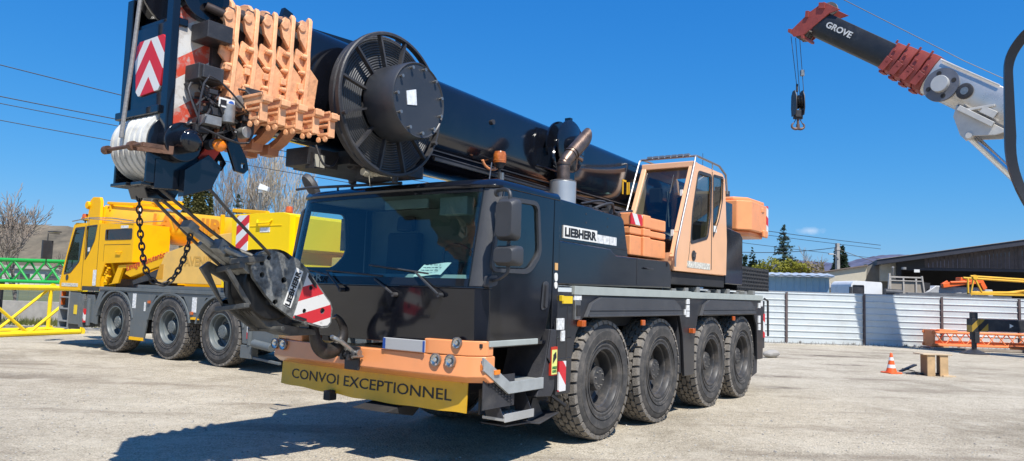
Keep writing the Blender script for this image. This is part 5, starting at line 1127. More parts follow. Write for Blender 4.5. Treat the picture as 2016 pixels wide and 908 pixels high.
pts = [P0+e*4.75-nn*.45, P0+e*6.6-nn*.50, P0+e*6.4-nn*.75, L0+e*.85-nn*.55, L0+e*.75-nn*.78, L0+e*.45-nn*.70, L0-e*.15-nn*.30]
for y0_, y1_ in ((-.42,-.34),(.34,.42)):
    b.add([tuple(p+V((0,y0_,0))) for p in pts]+[tuple(p+V((0,y1_,0))) for p in pts], [tuple(range(7)), tuple(range(13,6,-1))]+[(i, (i+1) % 7, 7+(i+1) % 7, 7+i) for i in range(7)])
pin = L0+e*.72-nn*.60
b.cyl(pin+V((0,-.47,0)), pin+V((0,.47,0)), .11, n=16).beam(P0+e*4.9-nn*.5+V((0,-.5,0)), P0+e*6.2-nn*.52+V((0,-.5,0)), .12, .16).beam(P0+e*3.5+nn*.52+V((0,-.45,0)), P0+e*5.6+nn*.56+V((0,-.45,0)), .05, .05)
b.beam(P0+e*5.6-nn*.25+V((0,-.50,0)), P0+e*6.1-nn*.25+V((0,-.50,0)), .06, .22).beam(P0+e*5.2-nn*.45+V((0,-.5,0)), P0+e*5.9+nn*.0+V((0,-.5,0)), .06, .08)
b.xg(); b.build('cylinder_bracket', mat('pale_silver_paint', (.55,.53,.49), .45, var=.1, dirt=(.3,.28,.25), dirt_amt=.2), gc, bevel=.015)
b = MB(); b.cyl(pin, V((16.6,21,3.0)), .15, n=24, m=1).cyl(V((15.0,21,4.75)), V((17.4,21,2.1)), .19, n=24, m=0).cyl(pin+V((0,-.17,0)), V((16.3,20.83,3.35)), .03, n=8).xg(); b.build('lift_cylinder', [SILV, CHROME], gc, smooth=40)
b = MB(); b.tube([P0+nn*.95+e*.2, P0+nn*.80+e*4, P0+nn*.85+e*12], .012, 5).xg(); b.build('hoist_rope', ROPE, gc)
def gp(s, a, t): 
    F = 1.31-.20*along(max(s, 0))/8.3; return TIP+EB*along(s)+NB*(a*F)+SB*(t*F)
HT = gp(-.15,-.62,0)-V((0,0,3.55)); HT2 = HT+V((0,0,1.05))
for a_, c_ in ((gp(-.38,-.66,0), HT2), (gp(-.16,-.66,-.1), HT2+V((.08,0,0))), (gp(.0,-.60,-.2), HT+V((.25,-.1,.5)))): MB().tube([a_-GO, c_-GO], .014, 5).build('hoist_rope', ROPE, gc)
c_ = gp(.0,-.60,-.2).lerp(HT+V((.25,-.1,.5)), .5)-GO; MB().box(c_.x-.07, c_.x+.07, c_.y-.07, c_.y+.07, c_.z-.12, c_.z+.12).build('limit_weight', STEEL, gc)
b = MB(); b.box(-1.4,1.4,-5.0,8.4,.75,1.45).box(-1.4,1.4,-6.6,-4.6,.9,2.6); b.build('carrier', mat('carrier_grey', (.25,.25,.24), .5), gc, bevel=.02)
MB().cyl((0,0,1.4),(0,0,1.9), 1.0, n=30).build('slewing_ring', DARK, gc)
piv = TIP+EB*along(12.0)-GO; hx = HB_; 
b = MB()
for sd in (-.7, .62):
    b.prism([(-2.2,1.88),(2.6,1.88),(2.6,3.0),(1.0,piv.z+.5),(.2,piv.z+.5),(-1.0,2.7),(-2.2,2.4)], 'y', sd, sd+.08)
b.box(-2.2,2.6,-.62,.62,1.88,2.2); n_ang = atan2(hx.y, hx.x); b.xf(Matrix.Translation(V((piv.x-hx.x*.6, piv.y-hx.y*.6, 0))) @ Matrix.Rotation(n_ang, 4, 'Z')); b.build('turntable', SILV, gc, bevel=.02)
for y in (16.2, 18.0, 23.6, 25.2):
    for far in (0, 1):
        w = wheel(gc, -1.35 if not far else 1.35, y-19.6, .70); w.rotation_euler = (0,0,-pi/2 if not far else pi/2)
# outriggers
for y in (26.5,):
    b = MB(); b.box(16.94, 24.9, y-.16, y+.16, .82, 1.24)
    b.xf(TG); b.build('outrigger_beam', BLACK2, gc, bevel=.01)
b = MB(); b.box(16.38,16.66,26.34,26.66,.76,1.25,0).box(16.66,16.95,26.32,26.68,.80,1.24,0).xf(TG); b.build('outrigger_box', stripes('black_yellow', (-.7,0,.7), .34, .1, a=(.35,.22,.03), b=(.02,.02,.022), wear=.4), gc, bevel=.01)
b = MB(); b.cyl((16.54,26.5,1.2),(16.54,26.5,1.47), .13, n=18).cyl((16.54,26.5,.5),(16.54,26.5,.80), .13, n=18).cyl((16.54,26.5,.12),(16.54,26.5,.55), .085, n=14).box(16.46,16.62,26.30,26.34,.40,.78)
b.xf(TG); b.build('outrigger_leg', mat('leg_black', (.03,.03,.032), .5, dirt=(.14,.12,.1), dirt_amt=.3), gc, bevel=.006)
b = MB(); b.cyl((16.54,26.5,.0),(16.54,26.5,.03), .46, n=24).cyl((16.54,26.5,.03),(16.54,26.5,.16), .42, .12, n=24).xf(TG); b.build('outrigger_pad', BLACK2, gc)
MB().prism([(17.76-.05,.95),(17.76-.05,1.10),(17.85,1.03)], 'y', 26.328, 26.338).xf(TG).build('arrow_sticker', WHITES, gc)
# its hook block
hk = thing('hook_block', 'small black hook block hanging from the red head of the silver crane', 'hook block', tuple(HT), 0)
b = MB(); o_ = HT
hk.scale = (1.45,1.45,1.45)
for x in (-.13,.10): b.prism([(-.16,.15),(.16,.15),(.20,.4),(.18,.75),(.08,.88),(-.08,.88),(-.2,.7),(-.22,.35)], 'x', x, x+.03)
b.box(-.10,.10,-.10,.10,.10,.30).box(-.13,.13,-.04,.04,.05,.16).box(-.05,.0,-.03,.03,.85,1.08); b.build('cheek_plate', BLACK2, hk, bevel=.01)
b = MB(); b.lathe([(.03,0),(.20,0),(.17,.035),(.20,.07),(.03,.07)], (-.075,0,.55), 'x', 24).lathe([(.03,0),(.20,0),(.17,.035),(.20,.07),(.03,.07)], (.01,0,.55), 'x', 24); b.build('sheave', SHV, hk)
HKB = mat('brown_hook', (.14,.09,.07), .5, metal=.3, var=.3)
b = MB(); b.cyl((0,0,-.12),(0,0,.1), .035, n=10)
for s in (-1, 1): b.tube(catmull([(0,0,-.22),(s*.08,0,-.235),(s*.16,0,-.20),(s*.175,0,-.12),(s*.13,0,-.07)], 4), .045, 10, r2=.02).tube([(s*.14,0,-.1),(s*.04,0,.08)], .012, 6)
b.cyl((0,0,-.24),(0,0,-.10), .05, n=10); b.build('hook', HKB, hk, smooth=60)

# ================================================================== fence of corrugated white sheet
fe = thing('sheet_fence', 'white corrugated metal fence with brown steel posts along the yard', 'fence', (8.0,29.68,0), 0)
FW = mat('fence_white', (.60,.64,.64), .42, metal=.1, var=.08, scale=.8, dirt=(.38,.37,.34), dirt_amt=.38, dirt_scale=1.6)
px_ = [-9.6,-6.5,-3.4,-.3,2.8,5.9,9.0,12.1,15.3] ; px_ = [x+.24 for x in px_]
for i in range(len(px_)-1):
    xa, xb = px_[i]+.045, px_[i+1]-.045; sec = []; nr = 8; z = .02
    for k in range(nr):
        zz = .02+k*.247; sec += [(0,zz),(0,zz+.20),(-.028,zz+.212),(-.028,zz+.235)]
    sec += [(0,2.0),(0,2.02)]
    off = .012*(R.random()-.5)
    b = MB(); n = len(sec); b.add([(xa, y+off, z) for y, z in sec]+[(xb, y+off, z) for y, z in sec]+[(xa, y+off+.012, z) for y, z in sec]+[(xb, y+off+.012, z) for y, z in sec],
      [(k, k+1, n+k+1, n+k) for k in range(n-1)]+[(2*n+k+1, 2*n+k, 3*n+k, 3*n+k+1) for k in range(n-1)])
    b.build('fence_sheet', FW, fe, smooth=0)
for x in px_:
    b = MB(); b.box(x-.045, x+.045, -.06, -.052, 0, 1.98).box(x-.006, x+.006, -.052, .06, 0, 1.98).box(x-.045, x+.045, .052, .06, 0, 1.98).prism([(x-.045,1.98),(x+.045,1.98),(x+.045,2.04)], 'y', -.06, -.05); b.build('fence_post', mat('brown_post', (.12,.09,.085), .6, metal=.2, var=.3, scale=5), fe)
b = MB(); b.box(px_[0], px_[-1], -.01, .03, 2.022, 2.05); b.build('fence_cap', mat('grey_cap', (.3,.31,.32), .5), fe)
# orange lattice jib lying in front of the fence
oj = lattice('lattice_jib', 'orange lattice jib section lying on timbers in front of the white fence', 'crane jib', (16.35,28.65), (1,.0), 7.2, .62, .56, .12, mat('jib_orange', (.85,.26,.09), .45, var=.08, dirt=(.4,.18,.1), dirt_amt=.25), .04, .022, 9)
b = MB(); b.box(0,7.2,.2,.4,.20,.32).box(.2,.9,-.02,.64,.66,.74).cyl((.55,.3,.70),(.55,.3,.76), .25, n=14).box(0,2.2,-.03,.65,.12,.22).box(-.06,.0,-.05,.67,.1,.72); b.build('inner_frame', MATS['jib_orange'], oj, bevel=.01)
MB().box(.3,.5,-.1,.75,.0,.12).box(3.4,3.6,-.1,.75,.0,.12).box(6.6,6.8,-.1,.75,0,.12).build('timber', WOOD, oj)
pk = thing('plank', 'long weathered plank lying before the orange jib beside the outrigger pad', 'plank', (15.9,27.9,0), -.02); MB().box(0,4.5,0,.25,.02,.10).build('board', mat('grey_wood', (.28,.24,.2), .8, var=.2), pk)

# cone, boards, trestle
cn = thing('traffic_cone', 'orange traffic cone with white bands on the gravel', 'traffic cone', (9.33,18.2,0), .3)
CO = mat('cone_orange', (.85,.12,.02), .5, var=.06, dirt=(.4,.15,.08), dirt_amt=.2)
b = MB(); b.lathe([(.125,.03),(.095,.13)], (0,0,0), 'z', 28).lathe([(.078,.21),(.058,.31)], (0,0,0), 'z', 28).lathe([(.043,.385),(.028,.48),(.020,.49),(.018,.47)], (0,0,0), 'z', 28); b.build('cone', CO, cn, smooth=40)
b = MB(); b.lathe([(.0955,.13),(.0785,.21)], (0,0,0), 'z', 28).lathe([(.0585,.31),(.0435,.385)], (0,0,0), 'z', 28); b.build('reflective_band', WHITE, cn)
b = MB(); b.prism(rrect(-.18,.18,-.18,.18,.04,3), 'z', .0, .032); b.build('base', CO, cn, bevel=.006)
ts = thing('wooden_trestle', 'rough timber trestle of two boards and a plank top on the gravel', 'trestle', (10.2,17.78,0), .05)
b = MB()
for x0, x1 in ((-.26,-.07),(.05,.25)):
    b.box(x0, x1, -.05, -.02, .0, .50)
b.build('leg', WOOD, ts, bevel=.004)
b = MB(); b.box(-.22,-.19,-.02,.30,.0,.5).box(.18,.21,-.02,.3,.0,.5).box(-.08,-.05,-.02,.25,.0,.5); b.build('leg', mat('darker_timber', (.30,.18,.09), .75, var=.2), ts, bevel=.004)
b = MB(); b.box(-.38,.34,-.08,.34,.50,.525); b.build('top_board', mat('weathered_board', (.55,.42,.27), .8, var=.15), ts, bevel=.004)
MB().box(.1,.40,-.1,.2,.0,.03).build('foot_board', MATS['weathered_board'], ts)
sb = thing('scrap_boards', 'black rubber and metal strips piled on the gravel between cone and trestle', 'scrap pile', (9.7,18.2,0), 0)
b = MB(); b.beam((-.12,.05,.05),(.35,.25,.20), .10, .03).beam((-.1,0,.12),(.25,.1,.06), .04, .02).tube(catmull([(-.1,-.15,.02),(.1,-.2,.05),(.3,-.1,.03),(.55,-.2,.04)], 4), .02).beam((.1,-.25,.02),(.7,-.2,.05), .1, .02); b.build('strips', BLACK2, sb)
bp = thing('boulder', 'pale stone lump on the gravel behind the black crane rear', 'stone', (7.72,21.9,0), .4)
b = MB(); b.sphere((0,0,.11), .19, 20, 0, (1.5,.8,.62))
for i, v in enumerate(b.v):
    q = V(v); n_ = noise.noise(q*7)*.05+noise.noise(q*19)*.02; r_ = 1+n_*3.2; b.v[i] = (q.x*r_, q.y*r_, max(0, .11+(q.z-.11)*r_))
b.build('stone', CONC, bp, smooth=20)
# wing mirror of the vehicle the picture is taken beside
wm = thing('wing_mirror', 'black framed vehicle wing mirror close to the viewer reflecting sky and conifers', 'wing mirror', (.809,1.024,1.55), radians(-33))
P = roundpoly([(-.085,.21),(-.075,.52),(-.045,.555),(.14,.575),(.16,.22),(-.06,.225-.0)], .035, 5)
P = roundpoly([(-.102,.33),(-.100,.505),(-.070,.548),(.12,.565),(.14,.24),(-.062,.238)], .045, 6)
b = MB(); b.loft([[(x, .0, z) for x, z in P], [(x, -.012, z) for x, z in scalepoly(P, .985)]], caps=False)
b.loft([[(x, -.012, z) for x, z in scalepoly(P, .985)], [(x, -.006, z) for x, z in insetpoly(P, .016)], [(x, .004, z) for x, z in insetpoly(P, .018)]], caps=False)
b.loft([[(x, .0, z) for x, z in P], [(x, .05, z) for x, z in scalepoly(P, .97)], [(x, .085, z) for x, z in scalepoly(P, .8)]]); b.build('housing', mat('mirror_black', (.016,.017,.02), .35, var=.05), wm, smooth=50)
b = MB(); q = insetpoly(P, .014); b.add([(x, -.004, z) for x, z in q], [list(range(len(q)))]); b.build('mirror_glass', mat('mirror_surface', (.8,.85,.88), .01, metal=1, var=0), wm, smooth=0)
b = MB(); b.tube([(.04,.06,.45),(.3,.08,.47),(.5,.05,.40)], .015, 8).tube([(.04,.06,.30),(.3,.08,.28),(.5,.05,.30)], .015, 8); b.build('mirror_arm', BLACK2, wm)
vd = thing('truck_cab', 'white truck cab just outside the right edge carrying the wing mirror', 'truck', (1.55,.7,0), radians(-33))
b = MB(); b.prism(roundpoly([(-.05,.5),(2.0,.5),(2.0,2.9),(.35,2.9),(-.05,1.9)], .1), 'y', -.9, -.05+.5); b.build('body', WHITE, vd, bevel=.03)
b = MB(); b.box(.4,1.9,-.92,-.9,1.7,2.5); b.build('window', GLASSD, vd)
for x in (.5,1.6): b = MB(); b.cyl((x,-.95,.5),(x,-.6,.5), .5, n=32); b.build('wheel', RUBBER, vd, bevel=.03)

# ================================================================== behind the fence
LB = mat('pale_blue_sheet', (.28,.42,.52), .45, var=.05, dirt=(.3,.35,.38), dirt_amt=.2)
shd = thing('shed', 'pale blue ribbed metal shed with light corrugated roof behind the fence', 'shed', (9.0,38.6,0), radians(-19))
b = MB(); b.box(0,7.0,0,4.0,0,2.86)
for i in range(24): b.prism([(.12+i*.29,-.035),(.15+i*.29,-.035),(.18+i*.29,0),(.09+i*.29,0)], 'z', 0, 2.85)
b.build('wall', LB, shd)
b = MB(); sec = []
for i in range(73): sec.append((-.2+i*.103, .03*(1 if i % 4 in (0,1) else 0)))
b.add([(x,-.45,2.93+z) for x, z in sec]+[(x,4.2,3.2+z) for x, z in sec], [(i, i+1, 73+i+1, 73+i) for i in range(72)]); b.box(-.2,7.22,-.42,4.1,2.87,2.93); b.build('roof', mat('sheet_roof', (.55,.58,.6), .4, metal=.3), shd)
bh = thing('warehouse', 'cream rendered warehouse with a shallow sloping roof behind the blue shed', 'warehouse', (16.9,41.9,0), radians(-21))
b = MB(); b.prism([(0,0),(2.7,0),(2.95,3.72),(0,3.18)], 'y', 0, 6); b.build('wall', mat('cream_render', (.56,.50,.38), .85, var=.06), bh)
b = MB(); b.prism([(-.1,3.19),(-.1,3.24),(3.0,3.79),(3.0,3.73)], 'y', -.15, 6); b.build('roof', mat('brown_roof_edge', (.2,.15,.12), .7), bh)
b = MB()
for i in range(14): b.cyl((-.1+i*.13,-.6,2.42),(-.1+i*.13,0,2.70), .065, n=8)
b.build('corrugated_awning', mat('grey_fibre_cement', (.33,.31,.28), .8), bh)
b = MB(); b.prism([(2.95,0),(4.3,0),(4.3,4.1),(3.6,4.0),(2.95,3.70)], 'y', .6, 6); b.build('side_wall', mat('shaded_render', (.2,.195,.18), .85), bh)  # the shadow past the slanted edge is put into this darker wall colour
b = MB(); b.box(3.6,4.35,-.2,.6,2.9,3.9); b.build('white_panel', mat('cream_panel', (.5,.46,.38), .7), bh)
bn = thing('open_barn', 'large dark open barn with brown plank gable and long sloping roof', 'barn', (20.95,39.5,0), radians(-22))
PLK = mat('dark_planks', (.075,.06,.058), .75, var=.35, scale=3)
b = MB(); zr = lambda x: 4.13+.163*x
x = 1.0
while x < 17:
    w = .16+.05*R.random()
    if zr(x) > 3.72: b.prism([(x,3.66-.02*R.random()),(x+w-.012,3.66-.02*R.random()),(x+w-.012,zr(x+w)),(x,zr(x))], 'y', -.02*R.random(), .04)
    x += w
b.build('plank_gable', PLK, bn)
b = MB(); b.prism([(-1.3,3.74),(-1.3,4.0),(17,6.98),(17,6.72)], 'y', -.6, 8).box(.0,17,.05,.3,3.5,3.66); b.build('roof', mat('dark_roof', (.03,.032,.045), .6, var=.2), bn)
b = MB(); b.prism([(-1.3,4.01),(-1.3,4.03),(17,7.01),(17,6.99)], 'y', -.65, 8); b.build('roof_sheet', mat('grey_roof_sheet', (.35,.33,.31), .6), bn)
b = MB(); b.prism([(-.3,0),(-.1,0),(-.1,4.05),(-.3,4.02)], 'y', 0, 8); b.build('wall', mat('barn_dark', (.03,.03,.032), .8), bn)
MB().box(-.3,17,7.7,7.9,0,4.0).build('wall', mat('barn_dark', (.03,)*3), bn)
b = MB(); b; b.box(6,6.25,.0,.25,0,3.5); b.build('barn_post', MATS['barn_dark'], bn); MB().box(12,12.25,0,.25,0,3.5).build('barn_post', MATS['barn_dark'], bn); b = MB(); b.prism([(-.1,3.5),(1.0,3.66),(1.0,4.25),(-.1,4.08)], 'y', .0, .06); b.build('eave_board', mat('barn_dark', (.03,.03,.032), .8), bn)
b = MB(); b.cyl((-.05,-.7,3.50),(-.05,-.7,3.62), .12, n=12).tube([(-.6,-1.2,3.6),(-.6,-1.0,3.2),(-.45,-.3,3.0),(-.45,-.3,.2)], .06, 8); b.build('downpipe', mat('pipe_grey', (.22,.22,.22), .5), bn)
MB().box(.4,.65,-1.0,-.9,3.35,3.5).build('floodlight', WHITES, bn)
# flatbed truck
ft = thing('flatbed_truck', 'white flatbed truck with timber headboard parked just behind the fence', 'truck', (14.5,31.6,0), 0)
b = MB(); b.prism(roundpoly([(0,.6),(1.35,.6),(1.35,2.58),(.15,2.62),(.02,2.45)], .08), 'y', 0, 2.0, holes=[rrect(.10,.56,2.02,2.42,.05)]); b.build('cab', WHITE, ft, bevel=.03)
b = MB(); b.add([(x,.02,z) for x, z in rrect(.10,.56,2.02,2.42,.05)], [list(range(20))]); b.prism(rrect(.08,.58,2.0,2.44,.05), 'y', -.01, .0, holes=[rrect(.11,.55,2.03,2.41,.04)]).box(-.1,-.02,-.2,-.08,1.95,2.35); b.build('window', BLACK2, ft)
b = MB(); b.box(.1,5.6,.4,1.6,.6,.9).box(1.5,5.6,0,2.0,.95,1.1); b.build('chassis', DARK, ft)
HBD = mat('weathered_headboard', (.30,.26,.21), .75, var=.15)
b = MB(); k_ = 1.65-2.36
for x in (2.42,2.98,3.52): b.box(x+k_-.03, x+k_+.03, 0, .06, 1.1, 2.80)
b.prism([(1.57,2.0),(1.62,2.0),(1.71,2.98),(1.65,2.98)], 'y', -.02, .05).prism([(3.2,2.0),(3.15,2.0),(3.02,2.90),(3.08,2.90)], 'y', -.02, .05).box(1.67,3.08,-.01,.05,2.80,2.86).box(1.65,3.10,-.01,.05,2.66,2.70).box(1.61,3.14,-.01,.05,2.12,2.17); b.build('headboard_frame', mat('frame_grey', (.4,.37,.33), .6), ft)
b = MB(); b.box(1.65,3.10,.06,.09,2.1,2.68); b.build('headboard', HBD, ft)
b = MB(); b.cyl((1.40,-.1,2.17),(2.1,-.1,2.15), .15, n=12).cyl((2.2,.3,2.06),(5.4,.3,2.02), .10, n=12).box(1.4,5.4,-.05,.1,1.2,2.0); b.build('rolled_tarpaulin', mat('dark_tarp', (.05,.052,.058), .5, var=.3, bump=.3, bump_scale=8), ft)
for x in (.7,4.3): b = MB(); b.cyl((x,0,.45),(x,.3,.45), .45, n=24).cyl((x,1.7,.45),(x,2.0,.45), .45, n=24); b.build('wheel', RUBBER, ft)
om = thing('orange_machine', 'orange folded loader arm on a grey machine between truck and yellow jib', 'machine', (18.9,32.8,0), 0)
b = MB(); b.beam((.2,0,2.55),(1.2,0,2.72), .2, .2).beam((1.2,0,2.75),(1.9,0,2.85), .25, .28).beam((1.9,.1,2.85),(2.1,.1,2.45), .3, .2).cyl((.5,-.1,2.7),(1.4,-.1,2.75), .06, n=8).beam((.2,0,2.6),(.45,0,2.75), .1, .1).box(1.1,1.6,.1,.5,2.8,2.95); b.build('arm', mat('safety_orange', (.85,.14,.02), .5), om, bevel=.02)
b = MB(); b.box(-.4,2.6,.2,1.2,.5,2.45).prism([(-.5,2.2),(2.4,2.2),(2.2,2.52),(.0,2.55)], 'y', .1, 1.4); b.build('body', mat('light_grey_body', (.4,.4,.4), .4, var=.2), om, bevel=.05)
b = MB(); b.prism([(-.9,1.4),(-.3,1.4),(-.2,2.66),(-.6,2.68)], 'y', .2, .25); b.build('frame', DARK, om)
for x in (.2,1.9): b = MB(); b.cyl((x,.1,.45),(x,.4,.45), .45, n=20).cyl((x,1.1,.45),(x,1.4,.45), .45, n=20); b.build('wheel', RUBBER, om)
yl = thing('lattice_jib', 'ochre lattice jib raised on legs behind the white fence near the barn', 'crane jib', (19.0,30.6,0), 0)
YG = mat('ochre_yellow', (.75,.42,.03), .5, var=.1)
b = MB(); b.tube([(.0,0,2.92),(4.0,.2,2.80)], .045, 8).tube([(.0,.5,2.86),(4.0,.7,2.74)], .045, 8).tube([(.0,0,2.25),(4.0,.3,2.35)], .05, 8).tube([(0.9,.2,2.2),(4.0,0,2.62)], .04, 8).beam((.0,0,2.2),(3.8,.0,2.22), .08, .08); b.build('chords', YG, yl)
b = MB(); b.beam((.15,0,2.9),(.0,0,2.2), .07, .05).beam((.15,0,2.9),(.5,0,2.2), .07, .05).beam((.0,0,2.2),(.0,0,0), .07, .07).cyl((.18,-.06,2.88),(.18,.06,2.88), .1, n=12); b.build('leg', YG, yl)
MB().beam((.2,.5,2.85),(.2,.5,.3), .07, .06).build('leg', YG, yl); MB().beam((3.4,.3,2.8),(3.4,.3,.0), .07, .06).build('leg', YG, yl)
st = thing('stacked_beams', 'dark steel beams stacked along the back of the fence', 'steel beams', (15.9,30.3,0), 0)
MB().box(0,4.6,0,.4,0,2.12).box(.4,3.0,.1,.3,2.12,2.17).build('beams', mat('slate_steel', (.12,.125,.135), .5, var=.3), st, bevel=.01)
# utility poles, lines, lamp
def wire(a, c, sag=.5, r=.012, label='', grp='overhead lines'):
    a = V(a); c = V(c); pts = []
    for i in range(17):
        t = i/16; pts.append(a.lerp(c, t)-V((0,0,4*sag*t*(1-t))))
    o = MB().tube([p-a for p in pts], r, 5).build('power_line', mat('cable_black', (.02,.02,.022), .5), None, smooth=60)
    tag(o, label, 'power line', grp, loc=a); return o
up = thing('utility_pole', 'square concrete utility pole with a small street lamp behind the warehouse', 'utility pole', (22.2,50.3,0), .3)
b = MB(); b.loft([[(-.15,-.13,0),(.15,-.13,0),(.15,.13,0),(-.15,.13,0)], [(-.11,-.1,5.68),(.11,-.1,5.68),(.11,.1,5.68),(-.11,.1,5.68)]]); b.box(-.15,.15,-.13,.13,5.2,5.35); b.build('pole', CONC, up, bevel=.01)
b = MB(); b.tube([(0,-.1,4.6),(-.5,-.4,4.85),(-.8,-.5,4.88)], .03, 6).box(-1.15,-.78,-.56,-.44,4.84,4.93); b.build('street_lamp', mat('lamp_pale', (.5,.5,.48), .5), up, bevel=.02)
wire((22.2,50.3,5.4), (6.0,46.0,5.6), .75, .022, 'overhead cable sagging left from the concrete utility pole')
wire((22.2,50.3,5.3), (29.5,46.0,2.9), .3, .02, 'overhead cable dropping right from the utility pole to the barn')
wire((-40,24,14.0), (6,46,7.2), .5, .022, 'topmost overhead cable crossing the sky at far left')
wire((-38,22.5,11.1), (30,60,6.4), .9, .022, 'second overhead cable passing behind the head sheaves')
wire((-38,22.5,10.8), (30,60,6.1), .9, .018, 'third overhead cable just beneath the second one')
wire((-38,22.5,10.1), (30,60,5.3), .9, .018, 'lowest overhead cable passing behind the white head sheaves')
fl = thing('floodlight_mast', 'grey mast with white floodlight standing behind the yellow crane', 'floodlight', (-9.75,28.4,0), 0)
b = MB(); b.cyl((0,0,0),(0,0,5.25), .06, .045, n=10).tube([(.05,0,4.6),(.3,0,4.75)], .02, 6).tube([(.05,-.1,5.0),(.16,-.1,4.2),(.12,-.1,3.8)], .01, 5); b.build('mast', GREYP, fl)
b = MB(); b.hexa([(-.08,-.12,5.33),(.28,-.12,5.26),(.28,.12,5.26),(-.08,.12,5.33),(-.02,-.12,5.55),(.32,-.12,5.42),(.32,.12,5.42),(-.02,.12,5.55)]).box(-.08,.06,-.06,.06,5.2,5.34); b.build('floodlight', WHITE, fl, bevel=.01)
# left background
wl = thing('low_wall', 'low grey concrete wall with wire mesh fence behind the yellow lattice section', 'wall', (-32,27.7,0), 0)
b = MB(); b.box(0,22,0,.25,0,.78); b.build('wall', CONC, wl, bevel=.01)
b = MB()
for i in range(12): b.cyl((.3+i*1.9,.12,.78),(.3+i*1.9,.12,2.0), .03, n=6)
for i in range(7): b.tube([(0,.12,.95+i*.17),(22,.12,.95+i*.17)], .006, 4)
for i in range(110): b.tube([(i*.2,.12,.9),(i*.2,.12,2.0)], .004, 3)
b.build('mesh_fence', mat('fence_green_grey', (.12,.15,.13), .6), wl)
gh = thing('long_building', 'long low pale building far behind the widest bare tree', 'building', (-95,120,0), .1)
b = MB(); b.box(0,62,0,10,0,3.0); b.build('wall', mat('pale_wall', (.5,.48,.44), .8, var=.1), gh)
b = MB(); b.prism([(-.5,3.0),(62.5,3.0),(62.5,3.5),(-.5,3.5)], 'y', -.5, 10.5); b.build('roof', mat('pale_roof', (.42,.38,.34), .8), gh)
for i in range(14): MB().box(1.5+i*4.3,3.5+i*4.3,-.04,.02,1.0,2.2).build('window', GLASSD, gh)
# ================================================================== vegetation
BARK = mat('bark_grey', (.16,.13,.11), .85, var=.25); TWIG = mat('twig_tan', (.26,.21,.17), .85, var=.2); TWIGP = mat('pale_twigs', (.42,.35,.26), .85, var=.15)
def bare_tree(label, loc, h, seed, spread=.5, lean=0, twig=TWIG, group='bare trees', depth=7, kmax=5200, upness=.35, r0=None):
    rr = random.Random(seed); t = thing('bare_tree', label, 'tree', loc, 0, group)
    tr = MB(); cr = MB(); cnt = [0]; r0 = r0 or h*.018
    def grow(p, d, L, r, lv):
        if cnt[0] > kmax: return
        cnt[0] += 1
        segs = 3; pts = [p]; q = V(p); dd = V(d)
        for i in range(segs):
            dd = (dd+V((rr.gauss(0,.12), rr.gauss(0,.12), rr.gauss(0,.08)+upness*.12))).normalized(); q = q+dd*L/segs; pts.append(q.copy())
        (tr if lv < 2 else cr).tube(pts, r, 7 if lv < 2 else (4 if lv < 4 else 3), r2=max(r*.62, .011))
        if lv >= depth: return
        nb = 3 if lv < 3 else (3 if lv < 5 else 2)
        for i in range(nb):
            t_ = 1.0 if i == 0 else .35+.6*rr.random(); j = min(int(t_*segs), segs-1); o = pts[j].lerp(pts[j+1], t_*segs-j) if t_ < 1 else pts[-1]
            a = rr.random()*2*pi; s = spread*(.5+.8*rr.random())*(.5 if i == 0 else 1.1)
            u = dd.orthogonal().normalized(); w = dd.cross(u); nd = (dd+(u*cos(a)+w*sin(a))*s+V((0,0,upness*.4))).normalized()
            grow(o, nd, L*(.62+.25*rr.random()), max(r*(.62 if i == 0 else .48), .013), lv+1)
    grow(V((0,0,0)), V((lean,0,1)).normalized(), h*.28, r0, 0)
    tr.build('trunk', BARK, t, smooth=60); cr.build('crown', twig, t, smooth=0)
    return t
def leaf(b, p, s, rr, flat=.4, m=0):
    a = rr.random()*2*pi; d = V((cos(a), sin(a), rr.uniform(-flat, flat))).normalized(); u = d.orthogonal().normalized(); ang = rr.random()*pi; w = d.cross(u); u = u*cos(ang)+w*sin(ang)
    p = V(p); b.add([p-d*s, p+u*s*.45, p+d*s, p-u*s*.45], [(0,1,2,3)], m)
def conifer(label, loc, h, w, seed, c1=(.018,.045,.03), c2=(.05,.09,.06), layers=26, group=None, dense=1.0, droop=.12, lo=.08):
    rr = random.Random(seed); t = thing('conifer', label, 'tree', loc, 0, group)
    MB().tube([(0,0,0),(0,0,h*.5),(0,0,h*.98)], h*.02, 8, r2=.02).build('trunk', BARK, t)
    b = MB(); lm = leafmat('needles_%d' % seed, c1, c2, 1.2)
    for k in range(layers):
        f = k/(layers-1); z = h*(lo+(1-lo)*f)-rr.random()*.1; R_ = w*(1-f)**.8*(.75+.45*rr.random())+.08
        nb = int(7+5*(1-f))
        for j in range(nb):
            a = rr.random()*2*pi; Lb = R_*(.6+.5*rr.random()); up = .22*(1-f)*rr.random()-.02
            n_ = max(4, int(Lb/w*34*dense))
            for i in range(n_):
                t_ = (i+rr.random())/n_; r = Lb*t_; zz = z+up*r-droop*r*t_*1.6
                sp = .16*Lb*(1-t_*.6)+.04
                p = (r*cos(a)+rr.gauss(0, sp*.5), r*sin(a)+rr.gauss(0, sp*.5), zz+rr.gauss(0, .025*h*.3))
                leaf(b, p, (.05+.06*rr.random())*h/8*1.6, rr, .35)
    b.build('crown', lm, t, smooth=0); return t
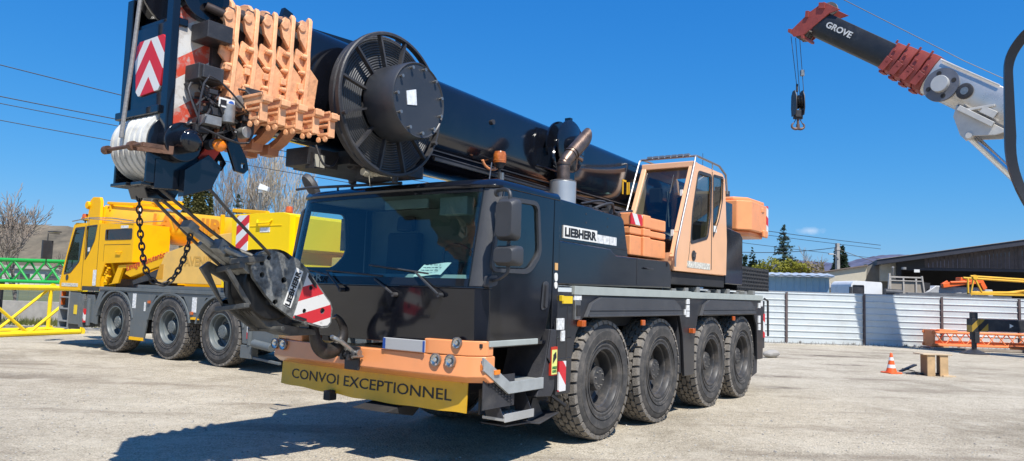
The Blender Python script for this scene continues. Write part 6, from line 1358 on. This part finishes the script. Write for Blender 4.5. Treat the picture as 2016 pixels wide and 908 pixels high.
def blob_tree(name, label, loc, lumps, n, s, c1, c2, seed, cat='tree', group=None, trunk=None, fill=.75):
    rr = random.Random(seed); t = thing(name, label, cat, loc, 0, group); b = MB(); lm = leafmat('leaves_%d' % seed, c1, c2, .8)
    for _ in range(n):
        cx, cy, cz, rx, ry, rz = rr.choice(lumps); a = rr.random()*2*pi; u = rr.uniform(-1, 1); rad = rr.uniform(fill, 1)**.5; q = sqrt(1-u*u)
        nv = 1+.28*noise.noise(V((cos(a)*q*2.3+seed, sin(a)*q*2.3, u*2.3+cx)))*2
        p = (cx+rx*rad*q*cos(a)*nv, cy+ry*rad*q*sin(a)*nv, cz+rz*rad*u*nv)
        if p[2] < .05: continue
        leaf(b, p, s*(.6+.8*rr.random()), rr, .9)
    b.build('crown', lm, t, smooth=0)
    if trunk: MB().tube([(0,0,0),(0,0,trunk)], trunk*.03+.04, 8, r2=.04).build('trunk', BARK, t)
    return t
conifer('blue-green cedar with open tiers standing behind the blue shed', (24.2,65.6,0), 8.3, 1.9, 5, (.03,.06,.05), (.09,.13,.10), layers=19, dense=1.3, droop=.05, lo=.35)
blob_tree('shrub', 'yellow-green spring shrub right below the cedar, brighter than its neighbour', (19.9,55.0,0), [(0,0,3.2,1.6,1,1.5),(1.2,0,3.3,1.2,1,1.3),(-1,0,3,1.2,1,1.3),(0,0,1.5,2,1,1.5)], 9000, .10, (.16,.17,.02), (.36,.34,.05), 21, 'shrub')
blob_tree('shrub', 'olive-brown twiggy shrub between the yellow-green shrub and the utility pole', (22.2,55.4,0), [(0,0,3.1,1.5,1,1.5),(1.2,0,2.8,1.3,1,1.1),(-.8,0,3.2,1,1,1.2),(0,0,1.5,2,1,1.5)], 7000, .09, (.15,.12,.04), (.30,.24,.08), 22, 'shrub')
bare_tree('small bare tree poking up out of the olive-brown shrub', (22.3,57,0), 5.9, 31, .5, depth=6)
blob_tree('cypress', 'dark narrow cypress just right of the utility pole', (27.6,62,0), [(0,0,3.2,.75,.75,3.0)], 6000, .13, (.012,.025,.014), (.035,.06,.03), 23)
blob_tree('round_tree', 'dark green round tree beside the barn roof', (27.4,55.5,0), [(0,0,3.1,1.7,1.5,1.3),(1.2,0,3.5,1.4,1.4,1.2)], 6000, .12, (.015,.035,.015), (.05,.08,.03), 24, trunk=2.5)
for i, (px, Y, hh) in enumerate(((19.6,62,4.9),(20.6,63,5.3),(21.6,64,4.8),(18.4,62,5.2),(17.2,62,4.7))):
    blob_tree('cypress', 'small dark pointed cypress of the distant row beside the cedar', (px,Y,0), [(0,0,hh*.5,.5,.5,hh*.5)], 1600, .14, (.012,.028,.014), (.035,.06,.03), 40+i, group='row of small cypresses')
bare_tree('widest grey bare tree behind the green lattice jib', (-24.9,37.6,0), 6.6, 11, .62, depth=7)
bare_tree('lower grey bare tree beyond the wide one above the green jib', (-29.2,40.5,0), 5.9, 12, .6, depth=6)
bare_tree('smallest bare tree close beside the yellow crane cab roof', (-22.2,39.5,0), 5.0, 13, .6, depth=6)
bare_tree('tall pale bare poplar behind the hoist ropes', (-25.6,66,0), 14.8, 14, .36, depth=7, upness=.6)
bare_tree('tall bare poplar just left of the floodlight mast', (-22.2,64,0), 13.4, 15, .36, depth=7, upness=.6)
bare_tree('leaning pale-twigged poplar right of the floodlight mast', (-18.6,57.6,0), 12.6, 16, .36, lean=.10, twig=TWIGP, depth=7, upness=.6)
bare_tree('slim bare tree left of the big cypress', (-30.2,66,0), 10.2, 17, .4, depth=6, upness=.5)
bare_tree('low bare tree behind the yellow boom', (-33.5,66,0), 8.8, 18, .45, depth=6, upness=.4)
blob_tree('cypress', 'tall twin-topped cypress behind the ropes and the yellow boom', (-23.6,55.2,0), [(-.35,0,6.2,.75,.75,4.1),(.45,0,5.8,.7,.7,3.9),(0,0,3.5,1.1,1.1,3.4)], 16000, .13, (.05,.055,.015), (.15,.14,.045), 25)
conifer('dark spreading conifer behind the yellow crane boom', (-19.4,52,0), 7.9, 2.6, 6, (.03,.055,.04), (.08,.11,.09), layers=16, dense=.9, lo=.3)
conifer('tall cedar standing behind the photographer, seen only in the wing mirror', (-6.2,-13.3,0), 7.4, 3.0, 7, (.02,.04,.025), (.06,.09,.06), layers=24, dense=1.1)
conifer('second cedar behind the photographer, seen only in the wing mirror', (-13.0,-14,0), 6.0, 2.6, 8, (.02,.04,.025), (.06,.09,.06), layers=20, dense=1.0)
# grass strip at the left
rr = random.Random(5); b = MB()
for _ in range(9000):
    x = rr.uniform(-34,-11); y = rr.choice((rr.uniform(25.8,27.6), rr.uniform(28,33))); a = rr.random()*pi; hgt = rr.uniform(.08,.30); w = .02
    b.add([(x-w*cos(a), y-w*sin(a), 0), (x+w*cos(a), y+w*sin(a), 0), (x+rr.gauss(0,.06), y+rr.gauss(0,.06), hgt)], [(0,1,2)])
g = b.build('grass', leafmat('grass_blades', (.06,.09,.02), (.17,.17,.05), 2), None, smooth=0); g['kind'] = 'stuff'
# stones and grit on the yard
b = MB(); rr = random.Random(9)
for _ in range(7000):
    d = 4.5+9*rr.random()**1.5; a = rr.uniform(-.72, .72); x = d*sin(a); y = d*cos(a); s = .005+.012*rr.random()**3
    if rr.random() < .02: s *= 1.8
    q = [(x+s*rr.uniform(.7,1.3)*cos(k*pi/2+.5*rr.random()), y+s*rr.uniform(.7,1.3)*sin(k*pi/2+.5*rr.random()), .004) for k in range(4)]
    b.add(q+[(x+rr.uniform(-.3,.3)*s, y+rr.uniform(-.3,.3)*s, .004+s*rr.uniform(.5,1))], [(0,1,4),(1,2,4),(2,3,4),(3,0,4)], rr.choice((0,0,1)))
for _ in range(2600):
    x = rr.uniform(-1, 22); y = 29.5-abs(rr.gauss(0,.18)); s = .012+.03*rr.random()**2
    q = [(x+s*rr.uniform(.7,1.3)*cos(k*pi/2+.5*rr.random()), y+s*rr.uniform(.7,1.3)*sin(k*pi/2+.5*rr.random()), .0) for k in range(4)]
    b.add(q+[(x, y, s*rr.uniform(.6,1.3))], [(0,1,4),(1,2,4),(2,3,4),(3,0,4)], rr.choice((0,1)))
for _ in range(900):      # dry weeds against the foot of the fence
    x = rr.uniform(-1, 22); x += .4*sin(x*3); y = 29.55-.1*rr.random(); h_ = .04+.13*rr.random()**2
    b.add([(x-.012,y,0),(x+.012,y,0),(x+rr.gauss(0,.03),y-.02,h_)], [(0,1,2)], 1)
g = b.build('loose_stones', [mat('pale_stone', (.40,.38,.34), .85, var=.3, scale=40), mat('grey_stone', (.22,.21,.19), .85, var=.3, scale=40)], None, smooth=0); g['kind'] = 'stuff'
# distant hills
def hills(name, prof, Y, depth, c, c2):
    n = len(prof); b = MB(); rows = 7; vs = []
    xs = catmull([(p[0], p[1], 0) for p in prof], 10)
    for k in range(rows):
        f = k/(rows-1)
        for q in xs: vs.append((q.x*(1+.0*f), Y-depth*(1-f)+depth*.0, max(0, q.y*(f**.7))+(6*noise.noise(V((q.x*.02, f*4, 0)))*f*(1-f)*4)+(1.3*noise.noise(V((q.x*.11, 3, 0)))+.7*noise.noise(V((q.x*.4, 5, 0))))*f))
    m_ = len(xs); b.add(vs, [(k*m_+i, k*m_+i+1, (k+1)*m_+i+1, (k+1)*m_+i) for k in range(rows-1) for i in range(m_-1)])
    o = b.build(name, mat('%s_cover_%d' % (name, Y), c, .95, var=.4, scale=.09, dirt=c2, dirt_amt=.6, dirt_scale=.035, bump=.6, bump_scale=.12), None, smooth=80); o['kind'] = 'structure'
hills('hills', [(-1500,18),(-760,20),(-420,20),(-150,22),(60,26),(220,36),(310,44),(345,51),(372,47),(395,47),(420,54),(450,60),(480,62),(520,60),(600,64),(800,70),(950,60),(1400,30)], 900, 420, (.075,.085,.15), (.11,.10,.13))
hills('hills', [(-900,24),(-620,34),(-480,40),(-400,41),(-345,41),(-310,40),(-270,37),(-220,28),(-150,12),(0,2)], 560, 70, (.10,.085,.06), (.24,.19,.13))

# ================================================================== ground
m, nt, out = _new('gravel_ground')
p = N(nt, 'ShaderNodeBsdfPrincipled', Roughness=.92); p.inputs['Specular IOR Level'].default_value = .2
tc = N(nt, 'ShaderNodeTexCoord')
def nz(scale, detail=5., rough=.6):
    n_ = N(nt, 'ShaderNodeTexNoise', Scale=scale, Detail=detail, Roughness=rough); nt.links.new(tc.outputs['Object'], n_.inputs['Vector']); return n_.outputs['Fac']
def ramp(src, stops):
    c_ = N(nt, 'ShaderNodeValToRGB'); el = c_.color_ramp.elements
    while len(el) < len(stops): el.new(.5)
    for e_, (pos, c) in zip(el, stops): e_.position = pos; e_.color = rgb(c) if len(c) == 3 else c
    nt.links.new(src, c_.inputs[0]); return c_.outputs[0]
def mix(a, b_, f, blend='MIX'):
    x = N(nt, 'ShaderNodeMix', data_type='RGBA', blend_type=blend)
    for s_, i_ in ((a, 6), (b_, 7)):
        if isinstance(s_, tuple): x.inputs[i_].default_value = rgb(s_)
        else: nt.links.new(s_, x.inputs[i_])
    if isinstance(f, float): x.inputs[0].default_value = f
    else: nt.links.new(f, x.inputs[0])
    return x.outputs[2]
base = ramp(nz(.35, 8, .62), [(.30,(.32,.275,.205)),(.46,(.47,.412,.318)),(.70,(.59,.525,.41))])
grit = ramp(nz(48, 4, .75), [(.34,(.36,.34,.32)),(.47,(.95,.95,.95)),(.62,(1.35,1.35,1.34))])
grit2 = ramp(nz(170, 2, .6), [(.3,(.55,.55,.55)),(.5,(1,1,1)),(.7,(1.3,1.3,1.3))])
vo = N(nt, 'ShaderNodeTexVoronoi', Scale=34.0); nt.links.new(tc.outputs['Object'], vo.inputs['Vector'])
vc = ramp(vo.outputs['Distance'], [(.0,(1.15,1.15,1.15)),(.35,(1,1,1)),(.75,(.72,.72,.72))])
cur = mix(base, grit, .85, 'MULTIPLY'); cur = mix(cur, ramp(nz(9, 4, .65), [(.35,(.80,.79,.77)),(.5,(1,1,1)),(.65,(1.12,1.12,1.12))]), .8, 'MULTIPLY'); cur = mix(cur, grit2, .7, 'MULTIPLY'); cur = mix(cur, vc, .6, 'MULTIPLY')
# worn darker patches and stains
mp = N(nt, 'ShaderNodeMapping'); mp.inputs['Scale'].default_value = (.22,.85,1); mp.inputs['Rotation'].default_value = (0,0,.1)
nt.links.new(tc.outputs['Object'], mp.inputs['Vector'])
n5 = N(nt, 'ShaderNodeTexNoise', Scale=1.1, Detail=7.0, Roughness=.6); nt.links.new(mp.outputs[0], n5.inputs['Vector'])
stain = ramp(n5.outputs['Fac'], [(.545,(0,0,0)),(.68,(.62,.62,.62))])
cur = mix(cur, (.19,.15,.11), stain)
# oil stains and drip marks where machines have stood
nd = nz(2.6, 6, .7); nd2 = nz(14, 4, .7)
for (cx, cy, rx, ry, k_) in ((10.05,23.3,1.5,.55,.8),(9.1,20.2,.85,.28,.75),(5.3,14.5,.6,.25,.7),(12.8,25.4,1.9,.4,.55),(8.2,22.0,1.1,.25,.5),(9.9,18.9,.7,.2,.45),(-8.6,12.9,2.6,.5,.4),(-9.0,17.2,2.2,.7,.5),(5.9,16.6,.9,.22,.6),(-1.2,13.4,1.6,.4,.35),(3.2,8.2,.7,.25,.25)):
    sb_ = N(nt, 'ShaderNodeVectorMath', operation='SUBTRACT'); sb_.inputs[1].default_value = (cx, cy, 0); nt.links.new(tc.outputs['Object'], sb_.inputs[0])
    ml_ = N(nt, 'ShaderNodeVectorMath', operation='MULTIPLY'); ml_.inputs[1].default_value = (1/rx, 1/ry, 1); nt.links.new(sb_.outputs[0], ml_.inputs[0])
    ll_ = N(nt, 'ShaderNodeVectorMath', operation='LENGTH'); nt.links.new(ml_.outputs[0], ll_.inputs[0])
    aa_ = N(nt, 'ShaderNodeMath', operation='MULTIPLY_ADD'); aa_.inputs[1].default_value = 2.6; nt.links.new(nd, aa_.inputs[0]); nt.links.new(ll_.outputs['Value'], aa_.inputs[2])
    ab_ = N(nt, 'ShaderNodeMath', operation='MULTIPLY_ADD'); ab_.inputs[1].default_value = .8; nt.links.new(nd2, ab_.inputs[0]); nt.links.new(aa_.outputs[0], ab_.inputs[2])
    mr_ = N(nt, 'ShaderNodeMapRange'); mr_.inputs['From Min'].default_value = 2.7; mr_.inputs['From Max'].default_value = 1.9; mr_.inputs['To Max'].default_value = k_; nt.links.new(ab_.outputs[0], mr_.inputs['Value'])
    cur = mix(cur, (.105,.08,.06), mr_.outputs[0])
dust = ramp(nz(1.6, 7, .65), [(.52,(0,0,0)),(.66,(.55,.55,.55))])
cur = mix(cur, (.60,.54,.43), dust)
tuft = ramp(nz(.8, 9, .7), [(.62,(0,0,0)),(.74,(.45,.45,.45))])
cur = mix(cur, (.22,.20,.10), tuft)
nt.links.new(cur, p.inputs['Base Color'])
ad = N(nt, 'ShaderNodeMath', operation='ADD'); nt.links.new(nz(60, 5, .7), ad.inputs[0])
m2 = N(nt, 'ShaderNodeMath', operation='MULTIPLY'); m2.inputs[1].default_value = -.7; nt.links.new(vo.outputs['Distance'], m2.inputs[0]); nt.links.new(m2.outputs[0], ad.inputs[1])
bp_ = N(nt, 'ShaderNodeBump', Strength=.9, Distance=.02); nt.links.new(ad.outputs[0], bp_.inputs['Height']); nt.links.new(bp_.outputs[0], p.inputs['Normal'])
nt.links.new(p.outputs[0], out.inputs['Surface'])
b = MB(); xs = [-3000,-300,-60,-30,-20,-12,-6,0,6,12,20,30,60,300,3000]; ys = [-3000,-300,-60,-20,-6,0,4,8,12,16,20,25,30,60,300,3000]
b.add([(x, y, 0) for y in ys for x in xs], [(j*15+i, j*15+i+1, (j+1)*15+i+1, (j+1)*15+i) for j in range(15) for i in range(14)])
g = b.build('ground', m, None, smooth=0); g['kind'] = 'structure'
# grass field beyond the yard on the left
b = MB(); b.add([(-400,33.5,.02),(-14,33.5,.02),(-4,60,.02),(-4,500,.02),(-400,500,.02)], [(0,1,2,3,4)]); g = b.build('field', mat('field_grass', (.11,.12,.05), .95, var=.3, scale=.3, dirt=(.2,.17,.1), dirt_amt=.4, dirt_scale=.2), None, smooth=0); g['kind'] = 'structure'

# ================================================================== sky, sun, camera
w = bpy.data.worlds.new('World'); scene.world = w; w.use_nodes = True; nt = w.node_tree; nt.nodes.clear()
sk = nt.nodes.new('ShaderNodeTexSky'); sk.sky_type = 'NISHITA'; sk.sun_disc = False
SUN = V((.2466,-.5886,1.0)).normalized()
sk.sun_elevation = math.asin(SUN.z); sk.sun_rotation = atan2(SUN.x, SUN.y)
sk.altitude = 300; sk.air_density = 1.25; sk.dust_density = .15; sk.ozone_density = 3.5
bg = nt.nodes.new('ShaderNodeBackground'); bg.inputs[1].default_value = SKY_STR
ow = nt.nodes.new('ShaderNodeOutputWorld')
# one small wisp of cloud low in the sky, fixed to the sky itself
tcw = nt.nodes.new('ShaderNodeTexCoord')
cd = V((.3725,.921,.088)).normalized()
def wn(t, **kw): return N(nt, t, **kw)
sub = wn('ShaderNodeVectorMath', operation='SUBTRACT'); sub.inputs[1].default_value = cd; nt.links.new(tcw.outputs['Generated'], sub.inputs[0])
scl = wn('ShaderNodeVectorMath', operation='MULTIPLY'); scl.inputs[1].default_value = (70,70,190); nt.links.new(sub.outputs[0], scl.inputs[0])
ln = wn('ShaderNodeVectorMath', operation='LENGTH'); nt.links.new(scl.outputs[0], ln.inputs[0])
nzw = wn('ShaderNodeTexNoise', Scale=90.0, Detail=5.0); nt.links.new(tcw.outputs['Generated'], nzw.inputs['Vector'])
ma = wn('ShaderNodeMath', operation='MULTIPLY_ADD'); ma.inputs[1].default_value = 1.6; ma.inputs[2].default_value = -.8; nt.links.new(nzw.outputs['Fac'], ma.inputs[0])
a2 = wn('ShaderNodeMath', operation='ADD'); nt.links.new(ln.outputs['Value'], a2.inputs[0]); nt.links.new(ma.outputs[0], a2.inputs[1])
mr = wn('ShaderNodeMapRange'); mr.inputs['From Min'].default_value = 1.1; mr.inputs['From Max'].default_value = .1; mr.inputs['To Max'].default_value = .42; nt.links.new(a2.outputs[0], mr.inputs['Value'])
mxw = wn('ShaderNodeMix', data_type='RGBA'); mxw.inputs[7].default_value = (6.5,6.8,7.4,1)
sp_ = wn('ShaderNodeSeparateColor'); nt.links.new(sk.outputs[0], sp_.inputs[0]); hs_ = wn('ShaderNodeCombineColor')
for k_, (g_, s_) in enumerate(((1.54,.475),(.80,.64),(.50,1.0))):
    p_ = wn('ShaderNodeMath', operation='POWER'); p_.inputs[1].default_value = g_; nt.links.new(sp_.outputs[k_], p_.inputs[0])
    q_ = wn('ShaderNodeMath', operation='MULTIPLY'); q_.inputs[1].default_value = s_*.11**(g_-1)/2**EXPO; nt.links.new(p_.outputs[0], q_.inputs[0]); nt.links.new(q_.outputs[0], hs_.inputs[k_])
nt.links.new(mr.outputs[0], mxw.inputs[0]); nt.links.new(hs_.outputs[0], mxw.inputs[6])
nt.links.new(mxw.outputs[2], bg.inputs[0]); nt.links.new(bg.outputs[0], ow.inputs[0])
ld = bpy.data.lights.new('sun', 'SUN'); ld.energy = SUN_STR; ld.angle = radians(.53); ld.color = (1,.955,.88)
lo_ = bpy.data.objects.new('sun', ld); col.objects.link(lo_); lo_.rotation_euler = (-SUN).to_track_quat('-Z', 'Y').to_euler(); lo_.location = SUN*60
cam = bpy.data.cameras.new('camera'); cam.sensor_width = 36; cam.lens = 1457/2016*36; cam.clip_end = 8000; cam.clip_start = .05
co = bpy.data.objects.new('camera', cam); col.objects.link(co)
co.matrix_world = Matrix.Translation((0,0,1.68)) @ Matrix.Rotation(radians(90+4.749), 4, 'X') @ Matrix.Rotation(radians(1.788), 4, 'Z')
scene.camera = co
vs = scene.view_settings; vs.view_transform = 'Standard'; vs.look = 'None'; vs.exposure = EXPO; vs.gamma = 1; vs.use_curve_mapping = False
scene.render.resolution_x = 1024; scene.render.resolution_y = 461
scene.cycles.max_bounces = 8; scene.cycles.transparent_max_bounces = 16
